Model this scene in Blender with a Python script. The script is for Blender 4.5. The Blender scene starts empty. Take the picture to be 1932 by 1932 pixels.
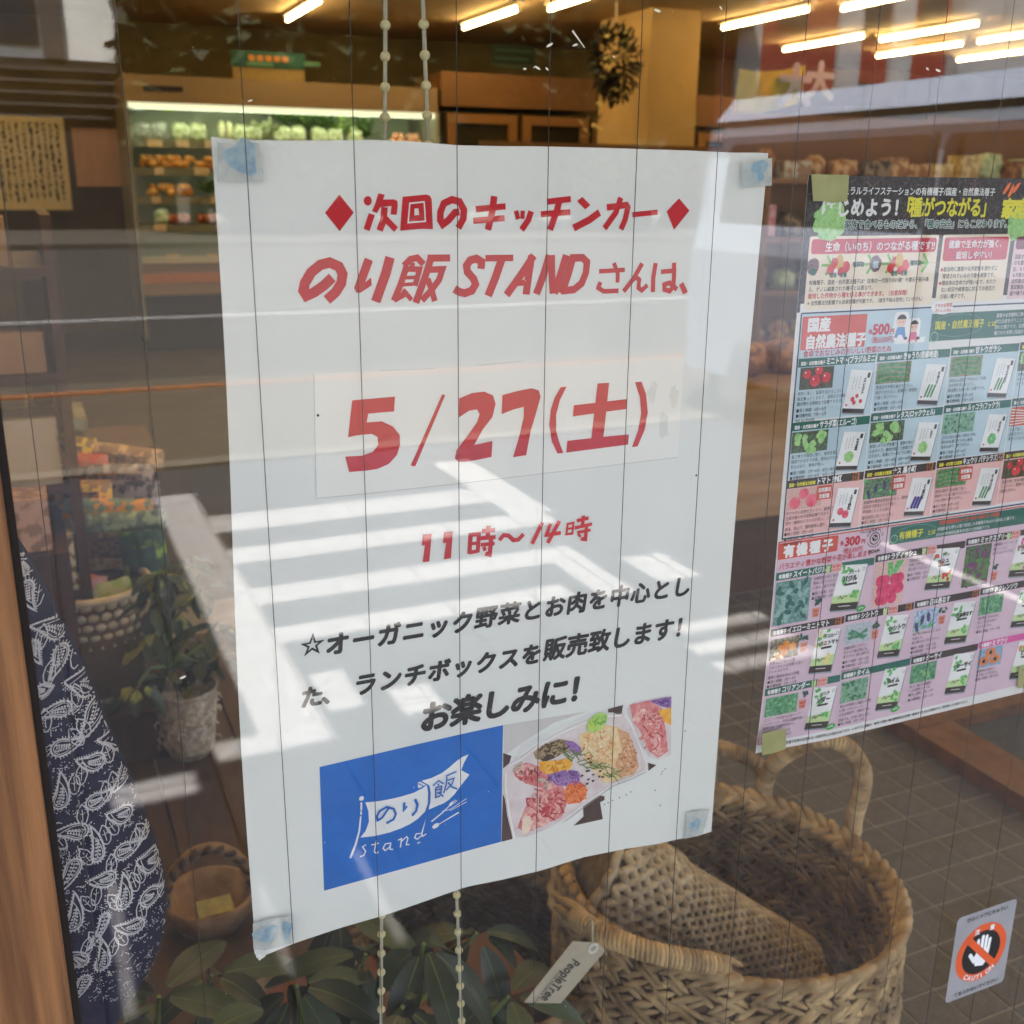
import bpy, bmesh, math, random
from mathutils import Vector, Matrix, noise
random.seed(11)
SC = bpy.context.scene
COL = SC.collection
R = math.radians

# ------------------------------------------------------------ camera
# solved from the 50 mm pitch of the glass wires and the A3 / B4 sheets
CAM = Vector((0.0, -0.506, 1.35))
F = 1072.34
def _unit(v):
    v = Vector(v); v.normalize(); return v
AX = _unit((2498, -302, F))                 # world +X in camera axes (right, down, forward)
DN = _unit((-32, 3543, F))                  # world -Z
DN = (DN - AX * DN.dot(AX)).normalized()
NY = DN.cross(AX)
if NY.z < 0: NY = -NY                       # world +Y (into the shop)
cam = bpy.data.cameras.new('camera')
cam.sensor_width = 36; cam.lens = 36 * F / 1024
cam.clip_start = 0.02; cam.clip_end = 400
cam.dof.use_dof = True; cam.dof.focus_distance = 0.60; cam.dof.aperture_fstop = 16
camo = bpy.data.objects.new('camera', cam); COL.objects.link(camo)
def w_of(c):                                # camera-axes vector -> world
    return Vector((c.dot(AX), c.dot(NY), -c.dot(DN)))
right, up, back = w_of(Vector((1, 0, 0))), w_of(Vector((0, -1, 0))), w_of(Vector((0, 0, -1)))
m = Matrix((right, up, back)).transposed().to_4x4(); m.translation = CAM
camo.matrix_world = m
SC.camera = camo

# ------------------------------------------------------------ sky, sun, exposure
SUN = Vector((-0.25, 0.36, 1.0)).normalized()      # towards the sun: behind the shop, high
world = bpy.data.worlds.new('World'); SC.world = world; world.use_nodes = True
nt = world.node_tree; bg = nt.nodes['Background']
sky = nt.nodes.new('ShaderNodeTexSky'); sky.sky_type = 'NISHITA'; sky.sun_disc = False
sky.sun_elevation = math.asin(SUN.z); sky.sun_rotation = math.atan2(SUN.x, SUN.y)
hs = nt.nodes.new('ShaderNodeHueSaturation'); hs.inputs['Saturation'].default_value = 0.56      # thin summer haze: a paler sky
nt.links.new(sky.outputs[0], hs.inputs['Color']); nt.links.new(hs.outputs[0], bg.inputs[0]); bg.inputs[1].default_value = 0.11
sl = bpy.data.lights.new('sun', 'SUN'); sl.energy = 5.0; sl.angle = R(0.55); sl.color = (1.0, 0.975, 0.94)
so = bpy.data.objects.new('sun', sl); COL.objects.link(so)
so.rotation_euler = SUN.to_track_quat('Z', 'Y').to_euler(); so.location = SUN * 30
SC.view_settings.view_transform = 'Standard'; SC.view_settings.look = 'None'
SC.view_settings.gamma = 1; SC.view_settings.use_curve_mapping = False
SC.view_settings.exposure = 3.08
SC.cycles.max_bounces = 8; SC.cycles.transparent_max_bounces = 24
SC.cycles.diffuse_bounces = 4; SC.cycles.glossy_bounces = 3
SC.cycles.use_adaptive_sampling = True; SC.cycles.adaptive_threshold = 0.006
SC.cycles.sample_clamp_indirect = 6
SC.cycles.use_denoising = True

K = 1024 / 1932.0
def at(x, y, Y=None, Z=None, X=None):
    """point of the place seen at a pixel of the 1932 px photograph, on one known plane"""
    d = w_of(Vector((x * K - 512, y * K - 512, F)))
    t = ((Y - CAM.y) / d.y if Y is not None else (Z - CAM.z) / d.z if Z is not None else (X - CAM.x) / d.x)
    return CAM + d * t
U = 1 / 1.1004
def crop(x0, y0, s):                         # pixels of an enlarged detail -> photo pixels
    return lambda x, y: ((x0 + x / s) * U, (y0 + y / s) * U)

# ------------------------------------------------------------ materials
def lin(c):
    return tuple(((v / 255) / 12.92 if v <= 10 else ((v / 255 + 0.055) / 1.055) ** 2.4) for v in c)
MATS = {}
def M(name, rgb=(200, 200, 200), rough=0.6, var=0.12, scale=30.0, rgb2=None, bump=0.0, metal=0.0, spec=0.4,
      stretch=None, tone=False, emit=0.0, trans=0.0, detail=4.0, lo=0.35, hi=0.65):
    if name in MATS: return MATS[name]
    mt = bpy.data.materials.new(name); mt.use_nodes = True; MATS[name] = mt
    n = mt.node_tree.nodes; l = mt.node_tree.links; b = n['Principled BSDF']
    c = lin(rgb)
    c2 = lin(rgb2) if rgb2 else tuple(v * (1 - var) for v in c)
    b.inputs['Roughness'].default_value = rough; b.inputs['Metallic'].default_value = metal
    b.inputs['Specular IOR Level'].default_value = spec
    tc = n.new('ShaderNodeTexCoord'); nz = n.new('ShaderNodeTexNoise')
    nz.inputs['Scale'].default_value = scale; nz.inputs['Detail'].default_value = detail
    src = tc.outputs['Object']
    if stretch:
        mp = n.new('ShaderNodeMapping'); mp.inputs['Scale'].default_value = stretch
        l.new(src, mp.inputs[0]); src = mp.outputs[0]
    l.new(src, nz.inputs['Vector'])
    rp = n.new('ShaderNodeValToRGB'); rp.color_ramp.elements[0].position = lo; rp.color_ramp.elements[1].position = hi
    rp.color_ramp.elements[0].color = (*c, 1); rp.color_ramp.elements[1].color = (*c2, 1)
    l.new(nz.outputs['Fac'], rp.inputs[0]); out = rp.outputs[0]
    if tone:
        a = n.new('ShaderNodeAttribute'); a.attribute_name = 'tone'
        mx = n.new('ShaderNodeMix'); mx.data_type = 'RGBA'; mx.blend_type = 'MULTIPLY'; mx.inputs[0].default_value = 1
        cb = n.new('ShaderNodeCombineColor')
        for i in range(3): l.new(a.outputs['Fac'], cb.inputs[i])
        l.new(out, mx.inputs[6]); l.new(cb.outputs[0], mx.inputs[7]); out = mx.outputs[2]
    l.new(out, b.inputs['Base Color'])
    if bump:
        bp = n.new('ShaderNodeBump'); bp.inputs['Strength'].default_value = bump; bp.inputs['Distance'].default_value = 0.01
        l.new(nz.outputs['Fac'], bp.inputs['Height']); l.new(bp.outputs[0], b.inputs['Normal'])
    if emit:
        b.inputs['Emission Color'].default_value = (*c, 1); b.inputs['Emission Strength'].default_value = emit
    if trans:
        tr = n.new('ShaderNodeBsdfTransparent'); ms = n.new('ShaderNodeMixShader'); ms.inputs[0].default_value = trans
        l.new(b.outputs[0], ms.inputs[1]); l.new(tr.outputs[0], ms.inputs[2]); l.new(ms.outputs[0], n['Material Output'].inputs[0])
    return mt
def glass_mat(name, tint, f0):
    mt = bpy.data.materials.new(name); mt.use_nodes = True; MATS[name] = mt
    n = mt.node_tree.nodes; l = mt.node_tree.links; n.remove(n['Principled BSDF'])
    g = n.new('ShaderNodeNewGeometry'); dp = n.new('ShaderNodeVectorMath'); dp.operation = 'DOT_PRODUCT'
    l.new(g.outputs['Incoming'], dp.inputs[0]); l.new(g.outputs['Normal'], dp.inputs[1])
    def mth(op, a, b=None):
        q = n.new('ShaderNodeMath'); q.operation = op
        if hasattr(a, 'links'): l.new(a, q.inputs[0])
        else: q.inputs[0].default_value = a
        if b is not None:
            if hasattr(b, 'links'): l.new(b, q.inputs[1])
            else: q.inputs[1].default_value = b
        return q.outputs[0]
    c = mth('ABSOLUTE', dp.outputs['Value']); k = mth('POWER', mth('SUBTRACT', 1.0, c), 5.0)
    f = mth('ADD', mth('MULTIPLY', k, 1 - f0), f0)
    tr = n.new('ShaderNodeBsdfTransparent'); tr.inputs[0].default_value = (*tint, 1)
    gl = n.new('ShaderNodeBsdfGlossy'); gl.inputs['Roughness'].default_value = 0.0; gl.inputs[0].default_value = (1, 1, 1, 1)
    ms = n.new('ShaderNodeMixShader'); l.new(f, ms.inputs[0]); l.new(tr.outputs[0], ms.inputs[1]); l.new(gl.outputs[0], ms.inputs[2])
    l.new(ms.outputs[0], n['Material Output'].inputs[0])
    return mt

# ------------------------------------------------------------ mesh helpers
def tag(o, label=None, cat=None, group=None, kind=None):
    if label: o['label'] = label
    if cat: o['category'] = cat
    if group: o['group'] = group
    if kind: o['kind'] = kind
    return o
def empty(name, loc, label, cat, group=None, rz=0.0):
    o = bpy.data.objects.new(name, None); COL.objects.link(o); o.location = loc; o.rotation_euler = (0, 0, rz)
    o.empty_display_size = 0.05
    return tag(o, label, cat, group)
def link(name, me, parent=None):
    o = bpy.data.objects.new(name, me); COL.objects.link(o)
    if parent is not None: o.parent = parent
    return o
def copy_tree(o, parent=None):
    c = o.copy(); COL.objects.link(c)
    if parent is not None: c.parent = parent
    for ch in list(o.children): copy_tree(ch, c)
    return c
def frame_of(d):
    d = Vector(d).normalized(); a = Vector((0, 0, 1)) if abs(d.z) < 0.9 else Vector((1, 0, 0))
    u = d.cross(a).normalized(); return d, u, d.cross(u)
class MB:
    def __init__(s): s.v = []; s.f = []; s.mi = []; s.t = []; s.tone = 1.0; s.m = 0
    def add(s, vs, fs):
        n = len(s.v); s.v += [tuple(q) for q in vs]; s.t += [s.tone] * len(vs)
        s.f += [tuple(n + i for i in f) for f in fs]; s.mi += [s.m] * len(fs); return s
    def box(s, x0, x1, y0, y1, z0, z1):
        x0, x1 = sorted((x0, x1)); y0, y1 = sorted((y0, y1)); z0, z1 = sorted((z0, z1))
        return s.add([(x0, y0, z0), (x1, y0, z0), (x1, y1, z0), (x0, y1, z0), (x0, y0, z1), (x1, y0, z1), (x1, y1, z1), (x0, y1, z1)],
                     [(0, 3, 2, 1), (4, 5, 6, 7), (0, 1, 5, 4), (1, 2, 6, 5), (2, 3, 7, 6), (3, 0, 4, 7)])
    def obox(s, c, ax, ay, az):                # oriented box: centre and three half axes
        c, ax, ay, az = map(Vector, (c, ax, ay, az))
        v = [c + ax * i + ay * j + az * k for k in (-1, 1) for j in (-1, 1) for i in (-1, 1)]
        return s.add(v, [(0, 2, 3, 1), (4, 5, 7, 6), (0, 1, 5, 4), (1, 3, 7, 5), (3, 2, 6, 7), (2, 0, 4, 6)])
    def tube(s, pts, r, n=8, cap=True, closed=False):
        pts = [Vector(p) for p in pts]; N = len(pts); rr = r if isinstance(r, (list, tuple)) else [r] * N
        vs = []; fs = []; u = None
        for i, p in enumerate(pts):
            a = pts[(i - 1) % N] if (closed or i > 0) else p; b = pts[(i + 1) % N] if (closed or i < N - 1) else p
            d = (b - a).normalized()
            if u is None: _, u, w = frame_of(d)
            else:
                u = (u - d * u.dot(d)).normalized(); w = d.cross(u)
            for k in range(n):
                t = 2 * math.pi * k / n; vs.append(p + (u * math.cos(t) + w * math.sin(t)) * rr[i])
        for i in range(N if closed else N - 1):
            for k in range(n):
                a, b = i * n + k, i * n + (k + 1) % n; c, d2 = ((i + 1) % N) * n + (k + 1) % n, ((i + 1) % N) * n + k
                fs.append((a, b, c, d2))
        if cap and not closed: fs += [tuple(range(n))[::-1], tuple((N - 1) * n + k for k in range(n))]
        return s.add(vs, fs)
    def ell(s, c, ax, ay, az, nu=8, nv=5, pw=1.0):    # ellipsoid from three half axes, ax the long one
        c, ax, ay, az = map(Vector, (c, ax, ay, az)); vs = [c - ax]; fs = []
        for i in range(1, nv):
            a = math.pi * i / nv; h, q = -math.cos(a), math.sin(a) ** pw
            for k in range(nu):
                t = 2 * math.pi * k / nu; vs.append(c + ax * h + (ay * math.cos(t) + az * math.sin(t)) * q)
        vs.append(c + ax); L = len(vs) - 1
        for k in range(nu):
            fs.append((0, 1 + (k + 1) % nu, 1 + k)); fs.append((L, L - nu + k, L - nu + (k + 1) % nu))
        for i in range(nv - 2):
            for k in range(nu):
                a = 1 + i * nu + k; b = 1 + i * nu + (k + 1) % nu; fs.append((a, b, b + nu, a + nu))
        return s.add(vs, fs)
    def ball(s, c, r, nu=10, nv=7, sq=1.0): return s.ell(c, (0, 0, r * sq), (r, 0, 0), (0, r, 0), nu, nv)
    def lathe(s, c, prof, n=32, sx=1.0):
        c = Vector(c); vs = []; fs = []
        for r, z in prof:
            for k in range(n):
                t = 2 * math.pi * k / n; vs.append(c + Vector((r * math.cos(t) * sx, r * math.sin(t), z)))
        for i in range(len(prof) - 1):
            for k in range(n):
                a = i * n + k; b = i * n + (k + 1) % n; fs.append((a, b, b + n, a + n))
        fs.append(tuple(range(n))[::-1])
        return s.add(vs, fs)
    def lump(s, c, sx, sy, sz, amp=0.25, fr=3.0, seed=0, nu=14, nv=9):   # crumpled bag or pile
        c = Vector(c); vs = []; fs = []
        for i in range(nv + 1):
            a = math.pi * i / nv
            for k in range(nu):
                t = 2 * math.pi * k / nu
                d = Vector((math.sin(a) * math.cos(t), math.sin(a) * math.sin(t), -math.cos(a)))
                e = Vector([math.copysign(abs(q) ** 0.6, q) for q in d])
                g = 1 + amp * noise.noise(d * fr + Vector((seed * 7.3, 0, 0)))
                vs.append(c + Vector((e.x * sx, e.y * sy, e.z * sz)) * g)
        for i in range(nv):
            for k in range(nu):
                a = i * nu + k; b = i * nu + (k + 1) % nu; fs.append((a, b, b + nu, a + nu))
        return s.add(vs, fs)
    def build(s, name, mats, parent=None, smooth=False, origin=None, world=False):
        mats = mats if isinstance(mats, (list, tuple)) else [mats]
        o0 = Vector(origin) if origin is not None else None
        me = bpy.data.meshes.new(name)
        me.from_pydata([tuple(Vector(q) - o0) for q in s.v] if o0 is not None else s.v, [], s.f)
        for mt in mats: me.materials.append(mt)
        if len(mats) > 1: me.polygons.foreach_set('material_index', s.mi)
        if any(t != 1.0 for t in s.t):
            at_ = me.attributes.new('tone', 'FLOAT', 'POINT'); at_.data.foreach_set('value', s.t)
        else:
            at_ = me.attributes.new('tone', 'FLOAT', 'POINT'); at_.data.foreach_set('value', [1.0] * len(s.v))
        if smooth: me.polygons.foreach_set('use_smooth', [True] * len(me.polygons))
        me.update()
        if world: me.transform(Matrix.Translation(-parent.location))
        o = link(name, me, parent)
        if o0 is not None: o.location = o0
        return o
def thing(name, mb, mats, label, cat, group=None, smooth=False):
    """one-mesh thing, its origin at the base of its bounding box"""
    xs = [q[0] for q in mb.v]; ys = [q[1] for q in mb.v]; zs = [q[2] for q in mb.v]
    o = mb.build(name, mats, None, smooth, ((min(xs) + max(xs)) / 2, (min(ys) + max(ys)) / 2, min(zs)))
    return tag(o, label, cat, group)

# ------------------------------------------------------------ flat print on sheets
_G = {}
def glyph(ch):
    if ch not in _G:
        cu = bpy.data.curves.new('g', 'FONT'); cu.body = ch; cu.size = 1; cu.resolution_u = 3; cu.fill_mode = 'FRONT'
        ob = bpy.data.objects.new('g', cu); me = bpy.data.meshes.new_from_object(ob)
        vs = [(v.co.x, v.co.y) for v in me.vertices]; fs = [tuple(p.vertices) for p in me.polygons]
        bpy.data.meshes.remove(me); bpy.data.objects.remove(ob); bpy.data.curves.remove(cu)
        _G[ch] = (vs, fs)
    return _G[ch]
ADV = 0.0
def cjk(ch): return ord(ch) > 0x2000
def advance(ch):
    global ADV
    if cjk(ch):
        if not ADV:
            a = max(v[0] for v in glyph('口')[0]); b = max(v[0] for v in glyph('口口')[0]); ADV = b - a
        return ADV
    vs = glyph(ch)[0]
    return (max(v[0] for v in vs) + 0.06) if vs else 0.3
class Print:
    """shapes laid on a sheet; surf(a, b, h) gives the point h above the sheet at sheet coordinates (a, b)"""
    def __init__(s, surf, step=0.00011): s.surf = surf; s.parts = {}; s.cnt = 0; s.step = step; s.part = 'lettering'
    def _h(s, layer):
        s.cnt = (s.cnt + 1) % 20
        return layer * s.step + s.cnt * s.step * 0.03
    def raw(s, pts, faces, mat, layer):
        h = s._h(layer); d = s.parts.setdefault(s.part, ([], [], [], []))
        if mat not in d[3]: d[3].append(mat)
        k = d[3].index(mat); n = len(d[0])
        d[0].extend(tuple(s.surf(a, b, h)) for a, b in pts)
        d[1].extend(tuple(n + i for i in f) for f in faces); d[2].extend([k] * len(faces))
    def poly(s, pts, mat, layer=1): s.raw(pts, [tuple(range(len(pts)))], mat, layer)
    def panel(s, q, mat, layer=1, nx=8, ny=8):          # four corners TL TR BR BL, cut into a grid
        q = [Vector((a, b)) for a, b in q]; pts = []; fs = []
        for j in range(ny + 1):
            for i in range(nx + 1):
                u, v = i / nx, j / ny
                p = (q[0] * (1 - u) + q[1] * u) * (1 - v) + (q[3] * (1 - u) + q[2] * u) * v; pts.append((p.x, p.y))
        for j in range(ny):
            for i in range(nx):
                a = j * (nx + 1) + i; fs.append((a, a + nx + 1, a + nx + 2, a + 1))
        s.raw(pts, fs, mat, layer)
    def rect(s, a0, b0, a1, b1, mat, layer=1, cell=0.015):
        nx = max(1, int(abs(a1 - a0) / cell)); ny = max(1, int(abs(b1 - b0) / cell))
        s.panel([(a0, b0), (a1, b0), (a1, b1), (a0, b1)], mat, layer, nx, ny)
    def rrect(s, a0, b0, a1, b1, r, mat, layer=1):      # rounded corners
        pts = []; x0, x1 = sorted((a0, a1)); y0, y1 = sorted((b0, b1))
        for cx, cy, t0 in ((x1 - r, y1 - r, 0), (x0 + r, y1 - r, 90), (x0 + r, y0 + r, 180), (x1 - r, y0 + r, 270)):
            for k in range(5):
                t = R(t0 + k * 22.5); pts.append((cx + r * math.cos(t), cy + r * math.sin(t)))
        s.poly(pts, mat, layer)
    def disc(s, c, r, mat, layer=1, ry=None, n=14, rot=0.0, jit=0.0):
        ry = ry or r; pts = []
        for k in range(n):
            t = 2 * math.pi * k / n; q = 1 + random.uniform(-jit, jit)
            x, y = r * math.cos(t) * q, ry * math.sin(t) * q
            pts.append((c[0] + x * math.cos(rot) - y * math.sin(rot), c[1] + x * math.sin(rot) + y * math.cos(rot)))
        s.poly(pts, mat, layer)
    def stroke(s, pts, w, mat, layer=1, closed=False, w1=None):
        P = [Vector(p) for p in pts]; N = len(P); L = []; Rr = []
        for i in range(N):
            a = P[(i - 1) % N] if (closed or i > 0) else None; b = P[(i + 1) % N] if (closed or i < N - 1) else None
            d1 = (P[i] - a).normalized() if a is not None else None; d2 = (b - P[i]).normalized() if b is not None else None
            if d1 is None: d1 = d2
            if d2 is None: d2 = d1
            t = (d1 + d2); t = t.normalized() if t.length > 1e-6 else d1
            nrm = Vector((-t.y, t.x)); k = 1 / max(0.55, nrm.dot(Vector((-d1.y, d1.x))))
            ww = w if w1 is None else w + (w1 - w) * i / (N - 1)
            L.append(P[i] + nrm * ww / 2 * k); Rr.append(P[i] - nrm * ww / 2 * k)
        fs = [(i, (i + 1) % N, N + (i + 1) % N, N + i) for i in range(N if closed else N - 1)]
        s.raw([(p.x, p.y) for p in L + Rr], fs, mat, layer)
    def text(s, t, a, b, size, mat, layer=2, xd=(1, 0), yd=(0, 1), shear=0.0, bold=0.0, pitch=None, squeeze=1.0, vert=False):
        xd = Vector(xd); yd = Vector(yd); pos = 0.0
        offs = [(0, 0)] if not bold else [(bold * math.cos(R(k * 60)), bold * math.sin(R(k * 60))) for k in range(6)] + [(0, 0)]
        for ch in t:
            if ch != ' ':
                vs, fs = glyph(ch)
                for ox, oy in offs:
                    pts = []
                    for x, y in vs:
                        x = (x + ox + shear * y) * squeeze * size; y = (y + oy) * size
                        q = (xd * x + yd * (y - pos)) if vert else (xd * (x + pos) + yd * y)
                        pts.append((a + q.x, b + q.y))
                    s.raw(pts, fs, mat, layer)
            pos += pitch if pitch else advance(ch) * size * (1 if vert else squeeze)
        return pos
    def finish(s, parent, labels=None):
        for name, (v, f, mi, mats) in s.parts.items():
            me = bpy.data.meshes.new(name); me.from_pydata(v, [], f)
            for mt in mats: me.materials.append(mt)
            me.polygons.foreach_set('material_index', mi)
            if parent is not None: me.transform(Matrix.Translation(-parent.location))
            o = link(name.split('|')[0], me, parent)
            if labels and name in labels: o['label'] = labels[name]

# ============================================================ THE WINDOW
PY = 0.0095                                   # plane of the sheets taped behind the glass
GL = glass_mat('window_glass', (0.955, 0.958, 0.945), 0.040)
steel = M('wire_steel', (70, 68, 64), 0.5, metal=0.6)
win = empty('shop_window', (0.9, 0.0034, 0.25), 'wide pane of wired glass in the shop front, thin vertical wires inside it', 'window')
b = MB(); b.box(-0.09, 2.9, 0, 0.0068, 0.22, 2.72); b.build('glass_pane', GL, win, world=True)
wire_me = None
for i in range(-1, 56):
    x = 0.0465 + 0.0503 * i
    if wire_me is None:
        b = MB(); b.tube([(0, 0, 0), (0, 0, 2.49)], 0.00024, 5); w_ = b.build('wire', steel, win); wire_me = w_.data
    else: w_ = link('wire', wire_me, win)
    w_.location = Vector((x + random.uniform(-.0006, .0006), 0.0034, 0.225)) - win.location
    w_.rotation_euler = (0, random.uniform(-.0006, .0006), 0)
dust = M('dried_splash', (225, 220, 205), 0.8)
b = MB(); rr = random.Random(5)
spots = [(1085, 85), (1037, 85), (1008, 127), (1014, 128), (990, 130), (1032, 130), (472, 190), (1158, 107), (1360, 15), (1750, 130), (1770, 133), (345, 1278), (790, 1590), (1240, 20)]
for x, y in spots:
    p = at(x, y, Y=-0.0003); r_ = rr.uniform(.0004, .0011)
    b.ell(p, (r_ * rr.uniform(1, 2), 0, r_ * rr.uniform(-1, 1)), (0, .0002, 0), (0, 0, r_ * .7), 6, 4)
for _ in range(70):
    p = at(rr.uniform(350, 1932), rr.uniform(0, 1900), Y=-0.0003); r_ = rr.uniform(.00012, .00035)
    b.ell(p, (r_, 0, 0), (0, .0002, 0), (0, 0, r_), 5, 3)
p0, p1 = at(1080, 58, Y=-.0003), at(1103, 90, Y=-.0003); b.tube([p0, p1], [.0005, .0002], 5)
o = b.build('dust_specks', dust, win, world=True); tag(o, kind='stuff')

wood = M('stained_pine', (148, 102, 62), 0.6, rgb2=(98, 63, 36), scale=9, stretch=(16, 16, 0.55), bump=0.5, detail=12, lo=.36, hi=.64)
wood2 = M('pale_ply', (178, 142, 98), 0.6, rgb2=(150, 116, 76), scale=6, stretch=(8, 8, 0.8))
rub = M('dark_gasket', (38, 33, 30), 0.7)
fr = empty('door_frame', (-0.07, -0.01, 0.0), 'brown wooden door jamb with streaky grain at the left edge of the glass', 'door frame')
b = MB(); b.box(-0.17, -0.0185, -0.021, 0.06, 0.0, 3.0); ob = b.build('jamb', wood, fr, world=True)
md = ob.modifiers.new('bevel', 'BEVEL'); md.width = 0.002; md.segments = 2
b = MB(); b.box(-0.0184, -0.0150, -0.004, -0.0002, 0.2, 2.8); b.build('gasket', rub, fr, world=True)

# ============================================================ THE NOTICE
paper = M('notice_paper', (226, 229, 228), 0.6, rgb2=(220, 223, 222), scale=7, bump=.7)
slipm = M('slip_paper', (232, 233, 230), 0.55, rgb2=(228, 229, 226), scale=12)
red = M('red_ink', (196, 30, 44), 0.5, rgb2=(188, 28, 42), scale=60)
redp = M('red_pen', (214, 22, 34), 0.5)
blk = M('black_ink', (26, 26, 27), 0.5)
blue = M('blue_ink', (0, 106, 200), 0.45, rgb2=(0, 98, 188), scale=30)
white = M('white_print', (236, 238, 240), 0.5)
def bulge(x, z):
    q = 0.0016 * (1 + math.sin(x * 17 + 1.2) * math.sin(z * 11 + .4))
    q += 0.0002 * (1 + math.sin(x * 45 + z * 23))
    e = max(0, (0.10 - x)) * 0 
    return q + e
def surfN(x, z, h): return Vector((x, PY + bulge(x, z) - h, z))
pt = lambda x, y: (lambda p: (p.x, p.z))(at(x, y, Y=PY + 0.002))
def pts_of(c, *P): return [pt(*c(*p)) for p in P]
cA = crop(600, 340, 4.2); cB = crop(700, 0, 2.721); cD = crop(650, 740, 2.415); cE = crop(600, 1050, 2.147); cG = crop(600, 1410, 2.698)
cP = lambda x, y: (x, y)
notice = empty('notice_poster', (at(480, 1790, Y=PY).x + .13, PY, at(900, 1690, Y=PY).z), 'large white notice with red and black Japanese lettering and a blue flag logo', 'poster')
top = [(398, 258), (440, 263), (520, 265), (620, 265), (700, 264), (780, 267), (860, 274), (945, 276), (1000, 276), (1100, 278), (1200, 281), (1300, 284), (1381, 288), (1430, 288), (1448, 289)]
bot = [(480, 1806), (500, 1800), (551, 1780), (640, 1752), (730, 1727), (830, 1693), (880, 1676), (950, 1662), (1020, 1645), (1100, 1618), (1180, 1600), (1240, 1590), (1290, 1578), (1326, 1571), (1342, 1566)]
def lerp_line(P, u):
    q = u * (len(P) - 1); i = min(int(q), len(P) - 2); f = q - i
    return Vector(P[i]) * (1 - f) + Vector(P[i + 1]) * f
TL, TR, BR, BL = pt(398, 258), pt(1447, 290), pt(1340, 1568), pt(480, 1806)
NX, NZ = 60, 84; vs = []; fs = []
tp = [pt(*p) for p in top]; bp_ = [pt(*p) for p in bot]
def by_x(P, x):
    for i in range(len(P) - 1):
        if x <= P[i + 1][0] or i == len(P) - 2:
            f = (x - P[i][0]) / (P[i + 1][0] - P[i][0]); return P[i][1] + (P[i + 1][1] - P[i][1]) * f
for j in range(NZ + 1):
    v = j / NZ
    for i in range(NX + 1):
        u = i / NX
        x = (TL[0] * (1 - u) + TR[0] * u) * (1 - v) + (BL[0] * (1 - u) + BR[0] * u) * v
        z = by_x(tp, x) * (1 - v) + by_x(bp_, x) * v
        x += 0.0012 * math.sin(v * 7) * (1 - u) + 0.001 * math.sin(v * 5 + 1) * u
        vs.append(surfN(x, z, 0))
for j in range(NZ):
    for i in range(NX):
        a = j * (NX + 1) + i; fs.append((a, a + NX + 1, a + NX + 2, a + 1))
b = MB(); b.add(vs, fs)
# backside, a hair behind, gives the sheet its thickness
b.add([q + Vector((0, .0002, 0)) for q in vs], [f[::-1] for f in fs])
b.build('sheet', paper, notice, smooth=True, world=True)
# loose corner below the tape
b = MB(); c0 = [at(*p, Y=PY + .002) for p in ((476, 1768), (500, 1800), (487, 1808), (484, 1800), (478, 1792))]
b.add([Vector((q.x, PY + .0006 - .0022 * i / 5, q.z)) for i, q in enumerate(c0)], [(0, 1, 2, 3, 4)])
b.build('curled_corner', paper, notice, world=True)

P = Print(surfN)
# --- date slip and time slip, pasted on
P.part = 'date_slip'
P.panel([pt(*cD(2, 85)), pt(*cD(1866, 0)), pt(*cD(1829, 506)), pt(*cD(15, 711))], slipm, 1, 30, 10)
edge = M('slip_edge', (186, 188, 186), 0.7)
P.stroke(pts_of(cD, (15, 711), (260, 686), (735, 632), (1170, 582), (1829, 506)), .0003, edge, 2)
P.stroke(pts_of(cD, (2, 85), (8, 400), (15, 711)), .00025, edge, 2)
P.stroke(pts_of(cD, (330, 68), (600, 58)), .0002, edge, 2); P.stroke(pts_of(cD, (820, 42), (1050, 20)), .0002, edge, 2)
for d in ((1700, 180), (1760, 330), (1760, 370), (1810, 200)): P.disc(pt(*cD(*d)), .003, M('smudge', (222, 223, 221), .7), 2, .006, jit=.3)
P.part = 'time_slip'
P.poly(pts_of(cD, (1090, 815), (1290, 790), (1445, 777), (1450, 800), (1480, 802), (1473, 838), (1438, 850), (1440, 925), (1350, 938), (1200, 945), (1065, 960)), slipm, -1)
# --- heading, traced strokes
P.part = 'red_lettering'
s1 = lambda c, w, *Q, **k: P.stroke(pts_of(c, *Q), w, k.get('mat', red), k.get('layer', 2), **{q: r for q, r in k.items() if q not in ('mat', 'layer')})
pA = 0.000129 / 1.0                               # metres for one pixel of detail A on the sheet
def wA(n): return n * 0.0000695
def wB(n): return n * 0.000108
P.poly(pts_of(cA, (435, 268), (560, 425), (437, 588), (310, 428)), red, 2)
P.poly(pts_of(cB, (1862, 1195), (1932, 1120), (1992, 1190), (1905, 1298)), red, 2)
P.poly(pts_of(cA, (682, 280), (706, 290), (718, 320), (710, 352), (684, 367), (656, 352), (645, 322), (656, 292)), red, 2)
P.poly(pts_of(cA, (690, 430), (743, 447), (697, 587), (645, 565)), red, 2)
P.poly(pts_of(cA, (775, 257), (830, 270), (815, 312), (915, 310), (940, 325), (943, 370), (932, 445), (880, 442), (888, 368), (790, 378), (762, 430), (718, 412), (745, 350)), red, 2)
P.poly(pts_of(cA, (800, 375), (856, 382), (850, 455), (943, 552), (912, 595), (838, 520), (810, 592), (757, 570), (790, 480)), red, 2)
P.poly(pts_of(cA, (985, 288), (1190, 268), (1222, 278), (1238, 310), (1248, 570), (1150, 567), (962, 583)), red, 2)
P.stroke(pts_of(cA, (1047, 345), (1172, 332), (1182, 500), (1032, 513)), wA(10), paper, 3, closed=True)
P.poly(pts_of(cA, (1088, 390), (1122, 388), (1127, 445), (1085, 450)), paper, 3)
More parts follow.
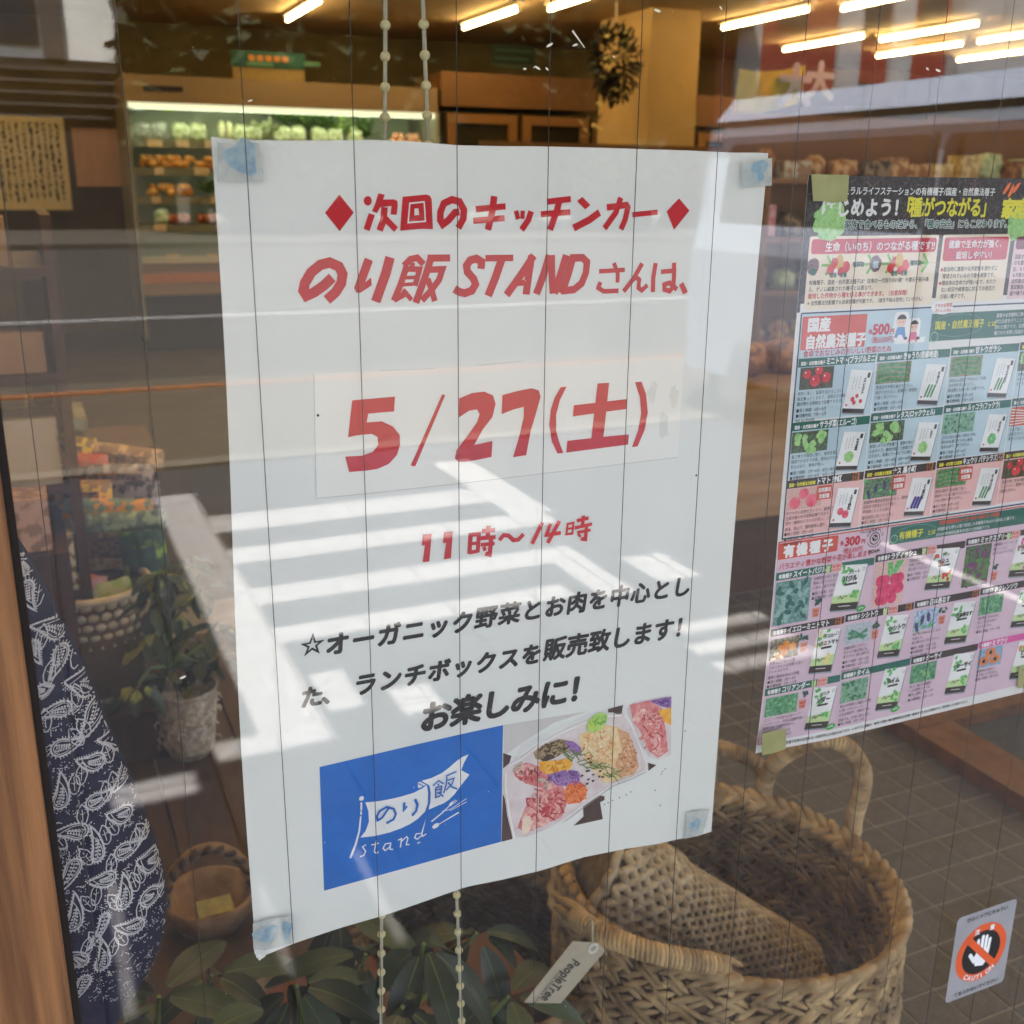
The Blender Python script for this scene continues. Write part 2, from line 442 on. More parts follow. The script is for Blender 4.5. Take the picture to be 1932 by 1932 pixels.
s1(cA, wA(50), (1478, 418), (1440, 425), (1385, 490), (1335, 528), (1312, 490), (1314, 420), (1345, 345), (1415, 312), (1480, 330), (1518, 400), (1512, 480), (1468, 560))
s1(cB, wB(33), (882, 1108), (870, 1200), (846, 1298)); s1(cB, wB(28), (778, 1182), (946, 1165)); s1(cB, wB(28), (764, 1247), (940, 1232))
s1(cB, wB(23), (1004, 1190), (1016, 1238)); s1(cB, wB(22), (1043, 1190), (1040, 1236)); s1(cB, wB(30), (1090, 1193), (1075, 1240), (1036, 1298))
s1(cB, wB(28), (1180, 1140), (1315, 1124)); s1(cB, wB(28), (1145, 1210), (1312, 1198)); s1(cB, wB(33), (1250, 1135), (1232, 1200), (1196, 1298))
P.poly(pts_of(cB, (1380, 1112), (1426, 1158), (1396, 1183), (1350, 1136)), red, 2); s1(cB, wB(34), (1478, 1200), (1420, 1242), (1330, 1288))
s1(cB, wB(30), (1520, 1172), (1632, 1158), (1640, 1172), (1625, 1240), (1600, 1296)); s1(cB, wB(30), (1600, 1116), (1572, 1200), (1506, 1290))
s1(cB, wB(25), (1666, 1213), (1811, 1199))
s1(cA, wA(70), (372, 990), (300, 1060), (215, 1120), (150, 1150), (122, 1105), (135, 1040), (190, 945), (270, 880), (350, 860), (430, 895), (462, 960), (450, 1040), (400, 1120), (326, 1186))
s1(cA, wA(62), (690, 832), (632, 990), (595, 1100)); P.poly(pts_of(cA, (708, 990), (715, 1058), (612, 1125), (575, 1118), (565, 1080), (625, 1060)), red, 2)
s1(cA, wA(70), (874, 814), (838, 950), (748, 1200))
s1(cA, wA(46), (994, 888), (1050, 832), (1110, 818), (1165, 875)); s1(cA, wA(36), (1070, 860), (1062, 925))
s1(cA, wA(46), (1010, 915), (965, 1050), (905, 1192)); s1(cA, wA(40), (985, 915), (1130, 918), (1090, 1062)); s1(cA, wA(26), (1000, 992), (1105, 988)); s1(cA, wA(26), (985, 1052), (1085, 1046))
s1(cA, wA(44), (905, 1185), (1015, 1125)); s1(cA, wA(34), (985, 1095), (1060, 1185))
s1(cA, wA(50), (1200, 822), (1396, 820)); s1(cA, wA(52), (1228, 830), (1180, 980), (1096, 1210)); s1(cA, wA(46), (1215, 922), (1330, 918), (1300, 1010), (1240, 1090), (1150, 1190)); s1(cA, wA(44), (1200, 1000), (1232, 1090), (1262, 1195))
s1(cB, wB(37), (806, 1518), (810, 1478), (780, 1460), (745, 1470), (725, 1500), (730, 1535), (765, 1575), (775, 1605), (755, 1640), (715, 1655), (685, 1648), (656, 1630))
s1(cB, wB(30), (832, 1458), (988, 1456)); s1(cB, wB(40), (925, 1458), (890, 1560), (846, 1670))
s1(cB, wB(38), (1104, 1442), (1030, 1555), (950, 1665)); s1(cB, wB(38), (1092, 1442), (1075, 1550), (1060, 1662)); s1(cB, wB(28), (1010, 1598), (1072, 1594))
s1(cB, wB(38), (1192, 1440), (1160, 1550), (1118, 1660)); s1(cB, wB(36), (1205, 1440), (1206, 1550), (1212, 1657)); s1(cB, wB(38), (1288, 1440), (1255, 1550), (1220, 1657))
s1(cB, wB(38), (1330, 1440), (1300, 1545), (1262, 1656)); s1(cB, wB(36), (1310, 1457), (1380, 1455), (1406, 1480), (1400, 1540), (1375, 1600), (1330, 1635), (1258, 1642))
s1(cB, wB(22), (1475, 1532), (1622, 1524)); s1(cB, wB(22), (1560, 1485), (1582, 1545), (1580, 1596)); s1(cB, wB(23), (1482, 1592), (1470, 1625), (1500, 1645), (1586, 1642))
s1(cB, wB(25), (1722, 1488), (1675, 1570), (1615, 1646)); s1(cB, wB(23), (1650, 1600), (1685, 1565), (1705, 1580), (1700, 1625), (1720, 1640), (1752, 1610))
s1(cB, wB(25), (1800, 1486), (1786, 1570), (1784, 1650)); s1(cB, wB(23), (1830, 1536), (1918, 1528)); s1(cB, wB(25), (1905, 1484), (1905, 1560), (1902, 1618), (1880, 1645), (1850, 1635), (1850, 1608), (1880, 1598), (1922, 1636))
P.poly(pts_of(cP, (1282, 538), (1290, 532), (1299, 551), (1290, 556)), red, 2)
# --- the date
P.poly(pts_of(cD, (192, 218), (405, 198), (400, 272), (272, 284), (264, 328), (340, 322), (395, 348), (428, 390), (430, 440), (415, 490), (375, 535), (320, 560), (260, 570), (178, 577), (158, 500), (240, 495), (295, 475), (322, 440), (318, 400), (290, 385), (215, 393), (172, 403)), red, 3)
P.poly(pts_of(cD, (640, 186), (655, 191), (506, 547), (483, 543)), red, 3)
P.poly(pts_of(cD, (725, 207), (790, 180), (850, 173), (895, 192), (908, 235), (892, 300), (845, 360), (800, 440), (893, 420), (887, 500), (760, 525), (720, 525), (704, 505), (712, 465), (765, 395), (815, 325), (828, 285), (815, 262), (775, 268), (722, 303)), red, 3)
P.poly(pts_of(cD, (942, 191), (1020, 170), (1090, 157), (1125, 168), (1134, 200), (1112, 280), (1085, 370), (1062, 492), (996, 502), (1028, 395), (1050, 300), (1050, 250), (1000, 262), (938, 286)), red, 3)
P.poly(pts_of(cD, (1235, 153), (1265, 149), (1232, 215), (1213, 290), (1213, 370), (1228, 425), (1250, 482), (1220, 484), (1192, 425), (1178, 340), (1186, 265), (1205, 205)), red, 3)
P.poly(pts_of(cD, (1422, 134), (1480, 131), (1471, 224), (1570, 213), (1566, 263), (1466, 276), (1452, 401), (1581, 390), (1577, 441), (1264, 480), (1270, 421), (1391, 408), (1405, 284), (1298, 299), (1302, 243), (1411, 231)), red, 3)
P.poly(pts_of(cD, (1612, 129), (1645, 126), (1668, 190), (1677, 280), (1660, 370), (1625, 450), (1597, 454), (1628, 370), (1643, 285), (1637, 205)), red, 3)
# --- the hours
P.poly(pts_of(cD, (545, 888), (590, 884), (578, 1024), (545, 1028), (556, 940), (540, 945)), red, 3)
P.poly(pts_of(cD, (650, 876), (695, 872), (686, 1008), (650, 1013), (662, 930), (646, 932)), red, 3)
wD = lambda n: n * .000121
s1(cD, wD(22), (785, 880), (778, 985)); s1(cD, wD(20), (785, 890), (826, 886), (820, 980)); s1(cD, wD(16), (782, 935), (820, 932)); s1(cD, wD(18), (776, 980), (820, 972))
s1(cD, wD(20), (840, 872), (906, 866)); s1(cD, wD(22), (874, 845), (870, 905)); s1(cD, wD(20), (832, 908), (910, 902)); s1(cD, wD(18), (835, 940), (905, 934)); s1(cD, wD(22), (888, 905), (880, 990), (858, 985)); s1(cD, wD(18), (850, 950), (858, 970))
s1(cD, wD(20), (928, 918), (950, 892), (975, 895), (1000, 918), (1025, 915), (1050, 888))
P.part = 'pen_lettering'
s1(cD, wD(20), (1145, 828), (1120, 880), (1093, 936), mat=redp, layer=5); s1(cD, wD(18), (1186, 835), (1165, 892), (1238, 882), mat=redp, layer=5); s1(cD, wD(20), (1230, 822), (1205, 870), (1172, 932), mat=redp, layer=5)
s1(cD, wD(11), (1272, 838), (1302, 832), (1296, 886), (1266, 890), mat=redp, layer=5, closed=True); s1(cD, wD(10), (1270, 862), (1300, 858), mat=redp, layer=5)
s1(cD, wD(17), (1318, 822), (1378, 808), mat=redp, layer=5); s1(cD, wD(19), (1352, 796), (1346, 850), mat=redp, layer=5); s1(cD, wD(17), (1308, 858), (1395, 838), mat=redp, layer=5); s1(cD, wD(15), (1320, 880), (1388, 868), mat=redp, layer=5); s1(cD, wD(19), (1368, 845), (1362, 915), (1340, 912), mat=redp, layer=5); s1(cD, wD(13), (1325, 888), (1338, 902), mat=redp, layer=5)
# --- black lines of text
P.part = 'black_lettering'
def line(txt, c, a, b_, size_px, bold=.03, shear=.12, mat=blk, skip=()):
    """characters spread evenly between two baseline points of a detail"""
    A_ = Vector(pt(*c(*a))); B_ = Vector(pt(*c(*b_))); n = len(txt); d = (B_ - A_) / n
    xd = d.normalized(); yd = Vector((-xd.y, xd.x))
    H = (Vector(pt(*c(a[0], a[1] - size_px))) - A_).length
    for i, ch in enumerate(txt):
        if ch == ' ': continue
        q = A_ + d * i
        P.text(ch, q.x, q.y, H, mat, 2, xd, yd, shear, bold)
line('☆', cE, (44, 668), (140, 650), 105, .012)
line('オーガニック', cE, (158, 662), (825, 545), 105, .05)
line('野菜とお肉を中心とし', cE, (822, 540), (1790, 388), 102, .042)
line('た、', cE, (46, 895), (235, 862), 98, .05)
line('ランチボックスを', cE, (284, 842), (1128, 688), 102, .05)
line('販売致します！', cE, (1128, 685), (1800, 566), 104, .042)
line('お楽しみに！', cE, (578, 1005), (1360, 848), 140, .048)
# --- blue logo
P.part = 'blue_panel'
P.panel([pt(*cE(135, 1163)), pt(*cE(956, 980)), pt(*cE(950, 1503)), pt(*cE(156, 1716))], blue, 1, 26, 18)
P.part = 'flag_logo'
wG = lambda n: n * .000110
lg = lambda w, *Q, mat=white, layer=2, **k: P.stroke(pts_of(cG, *Q), wG(w), mat, layer, **k)
P.poly(pts_of(cG, (428, 690), (500, 685), (560, 675), (630, 660), (700, 640), (750, 615), (775, 598), (782, 640), (780, 700), (765, 745), (725, 785), (680, 815), (620, 842), (560, 862), (480, 880), (400, 888), (430, 850), (448, 800), (445, 740)), white, 2)
P.poly(pts_of(cG, (745, 573), (800, 558), (860, 530), (900, 500), (940, 465), (975, 440), (1010, 425), (985, 470), (968, 515), (1015, 540), (975, 590), (930, 650), (900, 680), (870, 700), (825, 718), (785, 735), (795, 690), (797, 640), (790, 600)), white, 2)
P.poly(pts_of(cG, (722, 582), (738, 577), (770, 597), (745, 608), (726, 614)), white, 2); lg(5, (722, 584), (756, 602), mat=blue, layer=8)
P.disc(pt(*cG(406, 668)), wG(13), white, 2); lg(9, (405, 690), (405, 735), layer=2); lg(8, (404, 740), (403, 760)); P.stroke(pts_of(cG, (402, 768), (394, 850), (372, 930), (343, 1003)), wG(8), white, 2, w1=wG(13))
lg(12, (557, 722), (520, 775), (496, 790), (490, 768), (505, 738), (545, 715), (585, 725), (598, 755), (585, 785), (545, 806), mat=blue, layer=8)
lg(14, (646, 690), (642, 735), (660, 712), mat=blue, layer=8); lg(14, (706, 672), (720, 705), (712, 740), (690, 765), mat=blue, layer=8)
for Q in (((806, 600), (838, 570), (868, 588)), ((838, 585), (838, 598)), ((822, 612), (822, 665), (848, 655)), ((822, 610), (856, 600), (852, 640)), ((826, 622), (852, 616)), ((828, 640), (850, 634)), ((843, 640), (866, 660)),
          ((880, 545), (940, 520)), ((886, 548), (882, 590), (868, 640)), ((886, 570), (926, 556), (914, 590), (880, 625)), ((892, 580), (912, 605), (944, 618))): lg(8, *Q, mat=blue, layer=8)
for Q in (((432, 928), (412, 940), (430, 965), (420, 988), (398, 995)), ((490, 905), (478, 968), (492, 978), (502, 968)), ((462, 930), (505, 920)), ((570, 920), (540, 925), (528, 950), (540, 962), (562, 945), (574, 918), (566, 955), (584, 956)),
          ((612, 905), (632, 895), (626, 945)), ((628, 915), (660, 885), (668, 895), (658, 930), (676, 930)), ((740, 868), (715, 870), (706, 892), (722, 900), (745, 880), (768, 790), (745, 868), (752, 885), (772, 870))): lg(6.5, *Q)
P.stroke(pts_of(cG, (800, 803), (860, 755), (905, 712)), wG(9), white, 2, w1=wG(5)); P.disc(pt(*cG(912, 704)), wG(17), white, 2, wG(9), rot=.7)
for dx in (0, 8, 16): lg(3, (918 + dx, 705 - dx * .3), (930 + dx, 680 + dx * .2))
lg(4, (862, 745), (905, 735), (998, 675)); lg(4, (905, 742), (1000, 692)); P.disc(pt(*cG(825, 826)), wG(21), white, 2, wG(14), rot=.35); P.stroke(pts_of(cG, (842, 818), (955, 752)), wG(5), white, 2, w1=wG(9))
# --- the photograph of the lunch box
def poly_px(Q, mat, layer, c=cE): P.poly(pts_of(c, *Q), mat, layer)
def photo(part, base):
    P.part = part
fm = {}
def F_(n, a, b2, sc=700): return M('print_' + n, a, .5, rgb2=b2, scale=sc * .8, lo=.3, hi=.7)
grey_bg = F_('table', (206, 204, 204), (196, 192, 192), 60); tray = F_('tray', (226, 218, 220), (206, 192, 196), 120); brown = F_('brown', (66, 48, 46), (84, 62, 58), 200)
meat = F_('ham', (196, 84, 92), (226, 160, 158), 260); meat2 = F_('ham_rim', (214, 120, 120), (240, 206, 198), 420); pump = F_('pumpkin', (226, 150, 28), (240, 186, 70), 300)
purp = F_('cabbage', (116, 70, 150), (168, 128, 190), 700); carr = F_('carrot', (226, 96, 40), (240, 140, 84), 600); herb = F_('herb', (70, 96, 44), (146, 164, 96), 900)
rice = F_('rice', (222, 188, 132), (236, 216, 178), 500); mush = F_('mushroom', (120, 96, 66), (178, 158, 120), 500); lime = F_('lime', (140, 196, 84), (196, 222, 130), 300); soy = F_('mince', (196, 142, 100), (222, 178, 140), 900)
P.part = 'food_photo'
poly_px([(957, 980), (1330, 915), (1180, 968), (1040, 1060), (960, 1120)], grey_bg, 1)
poly_px([(1040, 1062), (1330, 925), (1470, 900), (1500, 930), (1500, 950), (1330, 950), (1120, 1050), (1000, 1140)], F_('lid', (222, 224, 224), (206, 208, 210), 40), 2)
poly_px([(957, 1105), (994, 1118), (985, 1150), (957, 1175)], brown, 2); poly_px([(957, 1290), (975, 1330), (1000, 1490), (951, 1503)], brown, 2)
poly_px([(1420, 905), (1487, 886), (1478, 938), (1446, 920), (1420, 920)], brown, 3)
poly_px([(1310, 1340), (1380, 1290), (1405, 1293), (1404, 1310), (1385, 1320), (1397, 1395), (1268, 1427), (1312, 1385)], brown, 2)
poly_px([(1596, 1142), (1634, 1152), (1598, 1178)], brown, 2)
poly_px([(985, 1150), (1040, 1120), (1110, 1065), (1200, 1010), (1300, 965), (1400, 930), (1490, 925), (1520, 960), (1560, 1060), (1590, 1140), (1585, 1170), (1520, 1205), (1440, 1235), (1390, 1270), (1310, 1330), (1220, 1400), (1160, 1440), (1060, 1480), (1000, 1485), (975, 1380), (957, 1250), (962, 1180)], tray, 3)
def blob(cx, cy, rx, ry, mat, layer, rot=0, jit=.12, n=13, c=cE):
    P.disc(pt(*c(cx, cy)), rx * .00015, mat, layer, ry * .00015, n, rot, jit)
poly_px([(1000, 1175), (1060, 1145), (1120, 1165), (1160, 1200), (1220, 1250), (1245, 1310), (1215, 1390), (1140, 1420), (1040, 1450), (1020, 1440), (1045, 1370), (1080, 1300), (1070, 1250), (1010, 1210)], meat, 4)
rf = random.Random(3)
for q in ((1060, 1180, 50, 26, -.4), (1100, 1200, 40, 22, -.7), (1150, 1260, 55, 20, .3), (1120, 1340, 70, 42, .6), (1180, 1300, 42, 52, .2), (1080, 1400, 40, 52, .1), (1150, 1390, 60, 30, .5)): blob(q[0], q[1], q[2], q[3], meat2 if rf.random() < .5 else meat, 5, q[4], .2)
blob(1150, 1360, 36, 30, F_('ham_deep', (170, 52, 62), (200, 90, 96), 300), 6, .3, .2); blob(1060, 1420, 22, 48, F_('shallot', (238, 224, 206), (228, 200, 180), 300), 6, -.1)
for q in ((1020, 1165, 26, 12), (1040, 1200, 20, 12), (1130, 1225, 26, 10), (1150, 1250, 24, 9)): blob(q[0], q[1], q[2], q[3], F_('pepper', (230, 214, 196), (90, 60, 50), 1600), 6, rf.uniform(-1, 1), .2)
poly_px([(1090, 1100), (1130, 1070), (1200, 1040), (1245, 1045), (1260, 1075), (1200, 1115), (1150, 1135), (1100, 1130)], mush, 5); blob(1170, 1115, 48, 16, F_('mush_dark', (52, 44, 40), (90, 76, 60), 500), 6, .25)
poly_px([(1113, 1140), (1190, 1135), (1240, 1125), (1265, 1150), (1225, 1190), (1160, 1200), (1120, 1180)], pump, 6); blob(1190, 1165, 50, 18, F_('pump2', (244, 196, 84), (232, 160, 40), 300), 7, .2)
poly_px([(1230, 1050), (1262, 1047), (1300, 1075), (1302, 1112), (1270, 1108), (1240, 1080)], purp, 6); poly_px([(1150, 1200), (1230, 1175), (1285, 1180), (1290, 1215), (1240, 1250), (1190, 1245)], purp, 6)
poly_px([(1290, 1020), (1340, 1000), (1410, 975), (1470, 985), (1520, 1050), (1550, 1150), (1530, 1190), (1450, 1225), (1400, 1235), (1340, 1160), (1300, 1090)], rice, 4)
for _ in range(26): blob(rf.uniform(1320, 1450), rf.uniform(1010, 1150), rf.uniform(8, 22), rf.uniform(6, 14), F_('ginger' + str(rf.randint(0, 2)), (rf.randint(206, 238), 160, 96), (236, 208, 160), 700), 5, rf.uniform(0, 3), .25)
poly_px([(1460, 990), (1510, 1010), (1545, 1110), (1555, 1160), (1530, 1195), (1470, 1205), (1450, 1150), (1480, 1080)], soy, 5)
poly_px([(1250, 1215), (1300, 1230), (1330, 1265), (1300, 1320), (1245, 1330), (1222, 1290)], carr, 6)
for i in range(34):
    x0 = 1200 + i * 7.5; y0 = 1085 + i * 3.6 + rf.uniform(-24, 24); P.stroke(pts_of(cE, (x0, y0), (x0 + 20, y0 + rf.uniform(-14, 18)), (x0 + 40, y0 + rf.uniform(-24, 30))), .0007, herb, 7)
for _ in range(12): blob(rf.uniform(1290, 1400), rf.uniform(1110, 1240), 7, 5, F_('black_bean', (60, 34, 34), (90, 50, 44), 400), 8)
blob(1370, 963, 50, 40, lime, 6, .5, .05); blob(1358, 968, 30, 26, F_('lime2', (196, 214, 90), (170, 206, 100), 200), 7, .5)
poly_px([(1505, 905), (1530, 875), (1700, 845), (1697, 1105), (1640, 1130), (1600, 1115), (1560, 1040), (1530, 970)], tray, 3)
poly_px([(1515, 885), (1600, 865), (1660, 900), (1675, 1000), (1685, 1090), (1640, 1120), (1600, 1090), (1580, 1030), (1530, 960)], meat, 4)
poly_px([(1600, 866), (1700, 847), (1699, 900), (1650, 890)], purp, 5); poly_px([(1640, 910), (1699, 895), (1698, 975), (1670, 960)], pump, 5)
for q in ((1560, 930, 36, 24, .8), (1610, 970, 34, 20, .4), (1630, 1050, 26, 52, .2), (1590, 1010, 34, 16, .9), (1650, 1090, 26, 18, 0)): blob(*q[:4], meat2, 5, q[4], .2)
grime = M('print_speck', (90, 88, 90), .7)
for x, y in ((1660, 1180), (1672, 1168), (1655, 1192), (1627, 1264), (1760, 1000), (1405, 1330), (1420, 1322), (1440, 1312), (1470, 1298), (1500, 1285), (1520, 1272), (1650, 1330), (215, 1635)): P.disc(pt(*cE(x, y)), .0005, grime, 2)
def shreds(cx, cy, rx, ry, n, mats_, L0, w, layer, c=cE):
    for _ in range(n):
        t, q = rf.uniform(0, 6.28), rf.random() ** .5; x, y = cx + rx * q * math.cos(t), cy + ry * q * math.sin(t); a = rf.uniform(0, 6.28); dx, dy = L0 * math.cos(a), L0 * math.sin(a)
        P.stroke(pts_of(c, (x - dx, y - dy), (x + rf.uniform(-4, 4), y + rf.uniform(-4, 4)), (x + dx, y + dy)), w * rf.uniform(.6, 1.3), rf.choice(mats_), layer)
fine = lambda n, a: M('print_fine_' + n, a, .5, var=.1, scale=300)
shreds(1265, 1212, 30, 30, 60, [fine('p1', (98, 54, 134)), fine('p2', (176, 140, 196)), fine('p3', (140, 96, 172))], 9, .0006, 9); shreds(1200, 1215, 46, 22, 50, [MATS['print_fine_p1'], MATS['print_fine_p2']], 9, .0006, 9)
shreds(1275, 1275, 48, 44, 90, [fine('c1', (236, 120, 56)), fine('c2', (212, 84, 36)), fine('c3', (246, 160, 100))], 12, .0006, 9)
shreds(1380, 1085, 70, 85, 160, [fine('r1', (244, 226, 192)), fine('r2', (226, 190, 138)), fine('r3', (206, 150, 92)), fine('r4', (238, 214, 170))], 6, .0010, 6)
shreds(1505, 1110, 38, 80, 120, [fine('s1', (206, 150, 104)), fine('s2', (178, 118, 78)), fine('s3', (232, 194, 156))], 5, .0009, 6)
shreds(1140, 1330, 80, 70, 60, [fine('m1', (206, 96, 100)), fine('m2', (236, 178, 170)), fine('m3', (176, 60, 66)), fine('m4', (226, 136, 134))], 20, .0011, 7)
shreds(1070, 1200, 50, 28, 40, [MATS['print_fine_m1'], MATS['print_fine_m2'], MATS['print_fine_m3'], fine('m5', (120, 60, 52))], 10, .0008, 7)
shreds(1610, 990, 46, 90, 60, [MATS['print_fine_m1'], MATS['print_fine_m2'], MATS['print_fine_m4'], MATS['print_fine_m3']], 18, .0010, 6)
shreds(1670, 875, 26, 14, 30, [MATS['print_fine_p1'], MATS['print_fine_p2']], 7, .0006, 7); shreds(1180, 1080, 70, 30, 50, [fine('b1', (96, 76, 50)), fine('b2', (176, 154, 112)), fine('b3', (60, 48, 38))], 12, .0009, 7)
shreds(1195, 1160, 60, 24, 24, [fine('y1', (246, 196, 90)), fine('y2', (214, 138, 24))], 14, .0010, 8); shreds(1370, 960, 34, 26, 20, [fine('g1', (170, 214, 110)), fine('g2', (110, 172, 62))], 10, .0009, 8)
tray_hi = M('tray_edge', (244, 242, 242), .4); tray_lo = M('tray_shade', (176, 168, 170), .5)
P.stroke(pts_of(cE, (985, 1160), (1040, 1128), (1110, 1072), (1200, 1018), (1300, 972), (1400, 938), (1480, 932)), .0011, tray_hi, 4); P.stroke(pts_of(cE, (1490, 928), (1518, 962), (1556, 1060), (1586, 1140), (1580, 1172), (1520, 1205), (1440, 1235), (1388, 1272), (1305, 1335), (1220, 1402)), .0010, tray_hi, 9)
P.stroke(pts_of(cE, (1585, 1180), (1520, 1213), (1442, 1243), (1392, 1280), (1310, 1342), (1222, 1410)), .0005, tray_lo, 9); P.stroke(pts_of(cE, (968, 1190), (966, 1250), (984, 1380), (1006, 1484)), .0012, tray_hi, 9)
P.part = 'pin_marks'
for p in ((599, 783), (1314, 897)): P.disc(pt(*p), .0007, blk, 4)
P.finish(notice, {'pen_lettering': 'hours hand-written in red pen on a pasted slip', 'date_slip': 'pasted white slip carrying the date'})
# --- tape at the corners: between sheet and glass
tapem = M('clear_tape', (190, 200, 202), 0.25, rgb2=(214, 218, 216), scale=160, trans=0.42, lo=.4, hi=.6)
tapeb = M('tape_blue_mark', (128, 170, 200), 0.35, rgb2=(176, 200, 212), scale=260, trans=0.3)
tapey = M('yellowed_tape', (176, 176, 118), 0.3, rgb2=(160, 162, 100), scale=70, trans=0.16)
def tape(Q, parent, mats, marks=(), Y=0.0074):
    b = MB(); v = [at(*q, Y=Y) for q in Q]; n = len(v)
    b.add(v + [q + Vector((0, .00025, 0)) for q in v], [tuple(range(n)), tuple(range(n, 2 * n))[::-1]] + [(i, (i + 1) % n, n + (i + 1) % n, n + i)[::-1] for i in range(n)])
    b.m = 1
    for cx, cy, rx, ry in marks:
        c = at(cx, cy, Y=Y - .00012); pts = []
        for k in range(16):
            t = k / 16 * 2 * math.pi; q = 1 + .2 * math.sin(3 * t + cx) + .1 * math.sin(5 * t)
            pts.append(c + Vector((rx * math.cos(t) * q, 0, ry * math.sin(t) * q)))
        b.add(pts, [tuple(range(16))])
    b.build('tape', mats, parent, world=True)
tape([(411, 268), (440, 271), (446, 266), (488, 270), (497, 325), (495, 343), (410, 342)], notice, [tapem, tapeb], [(457, 297, .0072, .0075)])
tape([(1400, 303), (1457, 298), (1456, 350), (1400, 355)], notice, [tapem, tapeb], [(1432, 320, .0055, .0055)])
tape([(477, 1743), (510, 1733), (549, 1730), (551, 1780), (500, 1793), (478, 1790)], notice, [tapem, tapeb], [(502, 1762, .0065, .0052), (541, 1754, .0028, .006)])
tape([(1297, 1533), (1338, 1528), (1326, 1575), (1291, 1583)], notice, [tapem, tapeb], [(1312, 1556, .0045, .0045)])

# ============================================================ THE SEED FLYER (units: millimetres on the sheet)
GF = (0.506 + PY) / 0.506
def surfF(u, v, h):
    y = PY + 0.0002 + 0.004 * max(0.0, (v - 250) / 110) ** 2 * max(0.0, 1 - u / 60)
    return Vector(((0.4071 + u * .001) * GF, y - h, 1.35 + (0.008 - v * .001) * GF))
fx = surfF(128, 364, 0)
flyer = empty('seed_flyer', (fx.x, PY, fx.z), 'colourful Japanese vegetable seed flyer with a dark soil heading, taped behind the glass', 'flyer')
N_ = M('flyer_sheet', (226, 226, 228), .4, rgb2=(220, 220, 222), scale=20)
soil = M('print_soil', (34, 26, 26), .4, rgb2=(74, 62, 60), scale=420, lo=.5, hi=.62)
cream = M('print_cream', (232, 220, 200), .4, rgb2=(228, 214, 194), scale=40); crim = M('print_crimson', (194, 32, 58), .4, rgb2=(188, 28, 52), scale=40)
brick_ = M('print_tomato_red', (206, 78, 60), .4, rgb2=(200, 72, 56), scale=40); teal = M('print_teal', (30, 104, 92), .4, rgb2=(26, 96, 86), scale=40)
sky_ = M('print_pale_blue', (186, 208, 220), .4, rgb2=(178, 202, 216), scale=40); pinkp = M('print_pink', (230, 184, 182), .4, rgb2=(226, 178, 178), scale=40)
mauve = M('print_mauve', (214, 188, 206), .4, rgb2=(208, 182, 200), scale=40); dkb = M('print_dark_header', (52, 40, 38), .4); ink = M('print_ink', (54, 48, 52), .4)
yel = M('print_yellow', (232, 226, 60), .4); navy = M('print_navy', (24, 64, 92), .4); grn = M('print_green', (96, 170, 76), .4, rgb2=(130, 196, 104), scale=300)
lav = M('print_lavender', (222, 220, 236), .4); orng = M('print_orange', (232, 130, 40), .4); magenta = M('print_magenta', (214, 84, 160), .4)
pk_green = M('print_leaf', (70, 160, 84), .4, rgb2=(120, 196, 120), scale=500); dkgrn = M('print_dark_teal_leaf', (26, 84, 74), .4); pale_g = M('print_pale_green', (196, 222, 160), .4)
Q = Print(surfF, 0.00008)
def tx(t, u, v, size, mat, layer=3, bold=0, sq=1.0, **k): return Q.text(t, u, v, size, mat, layer, (1, 0), (0, -1), bold=bold, squeeze=sq, **k)
b = MB(); vs = []; fs = []
for j in range(74):
    for i in range(53): vs.append(surfF(i * 257 / 52, j * 364.5 / 73, 0))
for j in range(73):
    for i in range(52):
        a = j * 53 + i; fs.append((a, a + 53, a + 54, a + 1))
b.add(vs, fs); b.add([q + Vector((0, .0002, 0)) for q in vs], [f[::-1] for f in fs]); b.build('sheet', N_, flyer, smooth=True, world=True)
def R_(u0, v0, u1, v1, mat, layer=1): Q.rect(u0, v0, u1, v1, mat, layer, cell=14)
# heading
Q.part = 'heading_panel'
R_(0, 0, 257, 71, soil, 1); R_(0, 71, 2, 76, soil, 1)
rs = random.Random(4)
straw = M('print_straw', (150, 120, 104), .4)
for _ in range(150):
    u, v, t, L_ = rs.uniform(0, 250), rs.uniform(0, 33), rs.uniform(0, 3), rs.uniform(1, 5)
    Q.stroke([(u, v), (u + L_ * math.cos(t), v + L_ * math.sin(t))], .22, straw, 2)
Q.part = 'heading_lettering'
tx('ュラルライフステーションの有機種子/国産・自然農法種子', 25.5, 10.0, 4.95, white, 4, .02, sq=.9)
for i, ch in enumerate('はじめよう！'): tx(ch, 10.5 + i * 10.6, 21.2 + .2 * (i % 2), 10.8, white, 4, .045, sq=.95)
for i, ch in enumerate('「種がつながる」'): tx(ch, 66 + i * 9.6 + (0 if i else 2), 21.6, 11.8, yel, 4, .035, sq=.84)
for i, ch in enumerate('家庭菜園'): tx(ch, 150 + i * 11, 22.6, 12.4, yel, 4, .05)
hd = '家族で食べるものだから、「種の安全」にもこだわります。'
for i, ch in enumerate(hd):
    tx(ch, 28 + i * 4.86, 28.8, 5.4, white, 4, .10, sq=.92); tx(ch, 28 + i * 4.86, 28.8, 5.4, teal, 6, .02, sq=.92)
Q.part = 'heading_picture'
def dd(u, v, r, mat, layer=3, ry=None, rot=0, jit=.08, n=14): Q.disc((u, v), r, mat, layer, ry, n, rot, jit)
leaf1 = M('print_lettuce', (126, 186, 106), .4, rgb2=(168, 212, 146), scale=260); leaf2 = M('print_lettuce_light', (176, 216, 146), .4, rgb2=(140, 196, 116), scale=400)
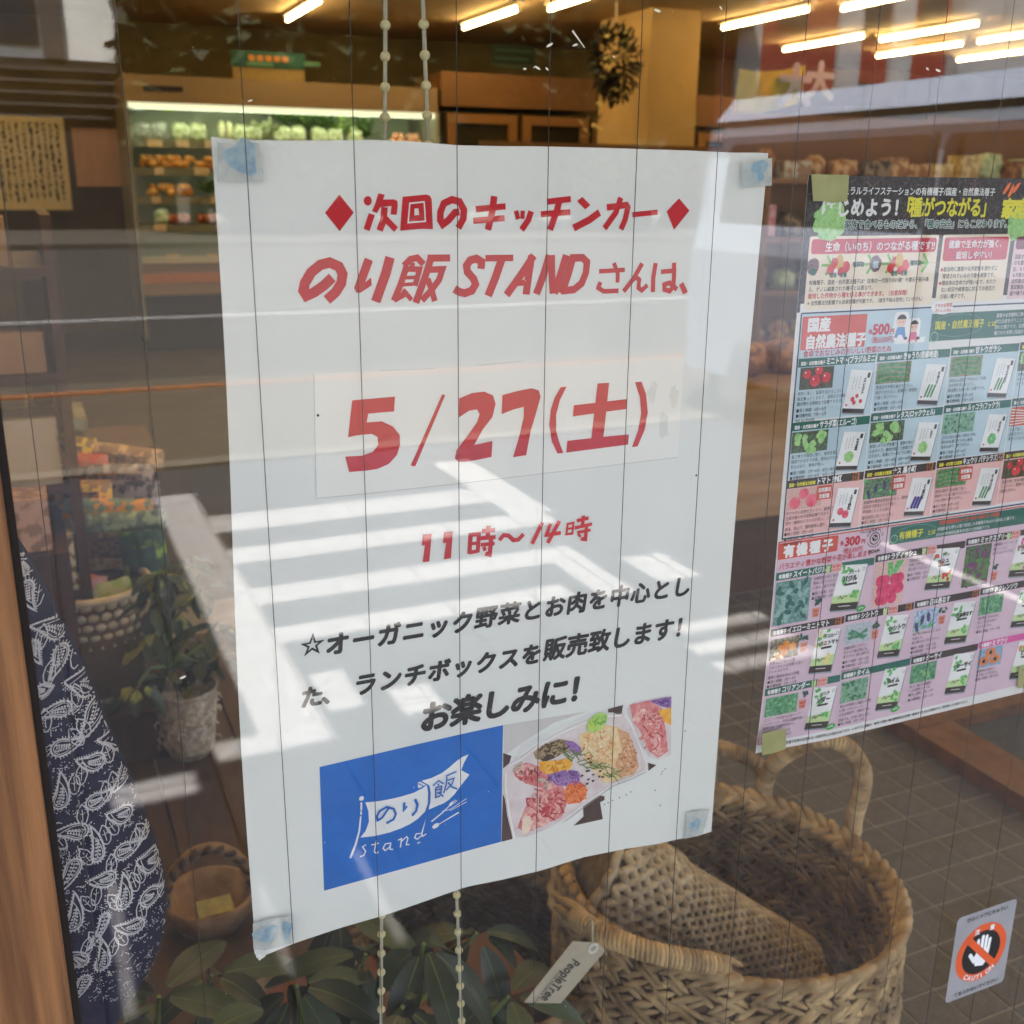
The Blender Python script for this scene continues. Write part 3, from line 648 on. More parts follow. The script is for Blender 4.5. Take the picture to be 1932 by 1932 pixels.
def cabbage(u, v, r, layer=3):
    for k in range(9):
        t = k * .7; dd(u + r * .5 * math.cos(t), v + r * .5 * math.sin(t), r * .55, leaf1 if k % 2 else leaf2, layer, r * .42, t, .15)
    dd(u, v, r * .62, leaf2, layer + 1); 
    for k in range(5): t = k * 1.3; Q.stroke([(u, v), (u + r * .35 * math.cos(t), v + r * .35 * math.sin(t + .3)), (u + r * .75 * math.cos(t + .3), v + r * .75 * math.sin(t + .3))], r * .05, leaf1, layer + 2)
cabbage(18, 24.5, 11.5, 3); cabbage(168, 27, 11, 3)
for k, (u, v, t) in enumerate(((152, 6, 2.2), (156, 7.5, 2.0), (160, 5.5, 2.3))): dd(u, v, 4.4, M('print_carrot', (214, 84, 52), .4, rgb2=(226, 110, 70), scale=300), 4, 1.3, t)
# explanation boxes
def box_(u0, v0, u1, v1, head, lines, hh):
    Q.rrect(u0, v0, u1, v1, 1.2, cream, 2); Q.rrect(u0 + 1.6, v0 + 1.6, u1 - 1.6, v0 + 1.6 + hh, 1.8, crim, 3)
    for (t, u, v, s_) in lines: tx(t, u, v, s_, white, 5, .02, sq=.94)
Q.part = 'cream_box'; box_(4.5, 33.2, 101.8, 74.8, crim, [('生命（いのち）のつながる種です!!', 16, 41.4, 5.7)], 8.4)
tx('有機種子、国産・自然農法種子は“従来の一代限りのF1種”や遺伝子組み換', 6.5, 60.4, 3.05, ink, 4, .012, sq=.88)
tx('え、ゲノム編集された種子とは異なり、', 6.5, 64.2, 3.05, ink, 4, .012, sq=.9)
tx('栽培した作物から種を採る事ができます。（自家採種）', 6.5, 68.1, 3.35, crim, 4, .02, sq=.92)
tx('※自然農法交配種でも自家採種が可能です。（雄性不稔は使用していません）', 6.5, 72.0, 2.9, ink, 4, .012, sq=.88)
seedm = M('print_seeds', (70, 48, 58), .4, rgb2=(150, 120, 130), scale=900); tomr = M('print_tomato', (190, 22, 40), .4, rgb2=(224, 70, 74), scale=90)
def arrow(u, v, s=1):
    Q.stroke([(u, v + 5.5 * s), (u + 4 * s, v), (u, v - 5.5 * s)], 1.7 * s, grn, 3); Q.stroke([(u - 3.5, v), (u + 3, v)], 1.5, grn, 3)
def veg(u, v):
    dd(u - 4, v + 2, 3.4, tomr, 4); dd(u + 6, v + 1, 3.6, tomr, 4); dd(u, v + 3.4, 2.4, white, 4); dd(u + 1.5, v - 2, 3, M('print_gourd', (214, 176, 90), .4), 4, 4.6); dd(u - 2, v - 2, 2.6, tomr, 4)
    dd(u + 3, v + 3.4, 2.6, tomr, 5); Q.stroke([(u - 4, v - 5), (u - 3, v - 2)], .5, dkgrn, 4)
dd(8.5, 50, 4.4, seedm, 4, 4.9); tx('種', 6.4, 54.6, 4.2, teal, 6, .05); arrow(18, 49.5); veg(26, 50); tx('栽培・収穫', 21, 56.4, 3.1, teal, 6, .04, sq=.8)
tx('種採取', 37.2, 50.6, 3.2, dkgrn, 5, .04, sq=.9); arrow(48.5, 49.5); dd(54.5, 49.4, 4.4, seedm, 4, 4.9); tx('種', 52.4, 51.4, 4.2, M('print_sky_text', (190, 214, 226), .4), 6, .05); arrow(63, 49.5); veg(71, 50); tx('栽培・収穫', 67, 56.4, 3.1, teal, 6, .04, sq=.8)
tx('種採取', 81, 50.6, 3.2, dkgrn, 5, .04, sq=.9); arrow(91, 49.5); tx('・・・・', 95, 50.6, 2.6, ink, 4, sq=.7)
box_(105.0, 33.2, 161.5, 73.8, crim, [('健康で生命力が強く、', 110, 40.8, 5.0), ('栽培しやすい！', 117, 47.4, 5.0)], 14)
for i, t in enumerate(('栽培時に農薬や化学肥料を使わずに', '育成されているので種も健康です。', '種自体の生命力が強いので、水の少', 'ない状況や病害虫に対しての抵抗力', 'が高い種子です。')): tx(t, 108.2, 55 + i * 4.1, 3.15, ink, 4, .012, sq=.9)
dd(107, 54, 1, crim, 4); dd(107, 62.2, 1, crim, 4)
Q.rrect(165, 33.2, 222, 73.6, 1.2, M('print_pink_box', (226, 196, 204), .4), 2); Q.rrect(166.6, 34.8, 220, 42.6, 1.8, M('print_plum', (120, 36, 60), .4), 3)
for i, t in enumerate(('国産の有機種子は世界', 'のを選び抜いた自然農', '記、もちろん農薬不使', 'も可能な品種です。安', '自然農法種子は固定種', '葉菜類苗にも使えます', '菌や種子消毒なしです')): tx(t, 167, 48.4 + i * 3.8, 3.1, ink, 4, .012, sq=.9)
# first section
Q.part = 'price_band'
R_(2.6, 76, 257, 215, N_, 1); Q.stroke([(3.2, 76.6), (257, 76.6)], .9, navy, 3); Q.stroke([(3.2, 76.6), (3.2, 214.6), (257, 214.6)], 1.0, navy, 3)
R_(3.8, 77.2, 104, 103, sky_, 2)
Q.rrect(4.4, 78.6, 52.4, 98.2, .8, brick_, 3); tx('国産', 8.2, 86.8, 8.6, white, 4, .05); tx('自然農法種子', 7.6, 96.8, 8.6, white, 4, .055, sq=.88)
tx('各', 54.6, 90.5, 3, crim, 4, .04); tx('500', 57.6, 91.2, 8.6, crim, 4, .05); tx('円', 71.2, 91.2, 3.6, crim, 4, .04); tx('（税込550円）', 55.5, 96.2, 4.2, crim, 4, .02, sq=.78)
tx('食卓でおなじみのおいしい野菜のたね', 6.8, 102.0, 4.3, crim, 4, .02, sq=.92)
skin = M('print_skin', (240, 206, 190), .4); 
for u, v, c, h_ in ((79.5, 84, M('print_blue_shirt', (96, 150, 206), .4), 1), (90, 87.4, M('print_pink_shirt', (232, 130, 160), .4), .86)):
    Q.rrect(u - 6 * h_, v - 5.6 * h_, u + 6 * h_, v + 12 * h_, 3, white, 3); dd(u, v, 3.7 * h_, skin, 5, jit=0); Q.poly([(u + 3.8 * h_ * math.cos(R(t)), v - .5 + 3.6 * h_ * math.sin(R(t))) for t in range(190, 351, 20)], ink, 6)
    Q.poly([(u - 3 * h_, v + 3.6), (u + 3 * h_, v + 3.6), (u + 4.6 * h_, v + 10), (u - 4.6 * h_, v + 10)], c, 5); dd(u - 1.2, v + .6, .35, ink, 7); dd(u + 1.2, v + .6, .35, ink, 7)
    dd(u, v + 9.5, 2, white, 6, 1.2)
Q.rrect(76, 94.4, 100, 97.8, .6, white, 3); dd(84, 94.6, 1.6, ink, 5, 1); dd(94, 95, 1.6, ink, 5, 1)
R_(103.6, 80.6, 257, 97.6, teal, 3); dd(111, 77, 9, white, 5, 4.2, .1, 0, 18); tx('うちのお野菜', 104.4, 76.6, 2.7, brick_, 7, .02, sq=.9); tx('おいしいね♪', 105.4, 79.6, 2.7, brick_, 7, .02, sq=.9)
tx('国産・自然農法種子', 107, 90, 5.6, yel, 5, .02, sq=.82); tx('とは', 151, 90, 3.8, yel, 5, .02)
Q.stroke([(126 + 22 * math.cos(R(t)), 88.4 + 7 * math.sin(R(t))) for t in range(0, 360, 20)], .3, M('print_chalk', (110, 160, 140), .4), 4, closed=True)
Q.stroke([(107.5 + 3 * math.cos(R(t)), 95 + 3.2 * math.sin(R(t))) for t in range(0, 360, 36)], .5, M('print_chalk2', (150, 200, 160), .4), 4, closed=True)
for i, t in enumerate(('農薬や化学肥料に頼ら', '的な生産を行うことで', '取れた種子です。自然', '種された非常に純度の')): tx(t, 158, 84.8 + i * 3.7, 2.9, white, 5, 0, sq=.9)
# product panels
def photo_(kind, u0, v0, u1, v1):
    w, h = u1 - u0, v1 - v0; r0 = random.Random(hash((round(u0), round(v0))) & 255)
    bgm = M('photo_bg_' + kind, {'tomato': ((96, 88, 60), (40, 60, 36)), 'cuke': ((170, 160, 130), (110, 100, 80)), 'leaf': ((60, 70, 56), (96, 120, 90)), 'egg': ((110, 150, 110), (50, 80, 60)), 'pink': ((200, 160, 150), (214, 176, 168)),
        'basil': ((70, 120, 116), (130, 170, 166)), 'mix': ((90, 120, 80), (50, 60, 50)), 'radish': ((206, 170, 166), (222, 190, 186)), 'ytom': ((50, 44, 30), (160, 150, 120)), 'pepper': ((190, 196, 204), (160, 176, 186)),
        'eggb': ((196, 214, 226), (120, 140, 190)), 'sun': ((150, 176, 204), (110, 150, 180)), 'herb': ((90, 140, 120), (150, 190, 160)), 'spin': ((70, 130, 100), (110, 170, 130)), 'carrot': ((214, 96, 60), (190, 80, 50))}[kind][0], .4,
        rgb2={'tomato': (40, 60, 36), 'cuke': (110, 100, 80), 'leaf': (96, 120, 90), 'egg': (50, 80, 60), 'pink': (214, 176, 168), 'basil': (130, 170, 166), 'mix': (50, 60, 50), 'radish': (222, 190, 186), 'ytom': (160, 150, 120), 'pepper': (160, 176, 186),
        'eggb': (120, 140, 190), 'sun': (110, 150, 180), 'herb': (150, 190, 160), 'spin': (110, 170, 130), 'carrot': (190, 80, 50)}[kind], scale=500)
    R_(u0, v0, u1, v1, bgm, 3)
    T_ = lambda a, b2: (u0 + w * a, v0 + h * b2)
    if kind == 'tomato':
        for a, b2, r in ((.45, .62, .27), (.78, .5, .24), (.2, .3, .2), (.55, .18, .2)): dd(*T_(a, b2), h * r * 1.15, tomr, 5, h * r, jit=.03); dd(*T_(a - .05, b2 - .08), h * .04, white, 6)
    elif kind == 'pink':
        for a, b2, r in ((.25, .68, .3), (.72, .66, .32), (.48, .28, .26)): dd(*T_(a, b2), h * r * 1.1, M('print_pink_tomato', (206, 52, 84), .4, rgb2=(236, 120, 140), scale=120), 5, h * r, jit=.03)
    elif kind == 'cuke':
        for k in range(4): Q.stroke([T_(.05, .2 + k * .23), T_(.4, .1 + k * .23), T_(.95, .18 + k * .24)], h * .17, M('print_cucumber', (40, 110, 62), .4, rgb2=(90, 156, 96), scale=300), 5)
    elif kind == 'leaf':
        for a, b2, r in ((.25, .35, .3), (.75, .32, .3), (.5, .75, .3)):
            for k in range(8): dd(*T_(a + r0.uniform(-.13, .13), b2 + r0.uniform(-.2, .2)), h * .16, leaf1 if k % 2 else leaf2, 5, jit=.25)
    elif kind in ('egg', 'eggb'):
        for a, b2, t in ((.6, .4, 1.4), (.15, .8, 1.2), (.35, .5, 1.7)): dd(*T_(a, b2), h * .26, M('print_aubergine', (40, 30, 74), .4, rgb2=(84, 70, 130), scale=200), 5, h * .1, t)
        for k in range(7): dd(*T_(r0.random(), r0.random()), h * .14, pk_green, 4, h * .08, k, .2)
    elif kind == 'radish':
        for k in range(9): Q.stroke([T_(.5 + r0.uniform(-.05, .1), .4), T_(.5 + r0.uniform(-.1, .45), .02)], h * .06, pk_green, 4)
        for k in range(11): dd(*T_(.2 + .6 * (k % 4) / 3 + r0.uniform(-.08, .08), .42 + .42 * (k // 4) / 2), h * .13, M('print_radish', (196, 24, 84), .4, rgb2=(226, 70, 120), scale=200), 5, jit=.05)
    elif kind == 'ytom':
        for a, b2, r in ((.55, .35, .2), (.78, .5, .2), (.5, .68, .19), (.3, .85, .13), (.36, .45, .15)): dd(*T_(a, b2), h * r, M('print_orange_tomato', (222, 124, 44), .4, rgb2=(240, 176, 90), scale=150), 5, jit=.03)
        for k in range(6): dd(*T_(r0.random() * .5, .7 + .3 * r0.random()), h * .08, M('print_cut', (240, 220, 180), .4), 5)
    elif kind == 'pepper':
        for k in range(9): t = r0.uniform(-.6, 1.2); Q.stroke([T_(.5 - .4 * math.cos(t), .55 - .3 * math.sin(t)), T_(.5, .5 + r0.uniform(-.1, .2)), T_(.5 + .4 * math.cos(t), .55 + .35 * math.sin(t))], h * .12, M('print_green_pepper', (40, 110, 84), .4, rgb2=(96, 160, 130), scale=260), 5)
    elif kind == 'sun':
        for a, b2 in ((.5, .25), (.25, .65), (.72, .65)):
            for k in range(12): dd(*T_(a + .17 * math.cos(k * .52), b2 + .17 * math.sin(k * .52)), h * .11, orng, 5, h * .05, k * .52)
            dd(*T_(a, b2), h * .1, dkb, 6)
    elif kind == 'carrot':
        for k in range(6): Q.stroke([T_(.0, .1 + k * .16), T_(1, .4 + k * .08)], h * .05, white, 5)
    else:
        c_ = {'basil': ((44, 108, 100), (150, 190, 184)), 'mix': ((84, 136, 62), (120, 60, 110)), 'herb': ((120, 176, 140), (60, 120, 90)), 'spin': ((64, 140, 84), (140, 196, 140))}[kind]
        for k in range(34):
            dd(*T_(.06 + .88 * r0.random(), .06 + .88 * r0.random()), h * .11, M('photo_leaf_%s%d' % (kind, k % 2), c_[k % 2], .4, var=.3, scale=500), 5, h * .055, r0.uniform(0, 3), .15)
def packet(u0, v0, u1, v1, name, kind, style):
    w, h = u1 - u0, v1 - v0; k = .20
    T_ = lambda a, b2: (u0 + w * ((1 - k) * a + k * (1 - b2)), v0 + h * (b2 + .06 * a))
    Q.poly([T_(.04, .03), T_(1.05, .03), T_(1.05, 1.04), T_(.04, 1.04)], M('print_shadow', (150, 160, 170), .4), 4)
    Q.poly([T_(0, 0), T_(1, 0), T_(1, 1), T_(0, 1)], white, 5); Q.poly([T_(0, .9 if style == 0 else .84), T_(1, .9 if style == 0 else .84), T_(1, 1), T_(0, 1)], dkb, 6)
    if style == 0:
        for i, ch in enumerate(name[:6]): p = T_(.66, .26 + i * .075); tx(ch, p[0], p[1], h * .105, ink, 7, .05)
        for c in range(3):
            for i in range(5): p = T_(.5 - c * .14, .14 + i * .06 + c * .02); Q.stroke([p, (p[0] - .1, p[1] + h * .036)], .32, ink, 7)
        Q.poly([T_(.8, .05), T_(.92, .05), T_(.92, .17), T_(.8, .17)], ink, 7)
        p = T_(.12, .82); dd(p[0], p[1], h * .03, brick_, 7)
        cc = {'tomato': tomr, 'pink': MATS.get('print_pink_tomato', tomr), 'cuke': MATS.get('print_cucumber', grn), 'leaf': leaf1, 'egg': M('print_violet', (60, 40, 140), .4), 'herb': pk_green, 'carrot': orng}.get(kind, pk_green)
        if kind in ('tomato', 'pink'):
            for a, b2, r in (((.35, .68, .06), (.52, .60, .05), (.74, .72, .05), (.45, .76, .055)) if kind == 'tomato' else ((.35, .6, .1), (.62, .68, .11))): q = T_(a, b2); dd(q[0], q[1], h * r, cc, 7, jit=.04)
        elif kind in ('cuke', 'egg'):
            for a in (.3, .45, .6): Q.stroke([T_(a + .1, .5), T_(a + .04, .65), T_(a - .02, .82)], h * (.055 if kind == 'cuke' else .085), cc, 7)
        else:
            q = T_(.48, .66)
            for i in range(9): dd(q[0] + h * .09 * math.cos(i * .9), q[1] + h * .09 * math.sin(i * .9), h * .07, cc if i % 2 else leaf2 if kind != 'herb' else cc, 7, jit=.2)
    else:
        Q.poly([T_(0, .68), T_(.4, .66), T_(1, .58), T_(1, .84), T_(0, .84)], pale_g, 6)
        Q.stroke([T_(.28, .91), T_(.72, .91)], .4, white, 8)
        c_ = {'radish': tomr, 'ytom': M('print_pale_yellow', (236, 214, 140), .4), 'egg': M('print_violet', (60, 40, 140), .4), 'sun': orng, 'mix': magenta}.get(kind, pk_green)
        for i in range(8): q = T_(.08 + .4 * rs.random(), .02 + .4 * rs.random()); dd(q[0], q[1], h * .06, c_ if i % 2 else pk_green, 6, h * .04, i, .2)
        for i in range(6): q = T_(.62 + .25 * rs.random(), .58 + .22 * rs.random()); dd(q[0], q[1], h * .055, c_ if kind != 'egg' else pk_green, 7, h * .04, i, .2)
        n1 = len(name)
        if n1 > 5: a_, b_ = (name[:n1 - 3], name[n1 - 3:]) if name != 'イエローミニトマト' else ('イエロー', 'ミニトマト')
        else: a_, b_ = '', name
        if a_: q = T_(.35, .2); tx(a_, q[0], q[1], h * .1, ink, 9, .05, sq=.8)
        q = T_(.22, .37); tx(b_, q[0], q[1], h * (.15 if len(b_) < 5 else .12), ink, 9, .06, sq=.85)
        q = T_(.3, .43); Q.rrect(q[0], q[1] - h * .02, q[0] + w * .38, q[1] + h * .03, .4, ink, 8)
        q = T_(.2, .75); Q.stroke([q, (q[0] + 2, q[1] - 2), (q[0] + 3, q[1] + .2), (q[0] + 5, q[1] - 1.5), (q[0] + 7.5, q[1] - 1.2)], .5, ink, 9)
        q = T_(.9, .1); Q.stroke([(q[0] + h * .035 * math.cos(t), q[1] + h * .035 * math.sin(t)) for t in [i * .63 for i in range(10)]], .25, ink, 7, closed=True)
def cell(u0, v0, u1, v1, name, kind, hdr, bgm, pre, lines, style, photo=None, pk=None, hh=5.2, badge=False, limited=False, pot=False):
    Q.part = 'product_panel|%d_%d' % (u0, v0)
    R_(u0, v0, u1, v1, bgm, 2); R_(u0, v0, u1, v0 + hh, hdr, 3)
    w = tx(pre, u0 + 1.8, v0 + hh - 1.2, 2.5 if style == 0 else 3.3, yel if (style == 0 and hdr is dkb) else white, 5, .04, sq=.80)
    tx(name, u0 + 2.4 + w, v0 + hh - .9, 4.7, white, 5, .045, sq=.70 if len(name) > 9 else .8)
    pu0, pv0, pu1, pv1 = photo or (u0 + .6, v0 + 6, u0 + 28, v0 + 19)
    photo_(kind, pu0, pv0, pu1, pv1)
    lu, lv = (u0 + 1.4, pv1 + 3.2) if not photo or photo[3] - photo[1] < 22 else (pu1 + 1.6, v0 + 9)
    for i, t in enumerate(lines): 
        tx(t, lu + (0 if style else 0), lv + i * 3.15 + (.8 if i > 2 else 0), 2.6, ink, 4, 0, sq=.86)
    a, c, d, e = pk or (u0 + 36, v0 + 8.6, u0 + 57, v1 - 2.6)
    packet(a, c, d, e, name.split('(')[0].replace(' ', ''), kind, style)
    if badge: q = badge; Q.poly([(q, v0 - .4), (q + 1.6, v0 + 1), (q + 3.2, v0 - .4), (q + 3.2, v0 + 4.4), (q + 1.6, v0 + 6), (q, v0 + 4.4)], pale_g, 6); Q.rrect(q + 4.2, v0 - .4, q + 12.6, v0 + 5.6, 1.6, pinkp, 6); tx('初心者も', q + 4.8, v0 + 2.3, 2.2, brick_, 8, .03, sq=.8); tx('かんたん', q + 4.8, v0 + 4.8, 2.2, brick_, 8, .03, sq=.8)
    if limited: q = limited; R_(q, v0 + .3, q + 5, v0 + 5.4, orng, 5); tx('数量', q + .2, v0 + 2.6, 2.4, dkb, 7, .04, sq=.85); tx('限定', q + .2, v0 + 5.0, 2.4, dkb, 7, .04, sq=.85)
    if pot:
        pu, pv = pot; Q.poly([(pu - 3, pv), (pu + 3, pv), (pu + 2.4, pv + 6.4), (pu - 2.4, pv + 6.4)], M('print_pot', (222, 150, 130), .4), 6)
        tx('鉢植え', pu - 2.4, pv + 2.8, 1.9, brick_, 8, .04, sq=.85); tx('OK', pu - 1.6, pv + 5.4, 2.2, brick_, 8, .05)
        for k in range(6): dd(pu + rs.uniform(-3, 3), pv - 2 - rs.uniform(0, 3.4), 1.8, dkgrn, 6, .9, rs.uniform(0, 3), .2)
A4 = ('■蒔く時期：4月～5月', '■収穫時期：7月～11月')
PRE = '国産・自然農法種子'; PRX = '国産・自然農法交配種'; C0 = [4.0, 63.6, 123.4, 183.2, 243]
cell(C0[0], 103, C0[1] - .8, 140.4, 'ミニトマト(ブラジルミニ)', 'tomato', teal, sky_, PRE, ('病気に強く、猛暑を過ぎるころに', '味が乗ってくるので、遅蒔きがお勧めです。', '霜が降りる時期まで収穫できます。') + A4 + ('約0.1ml 約30粒',), 0, photo=(6, 108.6, 31, 121.8))
cell(C0[1], 103, C0[2] - .8, 139.4, 'きゅうり(若緑地這)', 'cuke', teal, sky_, PRE, ('果実はやや短く曲がりにくい。', '曲がりが少ない。耐暑性・耐病性', 'が強く作りやすい。') + ('■蒔く時期：6月～7月', '■収穫時期：8月～10月') + ('約0.25ml 約10粒',), 0)
cell(C0[2], 102.4, C0[3] - .8, 138.8, '甘トウガラシ', 'cuke', teal, sky_, PRE, ('果実15cm程度で辛味はなく肉厚。', '炒め物や天ぷらなどに。', '高温期にも強く長く収穫できる。') + A4 + ('約0.25ml 約30粒',), 0)
cell(C0[3], 102, C0[4] - .8, 138.4, '黒丸大根', 'leaf', dkb, sky_, PRE, ('食味が良く、大きく', 'なるので栽培しやすい', 'おすすめの品種です。'), 0)
cell(C0[0] - .6, 141.4, C0[1] - .8, 176.4, 'サラダ菜(エルーゴ)', 'leaf', teal, sky_, PRE, ('暑さ寒さや病気に強く、周年を通して', '栽培できるサラダ菜。葉肉はクセがなく', '甘みがあり、食味が強い。', '■蒔く時期：2月～6月、8月～10月', '■収穫時期：4月～8月、10月～12月', '約0.5ml 約300粒'), 0)
cell(C0[1], 140.2, C0[2] - .8, 176, 'レタス(ロックウェル)', 'leaf', teal, sky_, PRE, ('結球レタスの早生種で、葉数が増え大玉に', 'なるタイプ。葉肉が厚くて食感が良く食べ', '応えあり。耐暑どり～秋どりに適します。', '■蒔く時期：2月～4月、8月～10月', '■収穫時期：4月～7月、11月～12月', '約0.25ml 約120粒'), 0)
cell(C0[2], 139.6, C0[3] - .8, 175.4, 'ルッコラ(フックラ)', 'herb', teal, sky_, PRE, ('ゴマに似た風味と適度な辛味。', '柔らかな葉でサラダに最適。', '甘みもあり、育てやすい。', '■蒔く時期：3月～6月', '■収穫時期：4月～7月', '約1ml 約400粒'), 0)
cell(C0[3], 139.2, C0[4] - .8, 175, 'にんじん', 'carrot', teal, sky_, PRE, ('甘みが強く、根色の', '濃い五寸にんじん。', '春まきに向きます。'), 0)
cell(C0[0] - 1, 177.2, C0[1] - .8, 213.6, 'トマト 妙紅', 'pink', dkb, pinkp, PRX, ('作りやすい完熟大玉トマト。萎凋に強く、', '玉質が硬いので完熟収穫できます。', '甘み・酸味のバランスが良く、コクのある', '食味。雨よけ、露地栽培に適す。', '■蒔く時期：3月～4月', '■収穫時期：6月～10月', '約0.1ml 約10粒'), 0, limited=54)
cell(C0[1], 176.8, C0[2] - .8, 213, 'ナス 黒小町', 'egg', dkb, pinkp, PRX, ('高温期の果皮の退色が少なく、果形は', '長卵形で果皮のつやが強い。', '草勢強くたくさん採れ、', '露地栽培に向いています。', '■蒔く時期：2月～4月', '■収穫時期：6月～10月', '約0.1ml 約15粒'), 0, limited=115)
cell(C0[2], 176, C0[3] - .8, 212.6, 'キュウリ バテシラズ3号', 'cuke', dkb, pinkp, PRX, ('夏秋の栽培でも病気に強く、', '果実がつやよく曲がりが少ない。', '少ない肥料で作りやすい。', '■蒔く時期：4月～7月', '■収穫時期：7月～11月', '約0.25ml 約15粒'), 0, limited=176.6)
cell(C0[3], 175.6, C0[4] - .8, 212, 'ミニトマト', 'tomato', dkb, pinkp, PRX, ('果皮が薄く甘みの強い', 'ミニトマト。裂果少なく', '栽培しやすい。'), 0)
Q.part = 'red_badge'
for u, v in ((26.5, 183), (86, 182.8), (144, 182.6)): Q.rrect(u, v, u + 11.5, v + 9, 1, brick_, 7); tx('自然農法', u + .9, v + 3.8, 3, white, 9, .04, sq=.82); tx('交配種', u + 1.8, v + 7.8, 3, white, 9, .04, sq=.9)
# second section
Q.part = 'price_band|2'
R_(0.6, 216, 257, 357.4, mauve, 1); Q.stroke([(257, 216.4), (1.2, 216.4), (.8, 357.8), (257, 357.8)], .8, brick_, 3)
Q.rrect(1, 217.4, 47.6, 228, .8, brick_, 3); tx('有機種子', 5, 226.2, 8.6, white, 4, .06, pitch=10)
tx('各', 49.4, 224.4, 3, crim, 4, .04); tx('300', 53, 225.6, 8.2, crim, 4, .05); tx('円', 66.6, 225.4, 3.4, crim, 4, .04); tx('（税込330円）', 50.4, 230.4, 4.0, crim, 4, .02, sq=.78)
tx('バラエティ豊かな野菜や花が楽しめます', 2.4, 234.6, 4.6, crim, 4, .02, sq=.9)
cc_ = (77.6, 223.4)
for i, ch in enumerate('ORGANIC'):
    t = R(205 + i * 23); q = (cc_[0] + 6.6 * math.cos(t), cc_[1] + 6.2 * math.sin(t)); Q.text(ch, q[0] - 1, q[1] + .6, 2.5, ink, 4, (1, 0), (0, -1), bold=.03)
dd(*cc_, 4.3, ink, 4, jit=0, n=20); dd(*cc_, 3.6, mauve, 5, jit=0, n=20); dd(cc_[0], cc_[1] - .4, 2.4, ink, 6, jit=0); dd(cc_[0] - .8, cc_[1] - 1, 1, mauve, 7, .5, .6); dd(cc_[0] + .9, cc_[1] - .2, 1, mauve, 7, .5, -.7); Q.stroke([(cc_[0], cc_[1] + 1.6), (cc_[0], cc_[1] - .8)], .3, mauve, 7)
Q.stroke([(cc_[0] + 6 * math.cos(R(t)), cc_[1] + 5.8 * math.sin(R(t))) for t in range(20, 161, 14)], .5, ink, 4)
tx('IFOAM', 73.4, 233.4, 3.2, ink, 4, .06, sq=.95)
R_(90.4, 217.4, 257, 229.6, teal, 3); tx('有機種子', 98, 226.4, 5.8, yel, 5, .02, sq=.9); tx('とは', 122.4, 226.4, 3.6, yel, 5, .02)
Q.stroke([(112 + 18 * math.cos(R(t)), 223.8 + 5.4 * math.sin(R(t))) for t in range(0, 360, 20)], .3, MATS['print_chalk'], 4, closed=True); Q.stroke([(94 + 3 * math.cos(R(t)), 226 + 2.8 * math.sin(R(t))) for t in range(0, 360, 36)], .5, MATS['print_chalk2'], 4, closed=True)
tx('世界的有機種子メーカーから一部エコード社製', 132, 220.6, 3, brick_, 6, .06, sq=.86); tx('有機認証を得た土壌で育成した有機種子のみから採種した種です。', 131, 224.8, 2.7, white, 5, 0, sq=.9); tx('(IFOAM有機認証基準)を受けた有機種子です。', 130.6, 228.6, 2.7, white, 5, 0, sq=.9)
YK = '有機種子'
cell(1, 236.6, 79.4, 273.6, 'スイートバジル', 'basil', teal, mauve, YK, ('収穫期間が長く続き、', '簡単に育てられるハーブで', '人気の、香りが強いハーブ。', '■蒔く時期：4月～8月', '■収穫時期：5月～10月'), 1, photo=(1.6, 243, 29, 272.6), pk=(46, 238.4, 74, 269), badge=40, pot=(35, 265))
cell(80.2, 235.2, 158.4, 273.4, 'ラディッシュ', 'radish', dkb, mauve, YK, ('栽培期間が短く、', '手軽に作れる', '葉も食べられる二十日だいこん', '■蒔く時期：3月～6月', '■収穫時期：4月～7月'), 1, photo=(80.8, 241, 108, 272.6), pk=(126, 237.6, 154, 266), badge=120)
cell(159.2, 234, 236, 272.4, 'ミックスグリーン', 'mix', dkb, mauve, YK, ('数種類のベビーリーフの', '種をミックス', '彩りのよいサラダに'), 1, photo=(160, 240, 184, 270), pk=(204, 238, 230, 268), badge=197, pot=(190, 262))
cell(0.6, 274.6, 59.4, 315.8, 'イエローミニトマト', 'ytom', dkb, mauve, YK, ('貴重なエアルーム種', 'フルーティーな甘酸っぱい', 'ミニトマトです。', '簡単に栽培出来る人気種。', '■蒔く時期：3月～4月', '■収穫時期：7月～12月'), 1, photo=(1.4, 282, 24, 296.6), pk=(34, 281, 57, 311), limited=52, pot=(28, 288))
cell(60.2, 274, 118.8, 315, 'シシトウ', 'pepper', dkb, mauve, YK, ('定番の緑とうがらし', '天ぷらや焼き物にも。', '育てやすく長く採れる。', '■蒔く時期：4月～5月', '■収穫時期：6月～11月', '約0.25ml 約30粒'), 1, photo=(61, 281.6, 83, 296), pk=(91, 280.4, 115, 310), badge=92, limited=111.6, pot=(87, 289))
cell(119.6, 273.6, 178.6, 314.6, '日本長なす', 'eggb', dkb, mauve, YK, ('実の長さ30cmほどになる', '大長なす。', '皮が柔らかく作りやすい。', '■蒔く時期：2月～4月', '■収穫時期：7月～10月', '約0.25ml 約40粒'), 1, photo=(120.4, 281, 142, 296), pk=(151, 280, 176, 310), limited=172, pot=(146, 288))
cell(179.4, 273, 257, 314, 'ホウレンソウ', 'spin', dkb, mauve, YK, ('葉が厚く甘みのある', '食べごたえのある', 'ほうれんそう。', '■蒔く時期：9月～11月'), 1, photo=(180.2, 280, 203, 294), pk=(214, 280, 238, 308))
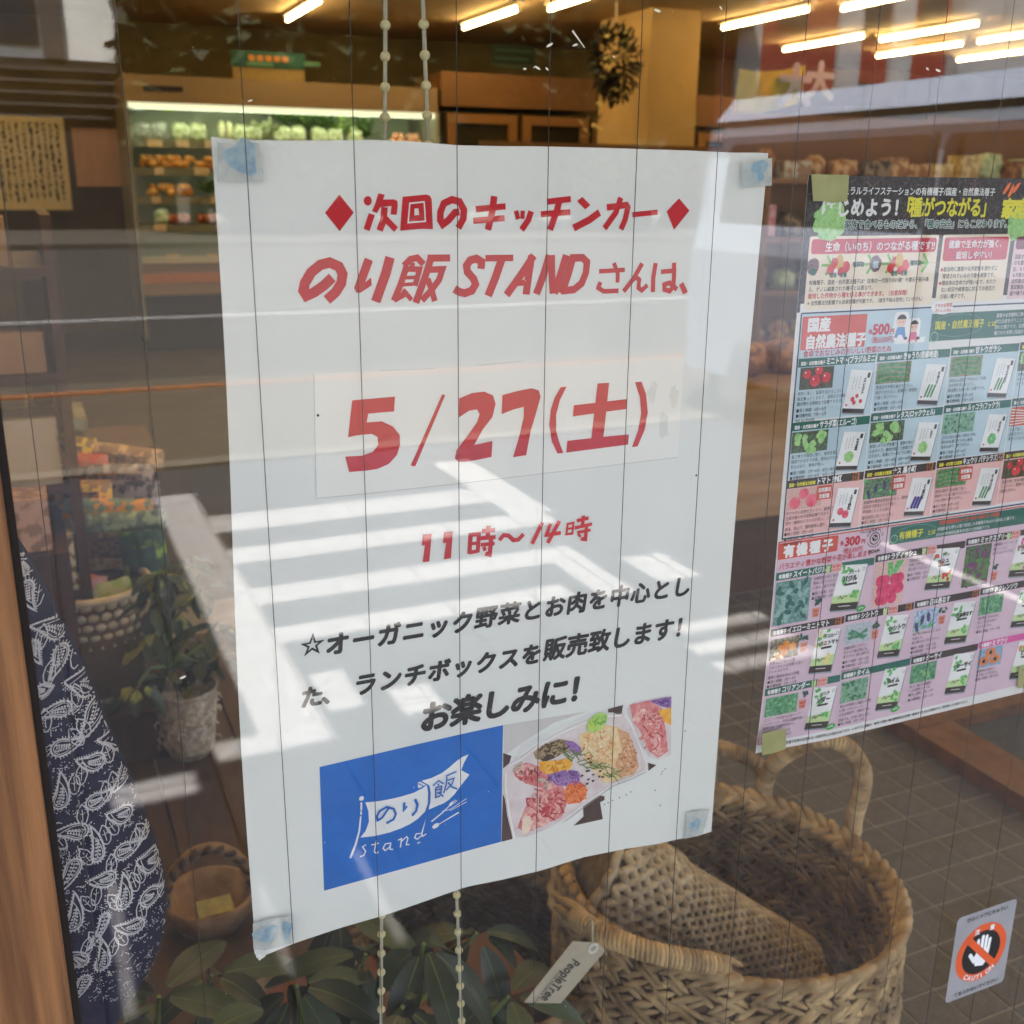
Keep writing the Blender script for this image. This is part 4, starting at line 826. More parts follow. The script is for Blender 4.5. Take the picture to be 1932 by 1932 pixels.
cell(1.2, 316.8, 61.2, 356.8, 'コリアンダー', 'spin', teal, mauve, YK, ('エスニック料理の必須ハーブ', '(パクチー)で、効用は健康作用、', '健胃作用、抗菌作用あり。', '■蒔く時期：3月～5月', '■収穫時期：5月～10月'), 1, photo=(2.6, 324, 28, 338), pk=(36, 323, 59, 353), badge=38, pot=(32, 330))
cell(62, 315.8, 122, 356.6, 'タイム', 'herb', teal, mauve, YK, ('煮込み料理など幅広い料理', 'に使いやすいハーブ。', '丈夫な植物で、庭植えでも', '日陰でも。元気に育ちます。', '■蒔く時期：3月～11月'), 1, photo=(63, 323, 86, 339), pk=(95, 320, 119, 350))
cell(122.8, 315.6, 184.6, 356.4, 'ターサイ', 'spin', dkb, mauve, YK, ('寒さに強い中国野菜', 'いため物やスープに', '■蒔く時期：4月～11月', '■収穫時期：6月～12月'), 1, photo=(123.6, 322, 147, 336), pk=(158, 320, 182, 350))
cell(185.4, 315, 257, 356, 'ヒマワリ', 'sun', magenta, mauve, YK, ('観賞用のひまわり', '切り花にもできます。', '■蒔く時期：4月～6月'), 1, photo=(186.4, 321, 210, 336), pk=(221, 321, 245, 350))
Q.part = 'green_seal'
for u, v in ((72, 271), (57, 354.5), (113, 352.5)): dd(u, v, 4, M('print_seal', (70, 170, 80), .4), 10, 2.2, -.15, 0); Q.stroke([(u - 2, v + .2), (u, v - .6), (u + 2, v - .3)], .5, white, 11)
Q.part = 'small_print'
tx('※予告なく容量や粒数の変更あるいは販売休止の場合があります。※本チラシ掲載の／●蒔く時期／●収穫時期は目安期～暖地までを含んだ情報です。栽培地により異なります。', 12, 361.6, 2.5, ink, 3, .01, sq=.86)
Q.finish(flyer)
cI2 = crop(1500, 240, 3.086)
tape([cI2(570, 376), cI2(812, 380), cI2(806, 470), cI2(798, 548), cI2(700, 560), cI2(660, 548), cI2(582, 548)], flyer, [tapey, tapeb])
cJ = crop(1550, 1000, 3.354)
tape([cJ(108, 1755), cJ(190, 1735), cJ(272, 1722), cJ(274, 1860), cJ(190, 1890), cJ(110, 1905)], flyer, [tapey, tapeb])
tape([cJ(1895, 1310), cJ(2020, 1290), cJ(2020, 1420), cJ(1888, 1440)], flyer, [tapey, tapeb])
# ============================================================ THE STICKER
cS = crop(1780, 1350, 2.488)
SY = -0.0006
def surfS(x, z, h): return Vector((x, SY - h, z))
pS = lambda x, y: (lambda p: (p.x, p.z))(at(*cS(x, y), Y=SY))
stk = empty('caution_sticker', (at(*cS(640, 1560), Y=SY).x, SY, at(*cS(600, 1760), Y=SY).z), 'silver sticker with a barred white hand in an orange ring on the glass', 'sticker')
silver = M('sticker_silver', (158, 158, 162), .35, metal=.1); so_ = M('sticker_orange', (222, 92, 44), .4)
a0, a1 = .6125, .6765; z1_, z0_ = .8055, .7245
b = MB(); q = Print(surfS, .00006); q.part = 'backing'
q.rrect(a0, z0_, a1, z1_, .004, silver, 1)
q.part = 'ring'; cx_, cz_ = (a0 + a1) / 2, (z0_ + z1_) / 2 - .001
ring_o = lambda r, mat, l: q.disc((cx_, cz_), r, mat, l, n=40)
ring_o(.0272, so_, 2); ring_o(.0205, blk, 3)
q.part = 'hand'
H = lambda x, z: (cx_ + x * .001, cz_ + z * .001)
q.poly([H(*p) for p in ((-8, -3), (-5, -12), (4, -14), (8, -9), (9, 2), (-4, 2))], white, 4)
for x0, z0, x1, z1 in ((-4, 0, -5, 12.5), (-.2, 0, -.4, 15), (3.6, 0, 3.8, 14), (7.2, 0, 7.8, 10.5)): q.stroke([H(x0, z0), H(x1, z1)], .0032, white, 4); q.disc(H(x1, z1), .0016, white, 4)
q.stroke([H(-6, -8), H(-12, .5)], .0036, white, 4); q.disc(H(-12, .5), .0018, white, 4)
q.part = 'bar'; q.stroke([H(-16, 16), H(16, -16)], .0062, so_, 6)
q.part = 'lettering'
for i, ch in enumerate('CAUTION'):
    t = R(-126 + i * 12); c = (cx_ + .0240 * math.cos(t), cz_ + .0240 * math.sin(t)); xd = (-math.sin(t), math.cos(t)); yd = (-math.cos(t), -math.sin(t))
    q.text(ch, c[0] - xd[0] * .0018 - yd[0] * .002, c[1] - xd[1] * .0018 - yd[1] * .002, .0062, white, 7, xd, yd, bold=.03)
for ch, t in (('注', R(112)), ('意', R(68))):
    c = (cx_ + .0215 * math.cos(t), cz_ + .0215 * math.sin(t)); q.text(ch, c[0] - .0028, c[1] - .0005, .0056, white, 7, bold=.03)
for i, ch in enumerate('ひらくドアにちゅうい'): q.text(ch, a0 + .0105 + i * .0044, z1_ - .0072, .0046, blk, 4, bold=.02)
for i, ch in enumerate('てをふれないでください'): q.text(ch, a0 + .0085 + i * .0044, z0_ + .0032, .0046, blk, 4, bold=.02)
q.finish(stk)

# ============================================================ THE SHOP INSIDE
def rc(x0, y0, x1, y1, Y):
    a, b_, c, d = at(x0, y0, Y=Y), at(x1, y0, Y=Y), at(x0, y1, Y=Y), at(x1, y1, Y=Y)
    return (a.x + c.x) / 2, (b_.x + d.x) / 2, (c.z + d.z) / 2, (a.z + b_.z) / 2
def struct(name, mb, mat, kind='structure'): return tag(mb.build(name, mat), kind=kind)
wallm = M('brown_wall', (108, 92, 56), .8, rgb2=(94, 78, 46), scale=2.5); ceilm = M('ceiling_board', (186, 158, 120), .85, rgb2=(176, 146, 108), scale=2)
groutm = M('floor_grout', (150, 140, 130), .8); tilem = M('floor_tile', (76, 74, 73), .5, rgb2=(96, 92, 90), scale=160, tone=True)
CEIL = 2.74
b = MB(); b.box(-2.6, 13, 0.4, 10.6, -.12, -.004); struct('floor', b, M('shop_floor_slab', (72, 62, 52), .55, rgb2=(60, 52, 44), scale=3))
b = MB(); b.box(-2.6, 13, .0, 10.6, CEIL, CEIL + .1); struct('ceiling', b, ceilm)
b = MB(); b.box(-2.6, 13, 10.4, 10.55, 0, CEIL); struct('wall_back', b, wallm)
b = MB(); b.box(-2.7, -2.55, 0, 10.4, 0, CEIL); struct('wall_left', b, wallm)
b = MB(); b.box(12.9, 13.05, 0, 10.4, 0, CEIL); struct('wall_right', b, wallm)
b = MB(); b.box(-2.7, 13.05, -.02, .12, 2.72, 3.0); b.box(-2.7, -.162, -.02, .12, 0, 2.72); b.box(6.0, 13.05, -.02, .12, 0, 2.72); b.box(-.16, 6.0, -.01, .09, 0, .215)
struct('shop_front_wall', b, M('shop_render', (176, 160, 138), .85, rgb2=(160, 146, 124), scale=3))
b = MB(); b.box(-2.7, 13.05, 0, 10.55, CEIL + .1, 3.0); struct('shop_roof', b, M('roof_felt', (90, 88, 86), .9))
# floor tiles by the door, 8.7 cm pitch, picked out one by one
sl_ = MB(); sl_.box(-0.9, 3.2, .12, 3.0, -.004, .0); sl_ = tag(sl_.build('tile_bed', groutm), kind='structure')
tb = MB(); p_ = .0872; tb.box(-p_ / 2 + .0025, p_ / 2 - .0025, -p_ / 2 + .0025, p_ / 2 - .0025, 0, .0015); tme = None
n_t = 0
big = MB()
for i in range(20):
    for j in range(24):
        x, y = 1.20 + i * p_, .40 + j * p_
        if x < 1.95 and y < 1.9 and n_t < 296:
            if tme is None: to = tb.build('tile', tilem, sl_); tme = to.data
            else: to = link('tile', tme, sl_)
            to.location = (x, y, random.uniform(-.0006, .0004)); n_t += 1
        else: big.tone = random.uniform(.8, 1.1); big.box(x - p_ / 2 + .003, x + p_ / 2 - .003, y - p_ / 2 + .003, y + p_ / 2 - .003, 0.0002, .0015)
o = big.build('far_tiles', tilem, sl_); tag(o, kind='stuff')
# recessed entrance mat in a wooden frame
mat_ = empty('entrance_mat', (2.6, .9, 0), 'grey entrance mat inside a brown wooden border, right of the large basket', 'door mat')
b = MB(); b.box(1.93, 2.06, .1, 1.30, .004, .045); b.box(1.93, 3.6, 1.302, 1.46, .004, .046); b.build('border', M('mat_border', (118, 76, 44), .5, rgb2=(96, 60, 34), scale=6, stretch=(3, 3, 3)), mat_, world=True)
b = MB(); b.box(2.062, 3.6, .1, 1.30, .004, .016); b.build('mat', M('mat_grey', (84, 84, 80), .95, rgb2=(60, 60, 58), scale=300), mat_, world=True)

# --- ceiling lights
tubem = M('warm_tube', (255, 226, 156), .5, var=0, emit=5.6); battm = M('batten_white', (222, 208, 184), .6)
def lamp(x, y0, y1, first=[None]):
    if first[0] is None:
        e = empty('ceiling_light', (x, (y0 + y1) / 2, CEIL), 'bare warm fluorescent tube under the shop ceiling', 'ceiling light', 'bare tubes under the shop ceiling')
        b = MB(); b.box(-.03, .03, -.62, .62, -.03, 0); b.box(-.012, .012, -.60, -.575, -.075, -.03); b.box(-.012, .012, .575, .60, -.075, -.03); b.build('batten', battm, e)
        b = MB(); b.tube([(0, -.575, -.058), (0, .575, -.058)], .0155, 10); b.build('tube', tubem, e); first[0] = e
    else: e = copy_tree(first[0]); e.location = (x, (y0 + y1) / 2, CEIL)
    return e
LT = [(2.27, 8.10, 9.25), (3.76, 7.81, 9.01), (3.98, 6.55, 7.75), (5.75, 6.79, 7.95), (5.97, 5.5, 6.7), (7.16, 7.77, 8.94), (7.47, 6.72, 7.96), (8.33, 7.78, 8.90), (9.30, 7.6, 8.8), (8.34, 6.42, 7.6), (9.9, 6.3, 7.5), (2.27, 6.0, 7.2),
      (0.6, 4.6, 5.8), (0.5, 7.0, 8.2), (-0.4, 8.0, 9.2), (0.2, 2.9, 4.1), (-.15, .5, 1.7), (1.35, .5, 1.7), (3.8, 3.9, 5.1), (6.0, 3.2, 4.4), (8.4, 4.4, 5.6), (3.8, 1.4, 2.6), (0.6, 1.6, 2.8)]  # tubes added out of view to brighten the shop and window display
ORDL = 'first second third fourth fifth sixth seventh eighth ninth tenth eleventh twelfth thirteenth fourteenth'.split()
LN = ['warm tube over the produce case, left end of the ceiling', 'warm tube left of the flower ball, in front of the fridge', 'warm tube nearest the top edge above the fridge', 'warm tube just right of the cream column', 'warm tube meeting the top edge right of the column', 'warm tube above the yellow banner, lower of its row', 'long warm tube right of the banner row, upper end', 'thin far warm tube below the long one', 'faint far tube at the right edge, lowest of all', 'right-hand tube cut by the picture edge']
for i, t in enumerate(LT):
    e = lamp(*t)
    e['label'] = LN[i] if i < len(LN) else 'warm tube above the top edge, %s of the unseen ones' % ORDL[i - len(LN)]
# --- open chilled case at the back
cw = M('case_white', (206, 204, 184), .5, var=.05); cd = M('case_beige', (156, 130, 100), .6, var=.06); cdk = M('case_kick', (34, 34, 38), .6); cor = M('case_orange_band', (206, 132, 62), .6); cing = M('case_inside', (176, 182, 160), .55, var=.06)
casel = M('case_light', (240, 244, 205), .5, var=0, emit=0.13); tagm = M('price_card', (226, 200, 168), .6)
YF = 9.0; X0_, X1_ = at(250, 300, Y=YF).x, at(822, 200, Y=YF).x
case = empty('chilled_display_case', ((X0_ + X1_) / 2, YF + .4, 0), 'open chilled case of vegetables with a lit top and five shelves at the back wall', 'display case')
b = MB(); b.box(X0_, X1_, YF + .75, YF + .82, .2, 2.16); b.build('back_panel', cing, case, world=True)
b = MB(); b.box(X0_ - .02, X1_ + .02, YF, YF + .82, 1.975, 2.18); b.build('header', cd, case, world=True)
b = MB(); b.box(X0_, X1_, YF + .02, YF + .05, 1.93, 1.974); b.build('light_strip', casel, case, world=True)
b = MB(); b.tube([(X0_ + .05, YF + .16, 1.95), (X1_ - .05, YF + .16, 1.95)], .014, 8); b.build('hidden_fill_tube', M('fill_tube', (236, 255, 214), .5, var=0, emit=2.0), case, world=True)  # added tube behind the header, there to brighten the produce
for i, x in enumerate((X0_ - .03, X1_)):
    b = MB(); b.box(x, x + .03, YF - .01, YF + .82, .1, 1.974); b.build('side_panel', M('case_side', (150, 146, 130), .4), case, world=True)
b = MB(); b.box(X0_, X1_, YF, YF + .8, .46, .72); b.build('base', cd, case, world=True)
b = MB(); b.box(X0_, X1_, YF - .006, YF - .001, .56, .64); b.build('orange_band', cor, case, world=True)
b = MB(); b.box(X0_, X1_, YF + .06, YF + .8, 0, .455); b.build('kick_plate', cdk, case, world=True)
b = MB(); b.box(X0_, X1_, YF - .03, YF, .73, .775); b.build('bumper', cw, case, world=True)
b = MB(); xx = at(270, 155, Y=YF).x; b.box(xx, xx + .3, YF - .008, YF - .002, 2.06, 2.10); b.build('display_panel', M('case_display', (40, 22, 20), .4), case, world=True)
SH = [1.675, 1.455, 1.225, 1.0]
for i, z in enumerate(SH):
    b = MB(); b.box(X0_ + .005, X1_ - .005, YF + .22, YF + .74, z, z + .022); b.build('shelf', M('shelf_grey', (120, 116, 100), .5), case, world=True)
    b = MB(); b.box(X0_ + .005, X1_ - .005, YF + .213, YF + .218, z - .034, z + .024); b.build('shelf_rail', M('shelf_rail', (132, 128, 110), .5), case, world=True)
    b = MB(); b.box(X0_ + .05, X1_ - .05, YF + .235, YF + .25, z - .012, z - .001); b.build('shelf_fill_glow', M('fill_strip', (240, 244, 214), .5, var=0, emit=0.7), case, world=True)  # added glowing strip behind the rail, brightens the lower shelves
rp = random.Random(8)
for z, n in zip(SH + [.75], (10, 7, 7, 6, 6)):
    for i in range(n):
        x = X0_ + .12 + (X1_ - X0_ - .2) * (i + rp.random() * .5) / n
        b = MB(); b.box(x, x + rp.uniform(.07, .12), YF + .205, YF + .217, z - .03, z + .03); b.build('price_tag', tagm, case, world=True)
green = M('veg_green', (92, 122, 58), .6, rgb2=(168, 188, 120), scale=28); dgreen = M('veg_dark_green', (40, 66, 30), .6, rgb2=(104, 132, 72), scale=36); wrap = M('veg_wrap', (226, 228, 206), .25, rgb2=(160, 176, 120), scale=22)
orange_ = M('orange_fruit', (232, 140, 40), .45, rgb2=(244, 196, 120), scale=30); redv = M('red_veg', (150, 52, 34), .4, rgb2=(196, 120, 70), scale=24); daik = M('radish_white', (236, 232, 200), .4, rgb2=(220, 220, 176), scale=12); lim_ = M('lime_pack', (160, 206, 40), .4, rgb2=(196, 226, 90), scale=24); mushm = M('mushroom_pack', (120, 124, 120), .4, rgb2=(196, 200, 196), scale=30)
def pile(name, mat, x, y, z, kind, label, cat, group, s=1.0):
    b = MB(); r0 = random.Random(int(x * 1000 + z * 77))
    if kind == 'bag': b.lump((x, y, z + .07 * s), .075 * s, .05, .075 * s, .35, 2.5, r0.random() * 9)
    elif kind == 'balls':
        for k in range(7): b.ball((x + r0.uniform(-.08, .08) * s, y + r0.uniform(-.05, .05), z + .035 + .05 * (k // 4) * s), .036 * s, 8, 6)
    elif kind == 'leaves':
        for k in range(46):
            d = Vector((r0.uniform(-1, 1), r0.uniform(-.6, .2), r0.uniform(.1, 1))).normalized(); c = Vector((x, y, z + .03)) + Vector((d.x * .11, d.y * .06, d.z * .16)) * s * r0.uniform(.3, 1)
            _, u, w = frame_of(d); b.ell(c, d * .045 * s, u * .022 * s, w * .003, 6, 4)
    elif kind == 'sticks':
        for k in (-1, 1): b.tube([(x + k * .032, y, z + .01), (x + k * .034, y - .01, z + .17 * s), (x + k * .03, y, z + .2 * s)], [.02, .031, .012], 10)
    elif kind == 'tomato':
        for k in range(3): b.ball((x + (k - 1) * .06, y + r0.uniform(-.02, .02), z + .045), .045, 10, 7)
    return thing(name, b, mat, label, cat, group, smooth=True)
zt = SH[0] + .024; Yp = YF + .36
def rowx(px): return at(px, 240, Y=Yp).x
PR = [(270, zt, 'bag', mushm, 'mushroom_pack', 'grey mushroom pack at the left end of the top shelf'), (300, zt, 'bag', mushm, 'mushroom_pack', 'second grey mushroom pack on the top shelf'), (262, zt + .22, 'bag', mushm, 'mushroom_pack', 'grey pack hanging at the upper left of the case'), (340, zt, 'bag', wrap, 'greens_bag', 'clear bag of pale greens under the tilted card'),
      (372, zt, 'bag', wrap, 'greens_bag', 'clear bag of pale greens left of the white radishes'), (425, zt - .03, 'sticks', daik, 'white_radish', 'pair of white radishes standing on the top shelf'), (455, zt, 'bag', wrap, 'greens_bag', 'small white pack right of the radishes'), (478, zt, 'bag', wrap, 'greens_bag', 'white wrapped pack near the wire'),
      (500, zt, 'leaves', wrap, 'leafy_greens', 'pale leafy bunch below the dark greens'), (530, zt, 'bag', wrap, 'greens_bag', 'clear pack of sprouts below the dark leaves'), (540, zt + .12, 'leaves', dgreen, 'leafy_greens', 'dark leafy greens in the middle of the case'), (575, zt + .1, 'leaves', dgreen, 'leafy_greens', 'second bunch of dark leafy greens'), (610, zt + .1, 'leaves', dgreen, 'leafy_greens', 'third bunch of dark leafy greens'),
      (645, zt + .06, 'leaves', green, 'leafy_greens', 'bright leafy greens right of the dark bunches'), (560, zt, 'bag', wrap, 'greens_bag', 'white-tipped pack in front of the dark leaves'), (600, zt, 'bag', wrap, 'greens_bag', 'white stems pack, third from the left chain'), (632, zt, 'bag', wrap, 'greens_bag', 'white stems pack, second from the left chain'), (668, zt, 'bag', wrap, 'greens_bag', 'clear pack of greens beside the left bead chain'),
      (690, zt + .03, 'leaves', dgreen, 'leafy_greens', 'loose dark leaves beside the left bead chain'), (745, zt, 'balls', M('orange_pack', (214, 120, 84), .45, rgb2=(240, 200, 170), scale=40), 'carrot_pack', 'pink and orange packs between the two bead chains'), (775, zt, 'balls', MATS['orange_pack'], 'carrot_pack', 'orange packs left of the right bead chain'), (330, zt + .25, 'bag', lim_, 'lime_pack', 'bright lime pack at the top of the case')]
for px, z, k, mt, nm, lb in PR: pile(nm, mt, rowx(px), Yp + (.2 if z > zt + .15 else 0), z, k, lb, nm.replace('_', ' '), 'packs of vegetables in the chilled case', 1.0 if k != 'leaves' else 1.15)
for zi, z, items in ((1, SH[1] + .024, ((272, 'balls', orange_), (302, 'balls', orange_), (330, 'balls', orange_), (355, 'balls', orange_), (378, 'balls', orange_), (400, 'balls', orange_))), (2, SH[2] + .024, ((285, 'balls', orange_), (318, 'balls', orange_), (345, 'balls', orange_), (385, 'leaves', dgreen))), (3, SH[3] + .024, ((322, 'tomato', redv), (380, 'tomato', redv), (290, 'bag', wrap)))):
    for i, (px, k, mt) in enumerate(items):
        nm = {'balls': 'orange_bag', 'tomato': 'red_onions', 'leaves': 'leafy_greens', 'bag': 'greens_bag'}[k]
        pile(nm, mt, rowx(px), Yp, z, k, '%s on the %s shelf of the chilled case, %s from its left end' % ({'balls': 'orange fruit heap', 'tomato': 'dark red vegetables', 'leaves': 'dark leafy bunch', 'bag': 'pale wrapped pack'}[k], ('second', 'third', 'fourth')[zi - 1], ('first', 'second', 'third', 'fourth', 'fifth', 'sixth')[i]), nm.replace('_', ' '), 'packs of vegetables in the chilled case', .85)
# --- signs and sheets on the back wall
def board(name, x0, y0, x1, y1, Y, mat, label, cat, th=.02):
    a, c, z0, z1 = rc(x0, y0, x1, y1, Y); e = empty(name, ((a + c) / 2, Y, z0), label, cat)
    b = MB(); b.box(a, c, Y, Y + th, z0, z1); b.build('panel', mat, e, world=True); return e, a, c, z0, z1
signg = M('sign_green', (30, 84, 74), .5); signk = M('sign_khaki', (150, 126, 76), .6); print_o = M('sign_orange', (196, 130, 60), .5); print_g = M('sign_pale', (90, 136, 110), .5)
e, a, c, z0, z1 = board('produce_sign', 437, 98, 576, 128, 9.15, signg, 'teal sign board standing on top of the chilled case', 'sign')
b = MB(); b.box(a + .01, c - .01, 9.16, 9.18, z0 - .22, z0); b.build('lower_panel', signk, e, world=True)
b = MB(); rr = random.Random(2)
for k in range(5): b.box(a + .14 + k * .07, a + .19 + k * .07, 9.142, 9.148, z0 + .05, z1 - .03)
b.build('lettering', print_o, e, world=True); b = MB(); b.box(a + .12, a + .34, 9.142, 9.148, z0 + .01, z0 + .04); b.box(a + .6, a + .74, 9.142, 9.148, z0 + .03, z1 - .06); b.build('lettering', print_g, e, world=True)
e, a, c, z0, z1 = board('hanging_sign', 928, 84, 1010, 122, 9.3, M('sign_dark', (34, 46, 38), .6), 'small dark green sign on the brown wall above the glass-door fridge', 'sign')
b = MB(); 
for k in range(3): b.box(a + .03, c - .04 - .03 * k, 9.292, 9.298, z1 - .06 - k * .07, z1 - .045 - k * .07)
b.build('lettering', M('sign_dim_green', (60, 92, 76), .6), e, world=True)
e, a, c, z0, z1 = board('calligraphy_sheet', -28, 220, 128, 396, 9.9, M('calligraphy_paper', (238, 220, 176), .8, var=.08, scale=3), 'cream sheet covered in columns of black brush writing, far left wall', 'poster', .01)
b = MB(); rr = random.Random(6)
for i in range(17):
    x = c - .06 - i * .052
    z = z1 - .05
    while z > z0 + .1:
        h = rr.uniform(.012, .05); w = rr.uniform(.003, .012); b.obox((x + rr.uniform(-.006, .006), 9.893, z - h / 2), (w, 0, rr.uniform(-.004, .004)), (0, .002, 0), (rr.uniform(-.004, .004), 0, h / 2))
        if rr.random() < .3: b.obox((x, 9.891, z), (.017, 0, .003), (0, .002, 0), (0, 0, .004))
        z -= h + rr.uniform(.004, .02)
o = b.build('brush_writing', blk, e, world=True)
board('pink_sheet', 140, 243, 232, 352, 9.9, M('pink_notice', (206, 160, 136), .8, var=.12, scale=3, stretch=(12, 1, 1)), 'dull pink sheet on the wall beside the chilled case', 'poster', .01)
# --- glass-door fridge, column, second fridge
frm = M('fridge_frame', (150, 104, 60), .5, var=.08); frd = M('fridge_dark', (56, 48, 34), .25, var=.15); frh = M('fridge_header', (132, 92, 56), .6); hndl = M('handle_pale', (206, 206, 150), .4)
bot = [M('bottle_%d' % i, c_, .4) for i, c_ in enumerate(((120, 90, 60), (90, 70, 40), (160, 130, 100), (110, 60, 40)))]
def fridge(x0, y0, x1, Y, nd, label, zt_):
    a = at(x0, y0, Y=Y).x; c = at(x1, y0, Y=Y).x; zt2 = zt_
    e = empty('glass_door_fridge', ((a + c) / 2, Y + .35, 0), label, 'fridge')
    b = MB(); b.box(a, c, Y + .06, Y + .7, 0, zt2 - .32); b.build('cabinet', frd, e, world=True)
    b = MB(); b.box(a - .03, c + .03, Y - .02, Y + .7, zt2 - .28, zt2); b.build('header', frh, e, world=True)
    w = (c - a) / nd
    for i in range(nd):
        p, q = a + i * w + .03, a + (i + 1) * w - .03; d = empty('door', (p, Y, .1), None, None); d.parent = e; d.location = Vector((p, Y, .1)) - e.location
        b = MB(); z0, z1 = .1, zt2 - .34; o0 = Vector((p, Y, .1))
        for bx in ((p, p + .08, z0, z1), (q - .08, q, z0, z1), (p + .081, q - .081, z1 - .08, z1), (p + .081, q - .081, z0, z0 + .08)): b.box(bx[0] - p, bx[1] - p, 0, .05, bx[2] - .1, bx[3] - .1)
        b.build('door_frame', frm, d)
        b = MB(); b.box(q - .05 - p, q - .025 - p, -.05, -.02, .85 if nd > 1 else .5, 1.45 if nd > 1 else 1.25); b.build('handle', hndl, d)
    b = MB(); rr = random.Random(int(a * 10))
    for k in range(int((c - a) / .055)):
        b.m = rr.randint(0, 3); h = rr.uniform(.12, .24); x = a + .05 + k * .055
        b.tube([(x, Y + .055, 1.42), (x, Y + .055, 1.42 + h * .65), (x, Y + .055, 1.42 + h)], [.018, .018, .007], 7)
    o = b.build('bottles', bot, e, world=True); tag(o, kind='stuff')
    return e
fridge(838, 200, 1118, 9.0, 2, 'brown framed fridge with two glass doors against the back wall', 2.32)
fridge(1318, 200, 1392, 8.9, 1, 'narrow fridge behind the cream column, with a lit pale handle', 2.22)
fridge(1122, 200, 1160, 9.3, 1, 'slim dark fridge squeezed between the two-door fridge and the column', 2.0)
colm = M('column_cream', (200, 166, 112), .8, rgb2=(192, 156, 104), scale=2)
xc = at(1226, 120, Y=7.6).x; xc2 = at(1318, 120, Y=7.6).x
b = MB(); b.box(xc, xc2, 7.6, 8.45, 0, CEIL); thing('square_column', b, colm, 'cream painted square column rising to the ceiling behind the notice', 'column')
# flower ball
px_, pz_ = at(1160, 118, Y=7.5).x, at(1160, 118, Y=7.5).z
e = empty('dried_flower_ball', (px_, 7.5, pz_ - .3), 'dark hanging ball of dried leaves with pale petals, left of the cream column', 'hanging plant')
b = MB(); rr = random.Random(3)
for k in range(420):
    d = Vector((rr.gauss(0, 1), rr.gauss(0, 1), rr.gauss(0, 1))).normalized(); r_ = rr.uniform(.6, 1) * .27; c = Vector((px_, 7.5, pz_)) + Vector((d.x * r_ * .85, d.y * r_ * .7, d.z * r_ * 1.15))
    _, u, w = frame_of(d + Vector((rr.uniform(-.6, .6), rr.uniform(-.6, .6), rr.uniform(-.8, .2)))); b.ell(c, _ * .045, u * .02, w * .004, 5, 3)
o = b.build('leaves', M('dry_leaf', (26, 18, 10), .9, rgb2=(44, 34, 18), scale=14), e, world=True); tag(o, kind='stuff')
b = MB()
for k in range(12):
    c = Vector((px_ - .12 + rr.uniform(-.14, .1), 7.28 + rr.uniform(-.03, .03), pz_ + rr.uniform(-.25, .26))); _, u, w = frame_of((rr.uniform(-1, 1), -.6, rr.uniform(-1, 1))); b.ell(c, _ * .03, u * .018, w * .004, 5, 3)
for k in range(12):
    c = Vector((px_ - .22 + rr.uniform(-.12, .06), 7.4, pz_ - .25 - rr.random() * .35)); _, u, w = frame_of((rr.uniform(-1, 1), -.6, rr.uniform(-1, 1))); b.ell(c, _ * .03, u * .016, w * .004, 5, 3)
o = b.build('petals', M('dry_petal', (206, 180, 130), .7, rgb2=(120, 130, 70), scale=14), e, world=True); tag(o, kind='stuff')
b = MB(); b.tube([(px_, 7.5, pz_ + .28), (px_, 7.5, CEIL)], .004, 5); b.build('cord', battm, e, world=True)
# yellow banner
def banner(Qp, Y, mat, label, chars):
    v = [at(*q, Y=Y) for q in Qp]; lo = min(q.z for q in v); e = empty('cloth_banner', (sum(q.x for q in v) / 4, Y, lo), label, 'banner')
    b = MB(); n = 14; vs = []; fs = []
    for j in range(n + 1):
        for i in range(n + 1):
            u, w = i / n, j / n; p = (v[0] * (1 - u) + v[1] * u) * (1 - w) + (v[3] * (1 - u) + v[2] * u) * w
            vs.append(p + Vector((0, .02 * math.sin(u * 9 + w * 3), -.03 * math.sin(u * math.pi) * (1 - w))))
    for j in range(n):
        for i in range(n): a = j * (n + 1) + i; fs.append((a, a + n + 1, a + n + 2, a + 1))
    b.add(vs, fs); b.add([q + Vector((0, .004, 0)) for q in vs], [f[::-1] for f in fs]); b.build('cloth', mat, e, smooth=True, world=True)
    q = Print(lambda x, z, h: Vector((x, Y - .03 - h, z)), .001); q.part = 'lettering'
    for ch, px, py, s_ in chars: p = at(px, py, Y=Y); q.text(ch, p.x, p.z, s_, M('banner_white', (176, 176, 206), .7), 1, bold=.05)
    q.finish(e); return e
banner([(1396, 130), (1521, 122), (1504, 196), (1390, 224)], 6.6, M('banner_yellow', (196, 186, 60), .8, var=.1, scale=5), 'yellow cloth banner with a white character, right of the cream column', [('大', 1462, 190, .31)])
banner([(1524, 124), (1700, 130), (1698, 200), (1506, 200)], 6.75, M('banner_brown', (72, 52, 32), .8), 'dark brown cloth banner beside the yellow one', [('大', 1512, 180, .29)])
# --- gondola shelves with goods
goodsm = [M('goods_%d' % i, c_, .5, rgb2=d_, scale=22, lo=.45, hi=.55) for i, (c_, d_) in enumerate((((176, 120, 70), (120, 80, 50)), ((206, 170, 120), (160, 110, 70)), ((150, 56, 44), (196, 110, 70)), ((84, 70, 56), (150, 130, 100)), ((196, 190, 170), (150, 120, 90)),
    ((214, 140, 60), (150, 90, 50)), ((90, 110, 70), (150, 160, 110)), ((120, 30, 50), (170, 80, 70)), ((226, 206, 150), (190, 160, 110)), ((60, 60, 70), (120, 110, 110)), ((220, 140, 150), (236, 190, 190)), ((150, 170, 120), (200, 206, 160))))]
shm = M('gondola_wood', (140, 100, 62), .6, var=.12, scale=4)
ORD = ['first', 'second', 'third', 'fourth', 'fifth', 'sixth', 'seventh', 'eighth', 'ninth', 'tenth'] + ['%dth' % i for i in range(11, 50)]
